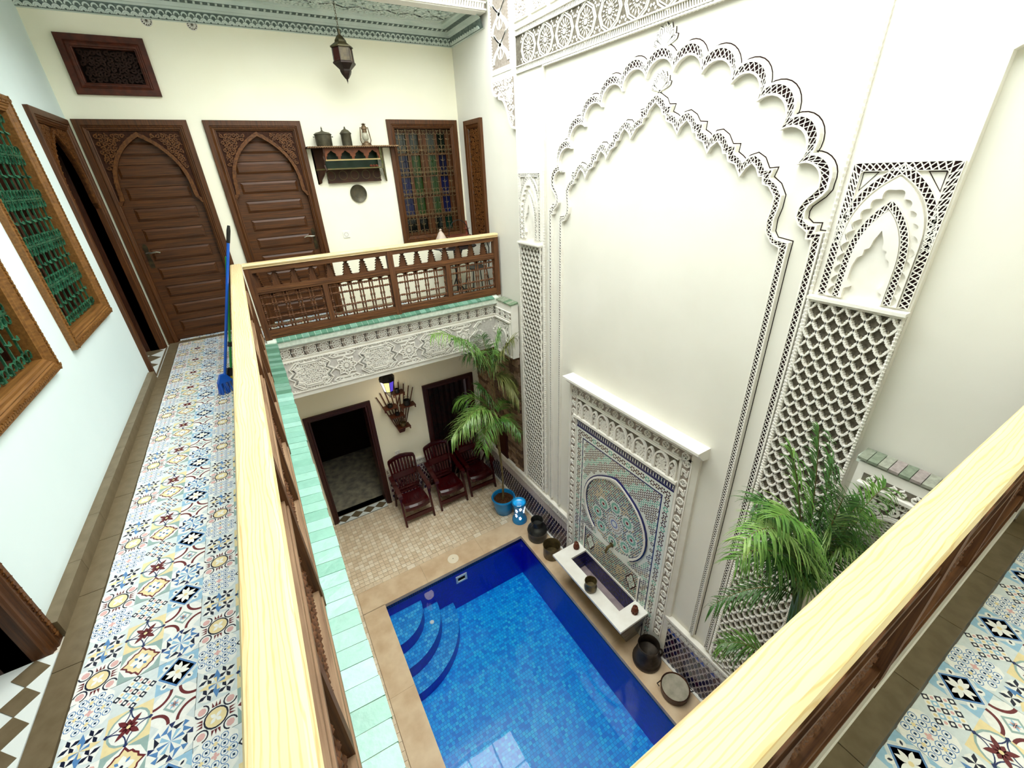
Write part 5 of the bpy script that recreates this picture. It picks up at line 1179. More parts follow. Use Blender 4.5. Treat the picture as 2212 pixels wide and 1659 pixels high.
for k in range(-1, 4):
    c = 0.642+k*U
    def cl(P): return [(min(2.73, max(-0.025, x)), z) for x, z in P]
    vis = lambda x: -0.03 < x < 2.735
    if vis(c):
        star = [(c+(0.125 if i % 2 == 0 else 0.090)*math.cos(i*PI/8), zc+(0.125 if i % 2 == 0 else 0.090)*math.sin(i*PI/8)) for i in range(16)]
        b.ribbon(cl(star), 0.012, FFA, 0, 0.020, closed=True)
        for i in range(16): a = i*PI/8; cs, sn = math.cos(a), math.sin(a); b.prism([(c+0.03*cs, zc+0.03*sn), (c+0.058*cs-0.011*sn, zc+0.058*sn+0.011*cs), (c+0.086*cs, zc+0.086*sn), (c+0.058*cs+0.011*sn, zc+0.058*sn-0.011*cs)], FFA, 0, 0.018)
        b.prism(circ(c, zc, 0.026, 12), FFA, 0, 0.024); b.ribbon(circ(c, zc, 0.095, 16), 0.007, FFA, 0, 0.016, closed=True)
    for s in (1, -1):              # bars crossing from the star points to the hexagon cartouches
        for off in (0, 0.028):
            for v in (1, -1):
                P = [(c+s*(0.14+off), zc), (c+s*(0.20+off), zc+v*0.05), (c+s*(0.17+off), zc+v*0.10), (c+s*(0.24+off), zc+v*(0.165-off*0.3)), (c+s*(0.30), zc+v*(0.168-off))]
                if all(vis(x) for x, z in P): b.ribbon(P, 0.011, FFA, 0, 0.018)
    d = c+U/2                       # zigzag outlined flower field half way
    for s_ in (1.0, 0.86):
        P = [(d+x*s_, zc+z*s_) for x, z in ((-0.23, 0), (-0.17, 0.05), (-0.19, 0.09), (-0.12, 0.10), (-0.10, 0.15), (0.10, 0.15), (0.12, 0.10), (0.19, 0.09), (0.17, 0.05), (0.23, 0), (0.17, -0.05), (0.19, -0.09), (0.12, -0.10), (0.10, -0.15), (-0.10, -0.15), (-0.12, -0.10), (-0.19, -0.09), (-0.17, -0.05))]
        if vis(d-0.2) and vis(d+0.2): b.ribbon(P, 0.010, FFA, 0, 0.018, closed=True)
    if vis(d-0.15) and vis(d+0.15): scrolls(b, FFA, lambda x, z: abs(x-d) < 0.17 and abs(z-zc) < 0.11, (d-0.18, d+0.18, zc-0.12, zc+0.12), 0.046, 0, 0.012, 0, rnd, 0.34)
    for v in (1, -1):               # elongated hexagons along the top and bottom
        for cx in (c-0.02, c+U*0.5):
            for s_ in (1.0, 0.66):
                P = [(cx+x*s_, zc+v*0.158+z*s_) for x, z in ((-0.15, 0), (-0.11, 0.026), (0.11, 0.026), (0.15, 0), (0.11, -0.026), (-0.11, -0.026))]
                if all(vis(x) for x, z in P) and abs(cx-c) < 0.1: b.ribbon(P, 0.009, FFA, 0, 0.016, closed=True)
            for t in (-0.05, 0.05):
                if vis(cx+t): b.prism(circ(cx+t, zc+v*0.158, 0.014, 6), FFA, 0, 0.012)
    for s in (1, -1):
        for t in (0.02, 0.05):
            if vis(c+s*0.27): b.prism(circ(c+s*(0.25+t), zc+0.06-t, 0.016, 7), FFA, 0, 0.013); b.prism(circ(c+s*(0.25+t), zc-0.06+t, 0.016, 7), FFA, 0, 0.013)
b.obj('strapwork_band', [white_plaster, fasc_g], fascia, stuff=True, label='geometric carved band with star rosettes')
# return panels on the side wall
def hex_grid(b, F, inside, bbox, r, d0, d1, m=0):
    a0, a1, z0, z1 = bbox; j = 0; z = z0
    while z < z1:
        a = a0+(r*1.62 if j % 2 else 0)
        while a < a1:
            if inside(a, z): b.ribbon([(a+r*math.cos(t), z+r*0.82*math.sin(t)) for t in [i*PI/3 for i in range(6)]], r*0.30, F, d0, d1, m, closed=True)
            a += r*3.24
        z += r*0.80; j += 1
def return_panel(F, c, hw, z0, z1, parent, lab):
    b = MB(); b.flat([(c-hw, z0), (c+hw, z0), (c+hw, z1), (c-hw, z1)], F, 0.0015, 1)
    b.prism([(c-hw-0.02, z1+0.008), (c+hw+0.02, z1+0.008), (c+hw+0.02, z1+0.028), (c-hw-0.02, z1+0.028)], F, 0, 0.030)
    b.prism([(c-hw-0.02, z0-0.03), (c+hw+0.02, z0-0.03), (c+hw+0.02, z0-0.008), (c-hw-0.02, z0-0.008)], F, 0, 0.022)
    for (p, q) in (((c-hw+0.018, z0), (c-hw+0.018, z1)), ((c+hw-0.018, z0), (c+hw-0.018, z1)), ((c-hw, z1-0.018), (c+hw, z1-0.018)), ((c-hw, z0+0.02), (c+hw, z0+0.02))):
        L = math.dist(p, q); ux, uy = (q[0]-p[0])/L, (q[1]-p[1])/L; T = lambda s, t: (p[0]+ux*s-uy*t, p[1]+uy*s+ux*t); n = int(L/0.03)
        for t in (-0.018, 0.018): b.ribbon([T(0, t), T(L, t)], 0.006, F, 0, 0.014)
        for k in range(n):
            s0, s1 = k*L/n, (k+1)*L/n; b.ribbon([T(s0, -0.018), T(s1, 0.018)], 0.005, F, 0, 0.012); b.ribbon([T(s0, 0.018), T(s1, -0.018)], 0.005, F, 0, 0.012)
    zz = z0+(z1-z0)*0.55; R = hw*0.42
    hs = [(c+R*1.9, z0+0.05), (c+R*1.9, zz-R*1.2), (c+R*0.95, zz-R*0.75)]+circ(c, zz, R, 14, -0.6, PI+0.6)+[(c-R*0.95, zz-R*0.75), (c-R*1.9, zz-R*1.2), (c-R*1.9, z0+0.05)]
    b.ribbon(hs, 0.016, F, 0, 0.020); b.ribbon([(c+(x-c)*1.18, zz+(z-zz)*1.18) for x, z in hs[1:-1]], 0.008, F, 0, 0.016)
    ii = inpoly(hs); hex_grid(b, F, ii, (c-R*1.9, c+R*1.9, z0+0.06, zz+R), 0.013, 0, 0.014)
    oo = inpoly([(c+(x-c)*1.25, zz+(z-zz)*1.25) for x, z in hs]); scrolls(b, F, lambda x, z: not oo(x, z) and abs(x-c) < hw-0.05 and z > z0+0.05, (c-hw+0.05, c+hw-0.05, z0+0.06, z1-0.05), 0.05, 0, 0.014, 0, random.Random(14), 0.45)
    b.obj('carved_panel', [white_plaster, hole_grey], parent, stuff=True, label=lab)
FR_ = FX(2.745, -1)
return_panel(FR_, 0.44, 0.21, -0.585, -0.115, fascia, 'carved panel with hexagon mesh by the near palm')
b = MB(); b.flat([(0.22, -0.082), (0.66, -0.082), (0.66, -0.03), (0.22, -0.03)], FR_, 0.0015, 1)
for k in range(8): b.ribbon(spiral(0.25+k*0.053, -0.056, 0.024, PI/2, 1.2, 8, 1 if k % 2 else -1), 0.008, FR_, 0, 0.014)
b.obj('scroll_frieze', [white_plaster, hole_grey], fascia, stuff=True)
return_panel(FR_, 4.915, 0.185, -0.68, -0.21, fascia, 'carved panel at the far corner')
star_band(FR_, 4.70, 5.12, -0.165, -0.06, 'star_band', fascia)
green_tile = rand_mat('green_glazed_sill', [(94, 140, 118), (86, 130, 108), (104, 150, 128), (80, 124, 104), (114, 156, 138)], 0.28, 0.5, 0.14, 30)
aqua_tile = rand_mat('aqua_glazed_sill', [(132, 182, 165), (122, 174, 156), (142, 190, 174), (128, 178, 162), (148, 194, 180)], 0.28, 0.5, 0.12, 26)
grey_tile = rand_mat('worn_grey_green_sill', [(132, 138, 122), (118, 128, 110), (146, 148, 134), (150, 140, 136)], 0.5, 0.3, 0.3, 40)
moss_tile = rand_mat('speckled_green_sill', [(118, 140, 112), (140, 150, 130), (100, 128, 100)], 0.5, 0.3, 0.5, 60)
sill = sempty('sill_1', 'glazed green tile sill outside the railings', 'sill', (0, 2.6, 0.05))
b = MB(); b.hexa([(-0.16, 0.25, 0.0), (-0.016, 0.25, 0.0), (-0.016, 5.1, 0.0), (-0.16, 5.1, 0.0)], [(-0.16, 0.25, 0.076), (-0.016, 0.25, 0.0595), (-0.016, 5.1, 0.0595), (-0.16, 5.1, 0.076)]); b.hexa([(-0.1, 5.062, 0.0), (2.78, 5.062, 0.0), (2.78, 5.135, 0.0), (-0.1, 5.135, 0.0)], [(-0.1, 5.062, 0.0725), (2.78, 5.062, 0.0725), (2.78, 5.135, 0.0955), (-0.1, 5.135, 0.0955)]); b.box(2.76, 2.86, 4.68, 5.1, 0.02, 0.055); b.box(2.76, 2.86, 0.2, 0.72, 0.01, 0.05); b.obj('mortar', mat('sill_mortar', (214, 222, 210), (192, 204, 190), 0.8, 0.2, scale=30), sill)
rnd = random.Random(31)
def sill_tile(q, h0, h1, m, thick=0.016):
    """q: four floor corners, inner pair first; h0/h1 inner and outer top heights"""
    j = lambda: rnd.uniform(-0.0015, 0.0015); hs = (h0+j(), h0+j(), h1+j(), h1+j()); b = MB()
    b.hexa([(x, y, h-thick) for (x, y), h in zip(q, hs)], [(x, y, h) for (x, y), h in zip(q, hs)]); b.obj('tile', m, sill)
n = 41
for k in range(n): x0, x1 = -0.008+k*2.72/n, -0.008+(k+1)*2.72/n-0.004; sill_tile([(x0, 5.135), (x1, 5.135), (x1, 5.056+rnd.uniform(-0.003, 0.002)), (x0, 5.056)], 0.098, 0.074, green_tile)
n = 62
for k in range(n): y0, y1 = 0.26+k*4.79/n, 0.26+(k+1)*4.79/n-0.003; e = rnd.uniform(-0.004, 0.003); sill_tile([(-0.155, y0), (-0.155, y1), (-0.010+e, y1), (-0.010+e, y0)], 0.078, 0.062, aqua_tile if y0 < 3.6 else green_tile)
for k in range(6): y0 = 4.67+k*0.068; sill_tile([(2.85, y0), (2.85, y0+0.064), (2.735, y0+0.064), (2.735, y0)], 0.075, 0.058, moss_tile)
for k in range(10): y0 = 0.22+k*0.0495; sill_tile([(2.85, y0), (2.85, y0+0.046), (2.735, y0+0.046), (2.735, y0)], 0.074, 0.060, grey_tile)
for k in range(40): x0 = 0.0+k*0.068; sill_tile([(x0, 0.172), (x0+0.064, 0.172), (x0+0.064, 0.262), (x0, 0.262)], 0.098, 0.074, green_tile)
# ================================================================== COURTYARD FLOOR AND POOL
PX0, PX1, PY0, PY1, WZ, PZ = 0.28, 2.44, 1.14, 4.17, -3.55, -4.30
b = MB(); b.holed(-1.15, 2.87, -1.0, 6.4, [(PX0, PX1, PY0, PY1)], FZ(ZG-0.012))
cf = struct(b.obj('floor_courtyard', mat('court_grout', (196, 178, 152), (180, 160, 134), 0.8, 0.2, scale=30)), 'courtyard floor of small beige stone tiles round the pool', 'floor')
stone_cols = [(230, 213, 187), (222, 202, 174), (236, 222, 199), (216, 195, 166), (227, 207, 179)]
stone_tile = rand_mat('beige_stone_tile', stone_cols, 0.55, 0.3, 0.15, 22)
marble = mat('beige_marble_coping', (222, 198, 166), (202, 172, 138), 0.4, 0.35, scale=5, detail=8, bump=0.04)
rnd = random.Random(17); S = 0.067
cells = []
for i in range(-15, 44):
    for j in range(22): cells.append((-0.13+i*S, 4.605+j*S))
cells.sort(key=lambda c: c[1]+0.15*abs(c[0]-0.8))
meshes = []
for k in range(6):
    e = [rnd.uniform(0.0005, 0.003) for _ in range(8)]; q = MB(); h = S/2
    q.hexa([(-h+e[0], -h+e[1], -0.012), (h-e[2], -h+e[3], -0.012), (h-e[4], h-e[5], -0.012), (-h+e[6], h-e[7], -0.012)], [(-h+e[0]+.001, -h+e[1]+.001, 0), (h-e[2]-.001, -h+e[3]+.001, 0.0005*k/6), (h-e[4]-.001, h-e[5]-.001, 0), (-h+e[6]+.001, h-e[7]-.001, 0.0)]); meshes.append(q.data('tile', stone_tile))
for n_, (x, y) in enumerate(cells[:200]): inst(rnd.choice(meshes), 'tile', (x+S/2, y+S/2, ZG), cf)
stt = [mat('beige_stone_%d' % k, c, tuple(v-8 for v in c), 0.55, 0.3, scale=20) for k, c in enumerate(stone_cols)]
b = MB()
for (x, y) in cells[200:]: g = 0.0025; b.hexa([(x+g, y+g, ZG-0.012), (x+S-g, y+g, ZG-0.012), (x+S-g, y+S-g, ZG-0.012), (x+g, y+S-g, ZG-0.012)], [(x+g, y+g, ZG), (x+S-g, y+g, ZG), (x+S-g, y+S-g, ZG), (x+g, y+S-g, ZG)], rnd.randrange(5))
b.obj('tiles', stt, cf, stuff=True)
for k in range(24): b = MB(); x = -0.12+k*0.121; b.box(x, x+0.117, 4.525, 4.60, ZG-0.012, ZG+0.001); b.obj('border_tile', stone_tile, cf)
for k in range(40): b = MB(); y = 0.95+k*0.0895; b.box(-0.105, -0.006, y, y+0.086, ZG-0.012, ZG+0.001); b.obj('border_tile', stone_tile, cf)
for k in range(40): b = MB(); y = 0.95+k*0.0895; b.box(-0.21, -0.109, y, y+0.086, ZG-0.012, ZG); b.obj('border_tile', stone_tile, cf)
def coping(x0, x1, y0, y1): b = MB(); b.box(x0+0.0008, x1-0.0008, y0+0.0008, y1-0.0008, ZG-0.05, ZG+0.006); b.obj('coping_slab', marble, cf)
for (y0, y1) in ((0.8, 1.9), (1.9, 3.0), (3.0, 4.17)): coping(0.0, PX0+0.008, y0, y1)
for (x0, x1) in ((0.0, 0.9), (0.9, 1.8), (1.8, 2.80)): coping(x0, x1, 4.17-0.008, 4.52)
for (y0, y1) in ((0.2, 1.14), (1.14, 2.15), (2.15, 3.2), (3.2, 4.162)): coping(PX1-0.008, 2.80, y0, y1)
coping(PX0+0.01, PX1-0.01, 0.8, PY0)
# pool: blue mosaic floor, deep blue sides, corner steps, waterline strip
pool_floor = small_tile('pool_floor_mosaic', [(4, 168, 250), (0, 150, 244), (10, 182, 255), (0, 136, 236), (40, 196, 255), (0, 164, 250), (2, 174, 252)], 0.040, (0, 122, 220), 0.3, 0.06)
pool_step = small_tile('pool_step_mosaic', [(24, 152, 232), (44, 172, 240), (12, 136, 224), (74, 190, 244), (30, 162, 236)], 0.042, (4, 108, 200), 0.3, 0.06)
pool_wall_x = small_tile('pool_wall_mosaic_x', [(0, 0, 192), (0, 0, 182), (0, 4, 202)], 0.026, (0, 0, 168), 0.3, 0.04, axes='YZ')
pool_wall_y = small_tile('pool_wall_mosaic_y', [(0, 0, 192), (0, 0, 182), (0, 4, 202)], 0.026, (0, 0, 168), 0.3, 0.04, axes='XZ')
pool = thing('swimming_pool', 'small blue mosaic pool with curved corner steps', 'pool', (1.36, 2.65, PZ))
b = MB(); b.face([(PX0, PY0, PZ), (PX1, PY0, PZ), (PX1, PY1, PZ), (PX0, PY1, PZ)]); b.obj('basin_floor', pool_floor, pool)
b = MB()
for k, q in enumerate(([(PX0, PY0), (PX0, PY1)], [(PX0, PY1), (PX1, PY1)], [(PX1, PY1), (PX1, PY0)], [(PX1, PY0), (PX0, PY0)])):
    (x0, y0), (x1, y1) = q; b.face([(x0, y0, PZ), (x1, y1, PZ), (x1, y1, ZG-0.05), (x0, y0, ZG-0.05)], k % 2)
b.obj('basin_sides', [pool_wall_x, pool_wall_y], pool)
for r, z, z_ in ((0.47, -3.735, -3.93), (0.69, -3.93, -4.13), (0.925, -4.13, PZ)):
    P = [(PX0, PY1), (PX0, PY1-r)]+[(PX0+r*math.sin(a), PY1-r*math.cos(a)) for a in [k*PI/2/24 for k in range(25)]]
    b = MB(); b.prism(P, FZ(0), z_, z, 0, 1); b.obj('step', [pool_step, pool_wall_x], pool)
b = MB(); rnd = random.Random(3); wlm = mat('waterline_navy', (10, 10, 70), (22, 26, 92), 0.25, 0.5, scale=60)
for k in range(70): x = PX0+0.01+k*0.0307; b.box(x, x+0.027, PY1-0.004, PY1, ZG-0.085, ZG-0.058); b.box(x, x+0.027, PY1-0.004, PY1, ZG-0.112, ZG-0.088)
for k in range(98): y = PY0+0.01+k*0.0307; b.box(PX1-0.004, PX1, y, y+0.027, ZG-0.085, ZG-0.058); b.box(PX0, PX0+0.004, y, y+0.027, ZG-0.085, ZG-0.058)
b.obj('waterline_tiles', wlm, pool, stuff=True)
b = MB(); x0, x1, z0, z1 = 1.30, 1.475, -3.775, -3.645; b.frame(x0, x1, z0, z1, FY(PY1, -1), [(0, 0), (0, 0.012), (0.028, 0.014), (0.034, 0.0), (0.034, -0.05)]); b.flat([(x0+0.03, z0+0.03), (x1-0.03, z0+0.03), (x1-0.03, z1-0.03), (x0+0.03, z1-0.03)], FY(PY1, -1), 0.004, 1)
b.obj('skimmer_mouth', [white_enamel, dark_void], pool)
b = MB(); b.lathe([(0.0, 0.012), (0.022, 0.012), (0.03, 0.006), (0.03, 0)], 14, (0.792, 3.91, -3.93)); b.obj('pool_light', white_enamel, pool)
wm = bpy.data.materials.new('pool_water'); wm.use_nodes = True; n = wm.node_tree.nodes; l = wm.node_tree.links; n.remove(n['Principled BSDF'])
tr = n.new('ShaderNodeBsdfTransparent'); tr.inputs[0].default_value = (0.93, 0.985, 1.0, 1); gl = n.new('ShaderNodeBsdfGlossy'); gl.inputs['Roughness'].default_value = 0.015
fr = n.new('ShaderNodeFresnel'); fr.inputs['IOR'].default_value = 1.4; mx = n.new('ShaderNodeMixShader'); tcn = n.new('ShaderNodeTexCoord'); nz = n.new('ShaderNodeTexNoise'); nz.inputs['Scale'].default_value = 2.2
bp = n.new('ShaderNodeBump'); bp.inputs['Strength'].default_value = 0.05; bp.inputs['Distance'].default_value = 0.02
l.new(tcn.outputs['Object'], nz.inputs['Vector']); l.new(nz.outputs['Fac'], bp.inputs['Height']); l.new(bp.outputs[0], gl.inputs['Normal'])
l.new(fr.outputs[0], mx.inputs[0]); l.new(tr.outputs[0], mx.inputs[1]); l.new(gl.outputs[0], mx.inputs[2]); l.new(mx.outputs[0], n['Material Output'].inputs[0])
b = MB(); b.face([(PX0, PY0, WZ), (PX1, PY0, WZ), (PX1, PY1, WZ), (PX0, PY1, WZ)]); wo = b.obj('pool_water', wm, stuff=True); tag(wo, 'still clear pool water reflecting the skylight', 'water')
lid = thing('skimmer_lid', 'round cream skimmer lid on the pool coping', 'lid', (1.361, 4.345, ZG+0.006))
b = MB(); b.lathe([(0.0, 0.006), (0.075, 0.006), (0.083, 0.003), (0.083, 0)], 24, (1.361, 4.345, ZG+0.006)); b.obj('plate', mat('cream_plastic', (240, 228, 204), None, 0.4, 0.4), lid); b = MB(); b.lathe([(0, 0.009), (0.006, 0.009), (0.006, 0.006)], 8, (1.361, 4.345, ZG+0.006)); b.obj('screw', black_metal, lid)

# ================================================================== GROUND FLOOR DOORWAYS AND STONE CLADDING
r = sempty('door_5', 'dark red wooden doorway under the far gallery', 'door', (0.48, YB, ZG)); FG = lambda a, c, d=0: (a, YB-d, c)
b = MB(); b.frame(0.0, 0.965, ZG-0.3, -1.435, FG, [(0, 0), (0, 0.035), (0.055, 0.035), (0.065, 0.02), (0.085, 0.02), (0.09, -0.12)]); b.obj('frame', wd_red, r)
b = MB(); b.reveal(0.09, 0.875, ZG, -1.525, FG, -0.26, -0.12); b.obj('lining', wd_dark, r)
r = sempty('door_6', 'dark glazed doorway behind the palm and the red chairs', 'door', (2.27, YB, ZG))
b = MB(); b.frame(1.81, 2.72, ZG-0.3, -1.445, FG, [(0, 0), (0, 0.035), (0.055, 0.035), (0.065, 0.02), (0.09, 0.015), (0.09, -0.08)]); b.obj('frame', wd_red, r)
b = MB(); rr_ = random.Random(2); cur = mat('dark_red_patterned_curtain', (34, 8, 9), (10, 6, 7), 0.7, 0.2, scale=16)
P = [(1.92+0.72*k/24, YB+0.10+0.015*math.sin(k*1.9)) for k in range(25)]
for (x0, y0), (x1, y1) in zip(P, P[1:]): b.face([(x0, y0, -3.3), (x1, y1, -3.3), (x1, y1, -1.52), (x0, y0, -1.52)])
b.obj('curtain', cur, r)
clad = sempty('wall_stone_cladding', 'brown split stone cladding on the side wall behind the tall palm', 'wall', (XC, 5.4, -2.74))
b = MB(); b.box(XC-0.004, XC+0.02, 4.645, 6.09, -2.74, -0.66); b.obj('mortar', mat('stone_mortar', (104, 84, 66), None, 0.9, 0.1), clad)
sm = rand_mat('split_brown_stone', [(128, 104, 84), (108, 84, 64), (146, 122, 100), (94, 74, 60), (136, 112, 88)], 0.8, 0.15, 0.3, 30, 0.5); rnd = random.Random(41); z = -2.735; cnt = 0
while z < -0.70:
    h = 0.068; y = 4.655+rnd.uniform(0, 0.05)
    while y < 6.04:
        w_ = rnd.uniform(0.09, 0.19); y1 = min(y+w_, 6.085); dd = rnd.uniform(0.008, 0.03)
        if not (y < 5.14 and z > -0.78):
            b = MB(); q = [(y+0.003, z+0.003), (y1-0.003, z+0.003), (y1-0.003, z+h-0.003), (y+0.003, z+h-0.003)]; P = [(a+rnd.uniform(-.003, .003), c+rnd.uniform(-.004, .004)) for a, c in q]
            b.hexa([FC(a, c, 0.002) for a, c in q], [FC(a, c, dd+rnd.uniform(0, 0.008)) for a, c in P]); b.obj('stone', sm, clad); cnt += 1
        y = y1
    z += h
r = sempty('window_6', 'small dark wooden shutter let into the stone cladding', 'window', (XC, 5.33, -2.4)); b = MB(); b.frame(5.12, 5.52, -2.735, -2.02, FC, [(0, 0), (0, 0.05), (0.05, 0.05), (0.06, 0.04), (0.06, 0.035)]); b.obj('frame', wd_red, r); b = MB(); b.flat([(5.17, -2.68), (5.47, -2.68), (5.47, -2.07), (5.17, -2.07)], FC, 0.036); b.obj('shutter', wd_dark, r)

# ================================================================== RED RECLINING CHAIRS
red = mat('dark_red_plastic', (64, 6, 9), (52, 4, 8), 0.22, 0.5, scale=3)
def make_chair(label):
    t = thing('garden_chair', label, 'chair', (0, 0, 0), 0, 'red plastic garden chairs')
    # local: x across, y towards the backrest, z up; front feet at y = 0
    def sweep(path, w0, w1, th, name, bow=0.0):
        b = MB(); N = len(path)
        for k in range(N-1):
            (y0, z0), (y1, z1) = path[k], path[k+1]; wa, wb = w0+(w1-w0)*k/(N-1), w0+(w1-w0)*(k+1)/(N-1); M = 6
            for i in range(M):
                u0, u1 = -1+2*i/M, -1+2*(i+1)/M; g = lambda u: bow*(1-u*u)
                b.hexa([(u0*wa, y0+g(u0), z0-th), (u1*wa, y0+g(u1), z0-th), (u1*wb, y1+g(u1), z1-th), (u0*wb, y1+g(u0), z1-th)], [(u0*wa, y0+g(u0), z0), (u1*wa, y0+g(u1), z0), (u1*wb, y1+g(u1), z1), (u0*wb, y1+g(u0), z1)])
        return b.obj(name, red, t)
    seat = sweep([(0.02, 0.30), (0.03, 0.345), (0.06, 0.372), (0.12, 0.376), (0.20, 0.365), (0.28, 0.352), (0.36, 0.345), (0.43, 0.345)], 0.205, 0.20, 0.018, 'seat', -0.035)
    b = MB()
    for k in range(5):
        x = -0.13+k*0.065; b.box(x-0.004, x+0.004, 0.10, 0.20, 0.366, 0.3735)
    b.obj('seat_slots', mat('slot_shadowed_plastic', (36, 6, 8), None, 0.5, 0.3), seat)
    # backrest: outer frame, slats, two bands
    y0, z0, y1, z1 = 0.44, 0.345, 0.63, 0.97
    B_ = lambda u, v, d=0: (u, y0+(y1-y0)*v+0.02*math.sin(v*PI)+d*0.95-0.03*(1-(u/0.24)**2)*0+0.03*(u/0.22)**2*-1, z0+(z1-z0)*v+d*0.25)
    b = MB(); out = [(0.175, 0.02), (0.205, 0.25), (0.222, 0.6), (0.232, 0.86), (0.222, 0.93), (0.19, 0.955), (0.10, 0.985), (0, 1.0)]; out = out+[(-u, v) for u, v in out[::-1][1:]]
    inn = [(0.15, 0.06), (0.175, 0.25), (0.19, 0.6), (0.196, 0.84), (0.185, 0.87), (0.15, 0.885), (0.08, 0.90), (0, 0.905)]; inn = inn+[(-u, v) for u, v in inn[::-1][1:]]
    b.strip(out, inn, B_, -0.012, 0.014); b.prism([(-0.15, 0.06), (0.15, 0.06), (0.175, 0.02), (-0.175, 0.02)], B_, -0.012, 0.012)
    back = b.obj('backrest', red, t)
    for k in range(7):
        u = (k-3)*0.053; top_ = 0.90-abs(k-3)*0.006; b = MB(); P = [(u*0.80-0.017, 0.05), (u*0.80+0.017, 0.05), (u*0.95+0.019, 0.5), (u*1.0+0.019, top_), (u*1.0-0.019, top_), (u*0.95-0.019, 0.5)]; b.prism(P, B_, -0.004, 0.010); b.obj('slat', red, back)
    for (v0, v1) in ((0.40, 0.56), (0.10, 0.15)): b = MB(); b.prism([(-0.19, v0), (0.19, v0), (0.195, v1), (-0.195, v1)], B_, -0.006, 0.008); b.obj('band', red, back)
    for s in (1, -1):
        def limb(P, w_, name):
            b = MB(); A, C = offset2(P, w_/2); b.strip(A, C, lambda a, c, d=0: (s*(0.222+d), a, c), 0, 0.030); b.strip(A, C, lambda a, c, d=0: (s*(0.222+d), a, c), 0.030, 0.0, sides=False); return b.obj(name, red, t)
        limb([(0.0, 0.0), (0.03, 0.16), (0.07, 0.36), (0.12, 0.585)], 0.042, 'leg'); limb([(0.58, 0.0), (0.50, 0.20), (0.40, 0.40), (0.28, 0.585)], 0.040, 'leg')
        b = MB(); P = [(0.05, 0.55), (0.055, 0.59), (0.09, 0.605), (0.20, 0.612), (0.34, 0.62), (0.46, 0.64), (0.54, 0.66)]; A, C = offset2(P, 0.018); b.strip(A, C, lambda a, c, d=0: (s*(0.205+d), a, c), 0, 0.065); b.strip(A, C, lambda a, c, d=0: (s*(0.205+d), a, c), 0.065, 0.0, sides=False); b.obj('armrest', red, t)
    b = MB(); b.hexa([(-0.225, 0.010, 0.10), (0.225, 0.010, 0.10), (0.225, 0.032, 0.10), (-0.225, 0.032, 0.10)], [(-0.225, 0.022, 0.165), (0.225, 0.022, 0.165), (0.225, 0.045, 0.165), (-0.225, 0.045, 0.165)]); b.obj('stretcher', red, t)
    b = MB(); b.box(-0.225, 0.225, 0.50, 0.525, 0.19, 0.225); b.obj('stretcher', red, t)
    return t
c1 = make_chair('dark red garden chair beside the dark doorway, first of the row of three'); c1.location = (1.232, 5.345, ZG)
c2 = dup(c1, (1.855, 5.372, ZG), label='dark red garden chair in the middle of the row of three')
c3 = dup(c1, (2.435, 5.40, ZG), label='dark red garden chair in the corner, half hidden by palm fronds')

# ================================================================== VESSELS
def vessel(name, label, cat, loc, prof, m, seg=28, inner=None, extra=None, group=None):
    t = thing(name, label, cat, loc, 0, group); b = MB(); b.lathe(prof, seg, loc); b.obj('body', m, t, smooth=50)
    return t
blue_gl = mat('bright_blue_glaze', (24, 140, 206), (14, 120, 190), 0.25, 0.55, scale=4)
def pot_palm(loc, label):
    t = thing('potted_palm', label, 'plant', loc); b = MB()
    b.lathe([(0.0, 0.0), (0.125, 0.0), (0.14, 0.01), (0.165, 0.14), (0.175, 0.27), (0.195, 0.28), (0.20, 0.295), (0.192, 0.31), (0.172, 0.31), (0.165, 0.285), (0.16, 0.24)], 32, loc); pot = b.obj('pot', blue_gl, t, smooth=50)
    b = MB(); b.lathe([(0.0, 0.262), (0.06, 0.266), (0.12, 0.258), (0.163, 0.25)], 20, loc); rr = random.Random(4)
    for k in range(50): a = rr.uniform(0, 6.28); r_ = rr.uniform(0.02, 0.145); x, y = loc[0]+r_*math.cos(a), loc[1]+r_*math.sin(a); b.tube([(x, y, loc[2]+0.262), (x+rr.uniform(-.03, .03), y+rr.uniform(-.03, .03), loc[2]+0.272)], 0.006, 3)
    b.obj('soil', mat('bark_mulch', (92, 62, 40), (60, 38, 24), 0.9, 0.1, scale=40, bump=0.4), t)
    return t
leaf_g = mat('palm_leaf', (98, 136, 56), (58, 102, 34), 0.4, 0.4, scale=8); leaf_d = mat('palm_leaf_deep', (62, 104, 38), (40, 80, 26), 0.4, 0.4, scale=8); leaf_b = mat('palm_leaf_drying', (112, 114, 60), (84, 92, 44), 0.5, 0.3, scale=8); leaf_l = mat('palm_leaf_bright', (142, 170, 92), (92, 134, 56), 0.35, 0.45, scale=8)
stem_m = mat('palm_stem', (128, 112, 72), (92, 82, 52), 0.6, 0.2, scale=20)
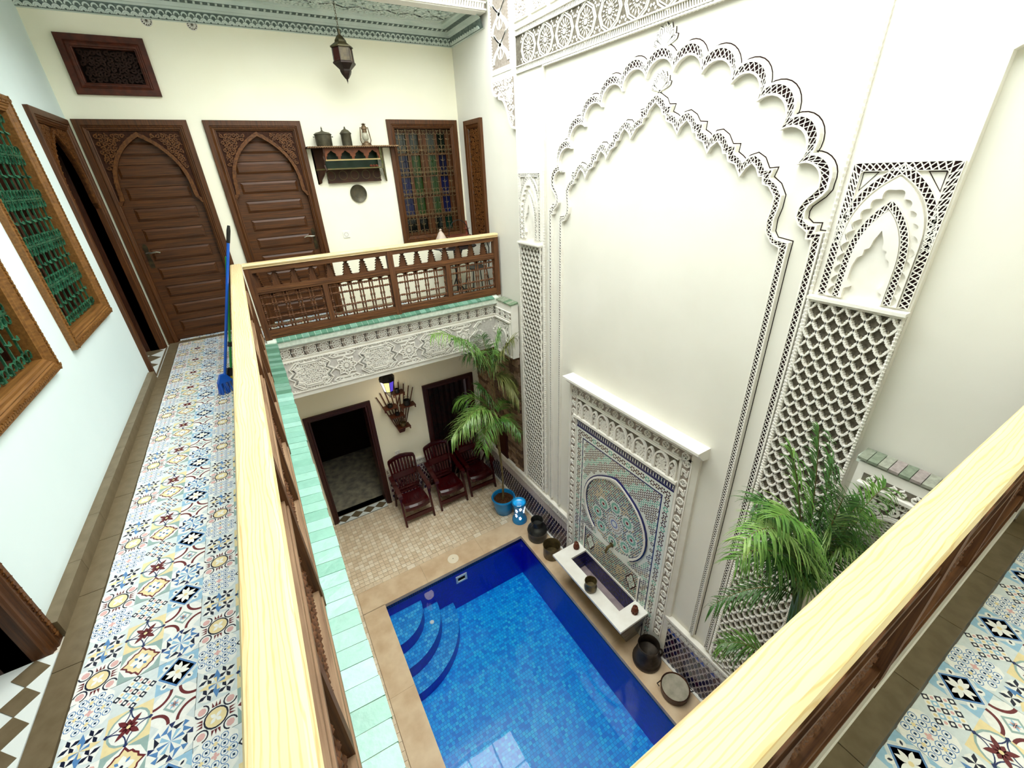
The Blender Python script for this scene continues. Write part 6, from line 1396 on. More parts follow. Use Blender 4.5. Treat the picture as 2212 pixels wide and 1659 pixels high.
def frond(root, base, tip, arch, m, n=26, L=0.30, seed=0, droop=0.5, wd=0.0052, bare=0.2):
    """one feather leaf: a bent midrib with narrow drooping leaflets on both sides"""
    rr = random.Random(seed); p0, p3 = Vector(base), Vector(tip); h = (p3-p0).length
    p1 = p0+(p3-p0)*0.25+Vector((0, 0, arch*h)); p2 = p0+(p3-p0)*0.72+Vector((0, 0, arch*h*0.9)); R = [Vector(q) for q in bez(tuple(p0), tuple(p1), tuple(p2), tuple(p3), 40)]
    b = MB(); b.tube([tuple(q) for q in R[::4]], [0.006-0.0045*k/10 for k in range(len(R[::4]))], 4, 1)
    n = int(n*1.5)
    for k in range(n):
        u = bare+(1-bare)*(k+0.5)/n; i = min(39, int(u*40)); p = R[i]; t = (R[i+1]-R[i]).normalized(); side = t.cross(Vector((0, 0, 1)))
        if side.length < 0.1: side = Vector((1, 0, 0))
        side.normalize(); up = side.cross(t)
        ll = L*(0.55+0.45*math.sin(PI*min(1, 0.15+u*0.85)))*rr.uniform(0.8, 1.15)
        for s in (1, -1):
            d = (side*s*rr.uniform(0.6, 0.95)+t*rr.uniform(0.55, 0.95)+up*rr.uniform(0.0, 0.35)).normalized(); q = [p]; dr = droop*rr.uniform(0.6, 1.5)
            for j in range(1, 5): d = (d+Vector((0, 0, -dr*0.22*j))).normalized(); q.append(q[-1]+d*ll/4)
            wv = d.cross(Vector((0, 0, 1))); wv = (wv.normalized() if wv.length > 0.05 else side); ws = (wd*0.7, wd, wd*0.85, wd*0.5, 0.001)
            i0 = len(b.v); q = [Vector((min(v_.x, 2.80), min(v_.y, 6.04), v_.z)) for v_ in q]
            for j in range(5): b.v += [tuple(q[j]-wv*ws[j]), tuple(q[j]+wv*ws[j])]
            for j in range(4): b.f.append((i0+2*j, i0+2*j+1, i0+2*j+3, i0+2*j+2)); b.m.append(0)
    return b.obj('frond', [m, stem_m], root)
L1 = (2.50, 4.79, ZG); p1 = pot_palm(L1, 'tall palm with thin stems in a round blue pot in the far corner')
b = MB()
for k, (x, y, z) in enumerate(((2.44, 4.72, -1.58), (2.42, 4.78, -1.02), (2.50, 4.86, -0.95))): b.tube([(2.50+0.015*(k-1), 4.79+0.012*k, ZG+0.25), (2.51, 4.78, -2.7), ((2.5+x)/2+0.01, (4.79+y)/2, -2.2), (x, y, z)], [0.016, 0.013, 0.011, 0.007], 6)
b.obj('stem', stem_m, p1)
lowb = (2.44, 4.72, -1.60)
for k, (tip, ar, m, n, L) in enumerate((((1.66, 4.62, -1.62), 0.42, leaf_l, 30, 0.38), ((1.80, 4.50, -1.42), 0.45, leaf_l, 30, 0.36), ((1.95, 4.95, -1.25), 0.40, leaf_g, 26, 0.34), ((2.00, 4.35, -1.75), 0.45, leaf_g, 28, 0.34), ((2.62, 4.35, -1.75), 0.40, leaf_g, 24, 0.28), ((2.70, 4.85, -1.45), 0.35, leaf_g, 22, 0.26), ((2.2, 4.75, -1.0), 0.25, leaf_d, 24, 0.28), ((2.05, 5.1, -1.85), 0.5, leaf_d, 24, 0.34))): frond(p1, lowb, tip, ar, m, n, L, 100+k, 0.75)
upb = (2.44, 4.80, -1.00)
for k, (tip, ar, m, n, L) in enumerate((((1.62, 4.72, -0.12), 0.28, leaf_l, 32, 0.30), ((1.86, 4.6, -0.20), 0.30, leaf_g, 28, 0.30), ((2.58, 4.72, -0.28), 0.12, leaf_g, 26, 0.30), ((2.68, 4.55, -0.35), 0.15, leaf_b, 26, 0.34), ((2.70, 4.62, -1.05), 0.45, leaf_b, 30, 0.36), ((2.72, 4.90, -1.15), 0.45, leaf_b, 30, 0.36), ((2.66, 4.42, -1.25), 0.5, leaf_b, 26, 0.32), ((2.30, 4.55, -0.45), 0.18, leaf_g, 26, 0.28), ((2.45, 5.02, -0.40), 0.2, leaf_d, 26, 0.28), ((2.10, 4.85, -0.55), 0.3, leaf_d, 24, 0.28))): frond(p1, upb, tip, ar, m, n, L, 200+k, 0.8)
L2 = (2.52, 0.62, ZG); p2 = pot_palm(L2, 'dense bright green palm rising behind the nearest handrail')
b = MB(); rr = random.Random(8)
for k in range(7): b.tube([(2.52+rr.uniform(-.05, .05), 0.62+rr.uniform(-.05, .05), ZG+0.25), (2.5, 0.63, -2.2), (2.49+rr.uniform(-.02, .02), 0.63+rr.uniform(-.03, .03), -1.2), (2.42+rr.uniform(-.06, .06), 0.66+rr.uniform(-.05, .05), -0.72)], [0.02, 0.018, 0.014, 0.008], 6)
b.obj('stem', leaf_d, p2)
crown = (2.46, 0.645, -0.95)
for k, (tip, ar, m, n, L) in enumerate((((1.70, 0.74, -0.04), 0.36, leaf_l, 34, 0.24), ((1.80, 0.80, -0.30), 0.36, leaf_g, 30, 0.24), ((1.92, 0.84, 0.02), 0.28, leaf_d, 28, 0.22), ((2.26, 0.78, 0.40), 0.10, leaf_d, 36, 0.20), ((2.20, 0.86, 0.26), 0.14, leaf_g, 28, 0.20), ((2.40, 0.72, 0.16), 0.12, leaf_d, 28, 0.20), ((2.62, 0.52, 0.02), 0.24, leaf_g, 28, 0.20), ((2.68, 0.55, -0.25), 0.34, leaf_l, 26, 0.22), ((2.64, 0.48, -0.45), 0.42, leaf_g, 24, 0.22), ((2.30, 0.98, -0.40), 0.36, leaf_d, 26, 0.22), ((2.14, 0.78, -0.12), 0.32, leaf_l, 28, 0.24), ((2.42, 0.62, -0.16), 0.22, leaf_l, 26, 0.22), ((2.50, 0.55, -0.35), 0.30, leaf_l, 24, 0.22), ((2.05, 0.98, -1.10), 0.42, leaf_d, 22, 0.20), ((1.86, 0.70, 0.06), 0.30, leaf_g, 30, 0.24), ((2.02, 0.74, -0.38), 0.40, leaf_d, 28, 0.24), ((2.34, 0.60, 0.04), 0.18, leaf_d, 28, 0.22), ((2.56, 0.58, -0.12), 0.25, leaf_d, 26, 0.22), ((2.36, 0.90, -0.70), 0.35, leaf_d, 24, 0.22), ((2.22, 0.94, -1.62), 0.5, leaf_g, 24, 0.22))): frond(p2, crown if k < 19 else (2.49, 0.64, -1.75), tip, ar, m, n, L, 300+k, 0.75, 0.0044)
# pierced blue candle vases with a lamp inside
def blue_vase(loc, label, lit):
    t = thing('pierced_vase', label, 'vase', loc, 0, 'pierced blue vases'); b = MB()
    b.lathe([(0.0, 0.0), (0.118, 0.0), (0.122, 0.02), (0.112, 0.035), (0.116, 0.055), (0.108, 0.07), (0.088, 0.10), (0.084, 0.20), (0.09, 0.30), (0.100, 0.345), (0.113, 0.36), (0.115, 0.385), (0.108, 0.395), (0.095, 0.385), (0.085, 0.34), (0.08, 0.22), (0.075, 0.20), (0.0, 0.20)], 32, loc); b.obj('body', blue_gl, t, smooth=50)
    lit_m = glow('lit_piercing', (255, 250, 240), 0.9) if lit else white_enamel; b = MB(); rr = random.Random(5)
    for (a0, z0) in ((-1.9, 0.31), (-2.6, 0.27), (-1.2, 0.24), (-2.0, 0.12), (-2.7, 0.17), (-0.9, 0.29)):
        for k in range(5):
            a = a0+0.16*math.cos(k*1.26); z = z0+0.026*math.sin(k*1.26); r_ = 0.0875 if z < 0.29 else 0.094; c = Vector((math.cos(a), math.sin(a), 0)); tt = Vector((-math.sin(a), math.cos(a), 0)); o = Vector(loc)+c*(r_+0.006)+Vector((0, 0, z)); b.face([tuple(o+tt*(0.010*math.cos(q)*(0.7 if k % 2 else 1.1))+Vector((0, 0, 0.013*math.sin(q)))) for q in [i*PI/3 for i in range(6)]])
    b.obj('pierced_flowers', lit_m, t, stuff=True)
    if lit:
        b = MB(); b.lathe([(0.0, 0.205), (0.03, 0.205), (0.032, 0.25), (0.02, 0.262), (0.0, 0.264)], 12, loc); b.obj('candle', glow('warm_candle', (255, 214, 160), 0.8), t)
        ld = bpy.data.lights.new('vase_lamp', 'POINT'); ld.energy = 0.22; ld.color = (1, 0.78, 0.5); ld.shadow_soft_size = 0.03; lo_ = bpy.data.objects.new('vase_lamp', ld); COL.objects.link(lo_); lo_.parent = t; lo_.location = (0.0, 0, 0.33)
    return t
blue_vase((2.60, 4.46, ZG), 'pierced blue vase with glowing flower cutouts beside the blue palm pot', True)
blue_vase((2.68, 0.985, ZG), 'blue vase whose rim just shows above the nearest handrail', False)
V = lambda x, y: (x, y, ZG+0.006)
t = vessel('milk_can', 'dark metal can with a narrow neck and side handle by the vase', 'can', V(2.635, 4.0), [(0, 0), (0.135, 0), (0.142, 0.012), (0.146, 0.10), (0.15, 0.16), (0.154, 0.165), (0.15, 0.17), (0.145, 0.20), (0.12, 0.235), (0.092, 0.25), (0.087, 0.26), (0.086, 0.33), (0.095, 0.355), (0.097, 0.362), (0.09, 0.362), (0.08, 0.33), (0.078, 0.27), (0.0, 0.26)], mat('dark_zinc', (62, 62, 58), (42, 44, 44), 0.4, 0.5, metal=0.5, scale=12, bump=0.05))
b = MB(); lx, ly, lz = V(2.635, 4.0); b.tube([(lx-0.085, ly-0.03, lz+0.34), (lx-0.14, ly-0.05, lz+0.33), (lx-0.165, ly-0.055, lz+0.28), (lx-0.155, ly-0.05, lz+0.20), (lx-0.14, ly-0.045, lz+0.17)], 0.006, 6); b.obj('handle', black_metal, t, smooth=60)
vessel('metal_measure', 'tall open brown metal measure half hidden by the basin corner', 'pot', V(2.62, 3.60), [(0, 0.0), (0.118, 0.0), (0.125, 0.02), (0.124, 0.20), (0.130, 0.212), (0.126, 0.216), (0.116, 0.20), (0.116, 0.03), (0.0, 0.03)], brass_old)
MATS['tin'] = tin = mat('pale_tinned_inside', (196, 188, 168), (166, 160, 140), 0.35, 0.5, metal=0.5, scale=12)
t = vessel('ewer', 'squat dark copper ewer with wide mouth at the basin end', 'ewer', V(2.655, 1.80), [(0, 0), (0.145, 0), (0.158, 0.012), (0.16, 0.05), (0.152, 0.06), (0.150, 0.08), (0.134, 0.15), (0.116, 0.205), (0.113, 0.225), (0.116, 0.275), (0.122, 0.284), (0.116, 0.288), (0.107, 0.27), (0.105, 0.22), (0.125, 0.14), (0.0, 0.06)], copper_old)
b = MB(); lx, ly, lz = V(2.655, 1.80); b.tube([(lx+0.09, ly-0.06, lz+0.22), (lx+0.12, ly-0.09, lz+0.20), (lx+0.13, ly-0.10, lz+0.14), (lx+0.115, ly-0.085, lz+0.08)], 0.011, 6); b.obj('handle', copper_old, t, smooth=60)
t = vessel('copper_pan', 'shallow round copper pan with pale tinned inside and ring handles', 'pan', V(2.645, 1.40), [(0, 0.0), (0.125, 0.0), (0.14, 0.012), (0.146, 0.10), (0.152, 0.108), (0.147, 0.112), (0.14, 0.105), (0.134, 0.03), (0.0, 0.022)], mat('brown_copper', (92, 58, 40), (62, 40, 28), 0.4, 0.5, metal=0.5, scale=14))
b = MB(); b.lathe([(0.0, 0.024), (0.132, 0.030), (0.138, 0.10)], 28, V(2.645, 1.40)); b.obj('lining', tin, t, smooth=50)
for s in (1, -1): b = MB(); lx, ly, lz = V(2.645, 1.40); b.tube([(lx+s*0.10-0.03, ly-s*0.10, lz+0.09), (lx+s*0.13, ly-s*0.13, lz+0.095), (lx+s*0.10+0.03, ly-s*0.10+0.03, lz+0.09)], 0.006, 6); b.obj('handle', copper_old, t)
vessel('brass_mortar', 'small brass pot standing on the white basin rim', 'pot', (2.45, 2.57, -2.95), [(0, 0), (0.062, 0), (0.074, 0.012), (0.078, 0.05), (0.070, 0.085), (0.066, 0.10), (0.072, 0.135), (0.075, 0.142), (0.068, 0.142), (0.06, 0.10), (0.06, 0.05), (0.0, 0.045)], brass_old)
rust = mat('rusty_red_clay', (112, 58, 36), (84, 40, 26), 0.6, 0.3, scale=30)
def burner(loc, label):
    t = thing('incense_burner', label, 'burner', loc, 0, 'clay burners on the basin corners'); b = MB(); b.lathe([(0, 0), (0.036, 0), (0.042, 0.012), (0.040, 0.055), (0.030, 0.07), (0.026, 0.078), (0.033, 0.085), (0.028, 0.10), (0.012, 0.108), (0.010, 0.122), (0.0, 0.128)], 8, loc); b.obj('body', rust, t)
    b = MB()
    for k in range(8): a = 2*PI*k/8+PI/8; c, s = math.cos(a), math.sin(a); b.face([(loc[0]+0.0385*c-0.008*s, loc[1]+0.0385*s+0.008*c, loc[2]+0.02), (loc[0]+0.0385*c+0.008*s, loc[1]+0.0385*s-0.008*c, loc[2]+0.02), (loc[0]+0.038*c, loc[1]+0.038*s, loc[2]+0.05)])
    b.obj('openings', dark_void, t, stuff=True)
burner((2.70, 3.15, -2.95), 'small rusty clay burner on the far corner of the basin rim'); burner((2.67, 2.06, -2.95), 'small rusty clay burner on the near corner of the basin rim')

# ================================================================== WALL SHELF AND ITS LOAD
sh = thing('wall_shelf', 'carved wooden wall shelf with four little arches on the cream wall', 'shelf', (1.39, YB, 1.6))
ptd = mat('worn_green_paint', (78, 84, 44), (104, 86, 52), 0.6, 0.3, scale=14); brn = mat('old_painted_brown', (70, 40, 20), (48, 26, 14), 0.6, 0.3, scale=12); grn = mat('dark_green_paint', (10, 48, 24), (8, 38, 20), 0.4, 0.4, scale=6)
b = MB(); b.box(0.875, 1.935, 5.90, YB, 1.955, 1.972); tb = b.obj('top_board', brn, sh); b = MB()
for k in range(40): x = 0.88+k*0.0264; b.tube([(x, 5.897, 1.958), (x+0.013, 5.893, 1.966), (x+0.03, 5.897, 1.97)], 0.006, 5)
b.obj('rope_edge', mat('worn_gilt', (150, 118, 84), (112, 84, 54), 0.5, 0.4, scale=20), tb, stuff=True)
prof = [(0.0, 1.955), (0.17, 1.955), (0.165, 1.90), (0.15, 1.87), (0.155, 1.83), (0.14, 1.78), (0.15, 1.74), (0.16, 1.725), (0.12, 1.70), (0.09, 1.66), (0.05, 1.62), (0.04, 1.59), (0.0, 1.575)]
for x, sl in ((1.035, -0.62), (1.70, 0.45)): b = MB(); b.prism(prof, lambda a, c, d=0: (x+d+sl*(0.16-a), YB-a, c), 0, 0.016); b.obj('side', brn if x < 1.3 else ptd, sh)
b = MB(); b.prism([(1.045, YB-0.15), (0.945, YB-0.002), (1.045, YB-0.002)], FZ(1.728), 0, 0.014); b.obj('board', ptd, sh)
b = MB(); b.prism([(1.053, 1.955), (1.70, 1.955), (1.70, 1.93), (1.053, 1.93)], FB, 0.135, 0.15)
P = [(1.053, 1.955)]; n = 4; w_ = 0.647/4
for k in range(4): c = 1.053+(k+0.5)*w_; P += [(c-w_*0.5, 1.835), (c-w_*0.40, 1.835), (c-w_*0.40, 1.865), (c-w_*0.32, 1.87), (c-w_*0.30, 1.895), (c-w_*0.14, 1.91), (c, 1.93), (c+w_*0.14, 1.91), (c+w_*0.30, 1.895), (c+w_*0.32, 1.87), (c+w_*0.40, 1.865), (c+w_*0.40, 1.835)]
P += [(1.70, 1.835), (1.70, 1.955)]; b = MB(); b.prism(P, FB, 0.13, 0.145); b.obj('arcade', mat('shelf_orange_brown', (112, 60, 28), (86, 44, 20), 0.5, 0.3, scale=14), sh)
b = MB(); b.box(1.053, 1.70, YB-0.15, YB-0.125, 1.822, 1.836); b.obj('rail', mat('shelf_pale_edge', (170, 150, 100), None, 0.5, 0.3), sh)
b = MB(); b.box(1.053, 1.70, YB-0.16, YB, 1.728, 1.742); b.obj('board', ptd, sh); b = MB(); b.box(1.053, 1.70, YB-0.012, YB-0.004, 1.742, 1.95); b.obj('back', grn, sh)
b = MB(); b.prism([(1.053, 1.60), (1.70, 1.60), (1.70, 1.728), (1.053, 1.728)], FB, 0.004, 0.03)
for k in range(5): b.ribbon(circ(1.10+k*0.14, 1.665, 0.05, 12), 0.005, FB, 0.03, 0.033, 1, closed=True)
b.obj('painted_back', [brn, ptd], sh); b = MB(); b.box(1.053, 1.70, YB-0.045, YB, 1.582, 1.600); b.obj('bottom_rail', brn, sh)
pew = mat('dull_pewter', (88, 82, 64), (64, 60, 46), 0.5, 0.5, metal=0.4, scale=16)
t = vessel('lidded_pot', 'wide grey lidded pot with two knobs on the wall shelf', 'pot', (1.085, 5.985, 1.972), [(0, 0), (0.083, 0), (0.088, 0.01), (0.092, 0.115), (0.098, 0.118), (0.098, 0.124), (0.075, 0.140), (0.03, 0.150), (0.012, 0.158), (0.006, 0.17), (0.009, 0.178), (0.003, 0.20), (0, 0.202)], pew)
b = MB()
for s in (1, -1): b.lathe([(0.004, 0), (0.004, 0.012), (0.009, 0.016), (0.0, 0.022)], 8, F=lambda x, y, z: (1.085+s*(0.09+z), 5.985+x, 2.07+y))
b.obj('knobs', pew, t)
vessel('lidded_jar', 'slim grey lidded jar between pot and lantern', 'jar', (1.345, 5.985, 1.972), [(0, 0), (0.057, 0), (0.058, 0.12), (0.066, 0.128), (0.066, 0.134), (0.05, 0.150), (0.038, 0.165), (0.014, 0.176), (0.008, 0.19), (0.009, 0.198), (0, 0.204)], pew)
la = thing('oil_lantern', 'old rusty hurricane lantern on the wall shelf', 'lantern', (1.572, 5.985, 1.972)); o = (1.572, 5.985, 1.972); rusty = mat('rusty_tin', (122, 100, 72), (92, 70, 46), 0.5, 0.5, metal=0.4, scale=22)
b = MB(); b.lathe([(0, 0), (0.056, 0), (0.058, 0.01), (0.052, 0.03), (0.03, 0.036), (0.022, 0.05), (0, 0.052)], 20, o); b.obj('tank', rusty, la, smooth=50)
b = MB(); b.lathe([(0.020, 0.055), (0.036, 0.075), (0.038, 0.105), (0.028, 0.135), (0.022, 0.14)], 18, o); b.obj('globe', mat('frosted_glass', (176, 170, 150), None, 0.2, 0.5), la, smooth=50)
b = MB(); b.lathe([(0.028, 0.14), (0.026, 0.17), (0.034, 0.175), (0.034, 0.185), (0.022, 0.21), (0.014, 0.222), (0.03, 0.228), (0.012, 0.234), (0.0, 0.24)], 18, o); b.obj('chimney', rusty, la, smooth=50)
for s in (1, -1): b = MB(); b.tube([(o[0]+s*0.048, o[1], o[2]+0.02), (o[0]+s*0.062, o[1], o[2]+0.06), (o[0]+s*0.052, o[1], o[2]+0.14), (o[0]+s*0.044, o[1], o[2]+0.195), (o[0]+s*0.03, o[1], o[2]+0.19)], 0.006, 6); b.obj('side_tube', rusty, la, smooth=60)
b = MB(); b.tube([(o[0]-0.05, o[1], o[2]+0.18), (o[0]-0.07, o[1]-0.03, o[2]+0.10), (o[0]-0.05, o[1]-0.05, o[2]+0.04)], 0.002, 4); b.obj('bail', rusty, la)
for k, (x, z_) in enumerate(((1.575, 0.012), (1.61, 0.013), (1.645, 0.012))):
    b = MB(); b.lathe([(0, 0), (0.016, 0.004), (0.02, 0.014), (0.012, 0.024), (0.0, 0.03)], 9, (x, 5.955, 1.742)); tag(b.obj('dried_pod', rust, smooth=50), ('dried brown pod on the wall shelf board, %s of three' % ('leftmost', 'middle', 'rightmost')[k]), 'pod')
pl = thing('wall_plate', 'round dull metal plate hung under the wall shelf', 'plate', (1.387, YB-0.002, 1.451)); FPl = lambda x, y, z: (1.387+x, YB-0.002-z, 1.451+y)
b = MB(); b.lathe([(0.0, 0.006), (0.072, 0.006), (0.082, 0.012), (0.102, 0.022), (0.104, 0.018), (0.08, 0.0)], 30, F=FPl); b.obj('dish', pew, pl, smooth=40); b = MB(); b.ribbon(circ(0, 0, 0.05, 20), 0.003, lambda a, c, d=0: FPl(a, c, 0.007+d), 0, 0.001, closed=True); b.obj('engraved_ring', brass_old, pl)
def switch(name, lab, F, a, z, cat):
    t = thing(name, lab, cat, F(a, z, 0)); b = MB(); b.prism([(a-0.04, z-0.04), (a+0.04, z-0.04), (a+0.04, z+0.04), (a-0.04, z+0.04)], F, 0, 0.010); b.obj('plate', white_enamel, t); b = MB(); b.ribbon(circ(a, z, 0.024, 18), 0.005, F, 0.010, 0.013, closed=True); b.obj('ring', mat('warm_grey_plastic', (206, 198, 184), None, 0.4, 0.4), t)
switch('wall_switch', 'square white switch on the cream wall beside the second door', FB, 1.137, 0.98, 'switch')
switch('wall_socket', 'pale wall socket above the first red chair', FB, 1.226, -2.53, 'socket')

# ================================================================== LANTERNS, RACK, BROOMS, BISTRO TABLE
hl = thing('hanging_lantern', 'dark metal hanging lantern with red glass under the gallery ceiling', 'lantern', (1.385, 5.6, 3.24)); o = (1.385, 5.6, 0)
b = MB(); z = 3.232; k = 0
while z > 3.02: b.tube([(o[0]+(0.008*math.cos(a) if k % 2 else 0), o[1]+(0 if k % 2 else 0.008*math.cos(a)), z-0.012+0.014*math.sin(a)) for a in [i*PI/4 for i in range(8)]], 0.002, 4, closed=True); z -= 0.022; k += 1
b.obj('chain', brass_old, hl, stuff=True)
b = MB(); b.lathe([(0, 3.0), (0.014, 2.998), (0.015, 2.95), (0.03, 2.94), (0.056, 2.905), (0.060, 2.89), (0.062, 2.885), (0.115, 2.852), (0.115, 2.84), (0.1, 2.84)], 6, o); b.obj('roof', mat('bronze_lantern', (82, 74, 46), (56, 50, 30), 0.4, 0.5, metal=0.5, scale=18), hl)
b = MB(); b.lathe([(0.097, 2.84), (0.100, 2.72)], 6, o, mfun=lambda k, j: j % 3 == 1); b.obj('glass_panes', [mat('dark_red_glass', (62, 14, 10), (40, 10, 8), 0.15, 0.5, scale=30), mat('clear_patterned_glass', (98, 84, 54), (66, 54, 34), 0.4, 0.4, scale=30)], hl)
for k in range(6): a = 2*PI*k/6; b = MB(); b.bar((o[0]+0.099*math.cos(a), o[1]+0.099*math.sin(a), 2.845), (o[0]+0.102*math.cos(a), o[1]+0.102*math.sin(a), 2.715), 0.006, 0, 4); b.obj('post', copper_old, hl)
b = MB(); b.lathe([(0.1, 2.725), (0.116, 2.718), (0.116, 2.705), (0.06, 2.655), (0.058, 2.64), (0.05, 2.62), (0.024, 2.585), (0.008, 2.57), (0.009, 2.56), (0.004, 2.552), (0, 2.53)], 6, o); b.obj('base', mat('dark_bronze_base', (44, 28, 20), (30, 18, 14), 0.4, 0.5, metal=0.4, scale=18), hl)
ll = thing('coloured_lantern', 'lit lantern of coloured glass hanging under the gallery', 'lantern', (1.215, 5.75, -0.66)); o = (1.215, 5.75, 0)
b = MB(); b.bar((o[0], o[1], -0.66), (o[0], o[1], -0.90), 0.006); b.lathe([(0, -0.88), (0.03, -0.90), (0.10, -0.955), (0.115, -0.98), (0.112, -1.03), (0.10, -1.03)], 8, o); b.obj('roof', mat('black_iron_fretwork', (24, 14, 16), (14, 8, 10), 0.5, 0.4, scale=20), ll)
gcol = [glow('lit_glass_'+n, c, s) for n, c, s in (('blue', (90, 70, 200), 0.4), ('white', (236, 226, 240), 0.9), ('yellow', (236, 226, 130), 0.8), ('amber', (226, 160, 60), 0.6), ('violet', (120, 70, 180), 0.4), ('teal', (40, 110, 170), 0.5), ('green', (170, 210, 120), 0.6), ('rose', (120, 30, 50), 0.3))]
b = MB(); b.lathe([(0.104, -1.03), (0.066, -1.20)], 8, o, mfun=lambda k, j: (7, 3, 5, 4, 1, 2, 0, 7)[j]); b.obj('glass_panes', gcol, ll)
b = MB()
for k in range(8): a = 2*PI*k/8; b.bar((o[0]+0.106*math.cos(a), o[1]+0.106*math.sin(a), -1.03), (o[0]+0.068*math.cos(a), o[1]+0.068*math.sin(a), -1.20), 0.004, 0, 4); b.bar((o[0]+0.068*math.cos(a), o[1]+0.068*math.sin(a), -1.20), (o[0]+0.008*math.cos(a), o[1]+0.008*math.sin(a), -1.30), 0.004, 0, 4)
b.tube([(o[0]+0.07*math.cos(a), o[1]+0.07*math.sin(a), -1.20) for a in [i*PI/4 for i in range(8)]], 0.006, 4, closed=True); b.lathe([(0.0, -1.32), (0.012, -1.31), (0.0, -1.29)], 8, o); b.obj('cage', black_metal, ll, stuff=True)
ld = bpy.data.lights.new('lantern_bulb', 'POINT'); ld.energy = 1.0; ld.color = (1, 0.85, 0.6); ld.shadow_soft_size = 0.09; lo_ = bpy.data.objects.new('lantern_bulb', ld); COL.objects.link(lo_); lo_.parent = ll; lo_.location = (0, 0, -0.70)
rk = thing('fan_rack', 'brown fan shaped wall rack of thin sticks and little shelves', 'rack', (1.365, YB, -2.16)); rkm = wood('rack_wood', (96, 48, 24), (62, 28, 14), 'z')
tops = [(1.069, -1.412), (1.138, -1.36), (1.205, -1.315), (1.285, -1.28), (1.365, -1.255), (1.441, -1.251), (1.519, -1.305), (1.594, -1.36), (1.657, -1.407)]
for k, (x, z) in enumerate(tops): b = MB(); b.bar(FB(1.365+(k-4)*0.009, -2.155, 0.03), FB(x, z, 0.03), 0.0085); b.obj('stick', rkm, rk)
shelves = [(1.282, 1.491, -2.006), (1.203, 1.423, -1.782), (1.127, 1.342, -1.606), (1.393, 1.629, -1.652), (1.299, 1.488, -1.39)]
for k, (x0, x1, z) in enumerate(shelves): b = MB(); b.box(x0, x1, YB-0.16, YB-0.018, z-0.014, z); b.box(x0+0.004, x0+0.02, YB-0.16, YB-0.13, z-0.05, z-0.014); b.box(x1-0.02, x1-0.004, YB-0.16, YB-0.13, z-0.05, z-0.014); b.obj('shelf', rkm, rk)
b = MB(); b.bar(FB(1.30, -1.79, 0.034), FB(1.47, -1.38, 0.034), 0.009); b.obj('brace', rkm, rk)
for k, (x0, x1, z) in enumerate(shelves):
    lab = ('pale brass cup on the lowest shelf of the fan rack', 'dark cup on the second lowest shelf of the fan rack', 'black cup with wire handle on the outer left shelf of the fan rack', 'large black cup with wire handle on the right shelf of the fan rack', 'dark cup on the topmost shelf of the fan rack')[k]
    r_ = (0.05, 0.036, 0.042, 0.055, 0.036)[k]; h_ = (0.07, 0.05, 0.055, 0.095, 0.07)[k]; c = ((x0+x1)/2+(0.0, 0.01, 0, -0.01, -0.01)[k], YB-0.105, z); t = vessel('candle_cup', lab, 'cup', c, [(0, 0), (r_*0.8, 0), (r_, h_*0.3), (r_*0.95, h_), (r_*0.8, h_), (r_*0.8, h_*0.5), (0, h_*0.5)], brass_old if k == 0 else black_metal, 14, group='cups on the fan rack')
    if k in (2, 3):
        b = MB(); b.tube([(c[0]-r_, c[1], c[2]+h_*0.8), (c[0]-r_*0.8, c[1], c[2]+h_*1.5), (c[0], c[1], c[2]+h_*1.75), (c[0]+r_*0.8, c[1], c[2]+h_*1.5), (c[0]+r_, c[1], c[2]+h_*0.8)], 0.003, 4); b.obj('handle', black_metal, t)
hk = thing('wall_hook', 'curled iron wall hook at the edge of the dark doorway', 'hook', (-0.07, YB, -1.75)); b = MB(); b.tube([FB(-0.07, -1.66, 0.004), FB(-0.06, -1.66, 0.05)]+[FB(x, z, 0.06) for x, z in spiral(-0.075, -1.72, 0.055, PI/2, 0.8, 12, -1)]+[FB(-0.07, -1.86, 0.05)], 0.008, 6); b.obj('iron', brass_old, hk, smooth=60)
br = thing('broom', 'blue broom leaning on the handrail in the corridor', 'broom', (-0.485, 4.16, 0)); bl = mat('blue_plastic', (14, 92, 200), (10, 78, 180), 0.35, 0.5, scale=4)
b0, b1 = Vector((-0.475, 4.16, 0.14)), Vector((-0.085, 4.20, 1.345)); b = MB(); b.bar(tuple(b0), tuple(b0+(b1-b0)*0.90), 0.011, 0, 10); b.obj('handle', bl, br)
b = MB(); b.tube([tuple(b0+(b1-b0)*0.895), tuple(b0+(b1-b0)*0.97), tuple(b1)], [0.013, 0.014, 0.009], 10); b.obj('grip', black_metal, br)
def brush(root, c, m_head, m_br, wv, name='head'):
    cx, cy = c; b = MB(); u = Vector((0.93, 0.36, 0)).normalized(); v = Vector((-u.y, u.x, 0))
    P = lambda s, t, z: tuple(Vector((cx, cy, z))+u*s+v*t)
    b.hexa([P(-wv*0.8, -0.02, 0.10), P(wv*0.8, -0.02, 0.10), P(wv*0.8, 0.02, 0.10), P(-wv*0.8, 0.02, 0.10)], [P(-wv*0.3, -0.016, 0.17), P(wv*0.3, -0.016, 0.17), P(wv*0.3, 0.016, 0.17), P(-wv*0.3, 0.016, 0.17)]); b.obj(name, m_head, root); b = MB(); rr = random.Random(2)
    for k in range(90): s, t = rr.uniform(-wv*0.78, wv*0.78), rr.uniform(-0.018, 0.018); b.tube([P(s, t, 0.105), P(s*1.25+rr.uniform(-.006, .006), t*1.9, 0.002)], 0.0028, 3)
    b.obj('bristles', m_br, root, stuff=True)
brush(br, (-0.485, 4.16), bl, bl, 0.075)
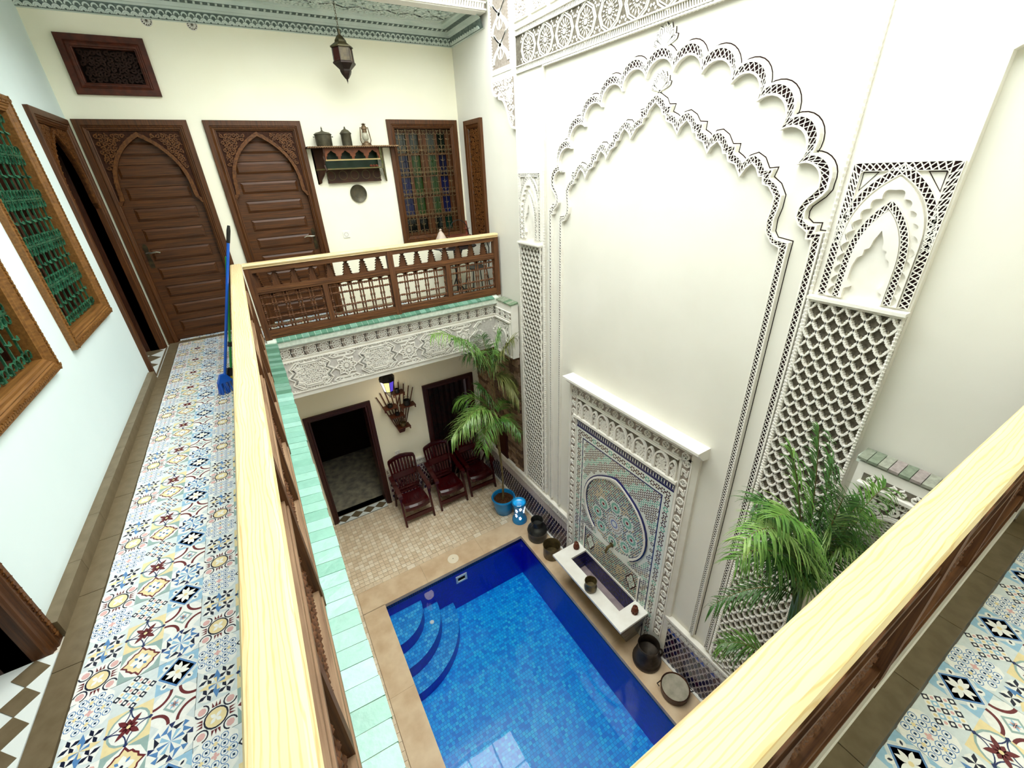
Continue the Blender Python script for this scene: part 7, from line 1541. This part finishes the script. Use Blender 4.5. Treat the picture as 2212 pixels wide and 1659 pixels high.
b2 = thing('broom', 'green handled broom with yellow bristles behind the blue broom', 'broom', (-0.43, 4.29, 0)); gm = mat('green_plastic', (40, 150, 60), (30, 130, 50), 0.35, 0.5, scale=4); b0, b1 = Vector((-0.425, 4.29, 0.15)), Vector((-0.175, 4.33, 1.10)); b = MB(); b.bar(tuple(b0), tuple(b1), 0.010, 0, 10); b.obj('handle', gm, b2)
b = MB(); b.bar(tuple(b0+(b1-b0)*0.22), tuple(b0+(b1-b0)*0.26), 0.017, 0, 10); b.obj('collar', black_metal, b2); brush(b2, (-0.435, 4.29), black_metal, mat('yellow_bristle', (200, 180, 40), (160, 150, 30), 0.6, 0.3, scale=30), 0.06)
bt = thing('bistro_table', 'black wire bistro table behind the far railing', 'table', (2.43, 5.62, 0)); o = (2.43, 5.62, 0); b = MB(); b.lathe([(0, 0.735), (0.30, 0.735), (0.31, 0.728), (0.30, 0.72), (0.0, 0.72)], 28, o); b.obj('tabletop', black_metal, bt)
b = MB(); b.bar((2.43, 5.62, 0.10), (2.43, 5.62, 0.72), 0.018, 0, 10); b.obj('pole', black_metal, bt)
for k in range(3):
    a = 2*PI*k/3+0.5; c, s = math.cos(a), math.sin(a); b = MB(); b.tube([(2.43+r_*c, 5.62+r_*s, z_) for r_, z_ in ((0.01, 0.30), (0.05, 0.20), (0.14, 0.10), (0.22, 0.03), (0.25, 0.012))], 0.010, 6); b.obj('leg', black_metal, bt)
    b = MB(); b.tube([(2.43+r_*c, 5.62+r_*s, z_) for r_, z_ in ((0.015, 0.42), (0.09, 0.52), (0.16, 0.64), (0.24, 0.715))], 0.007, 6); b.obj('brace', black_metal, bt)
ch = thing('bistro_chair', 'black wire bistro chair behind the far railing, against the end wall', 'chair', (2.70, 5.42, 0)); b = MB(); b.lathe([(0, 0.45), (0.15, 0.45), (0.15, 0.435), (0, 0.435)], 20, (2.66, 5.44, 0)); b.obj('seat', black_metal, ch)
for sx in (-1, 1):
    for sy in (-1, 1): b = MB(); b.bar((2.66+sx*0.15, 5.44+sy*0.14, 0.0), (2.66+sx*0.10, 5.44+sy*0.10, 0.44), 0.008); b.obj('leg', black_metal, ch)
b = MB(); b.tube([(2.79, 5.32, 0.44), (2.81, 5.32, 0.70), (2.81, 5.38, 0.80), (2.81, 5.50, 0.80), (2.81, 5.56, 0.70), (2.79, 5.56, 0.44)], 0.008, 6); b.tube([(2.81, 5.44, 0.5)]+[(2.81, y, z) for y, z in spiral(5.44, 0.62, 0.07, PI/2, 1.0, 10)], 0.006, 5); b.obj('backrest', black_metal, ch)
tr = thing('copper_tray', 'round copper tray with arched handle on the bistro table', 'tray', (2.52, 5.62, 0.735)); o = (2.52, 5.62, 0.735); cu = mat('copper_red', (150, 84, 62), (112, 58, 44), 0.35, 0.5, metal=0.5, scale=14); b = MB(); b.lathe([(0, 0.01), (0.13, 0.01), (0.16, 0.12), (0.175, 0.125), (0.165, 0.13), (0.0, 0.115)], 24, o); b.obj('bowl', cu, tr, smooth=50)
b = MB(); b.tube([(o[0]-0.15*math.cos(a), o[1], o[2]+0.13+0.20*math.sin(a)) for a in [k*PI/10 for k in range(11)]], 0.006, 6); b.obj('handle', black_metal, tr); b = MB(); b.lathe([(0, 0), (0.02, 0), (0.02, 0.2), (0.05, 0.205), (0.02, 0.21), (0.012, 0.30), (0, 0.31)], 10, (2.66, 5.66, 0.735)); b.obj('burner', cu, tr)
vessel('conical_lid', 'pale cone shaped dish cover beside the copper tray', 'cover', (2.24, 5.58, 0.735), [(0, 0), (0.085, 0), (0.088, 0.05), (0.08, 0.10), (0.035, 0.19), (0.014, 0.215), (0.018, 0.235), (0, 0.245)], mat('pale_pottery', (206, 190, 176), (178, 160, 146), 0.5, 0.3, scale=12))
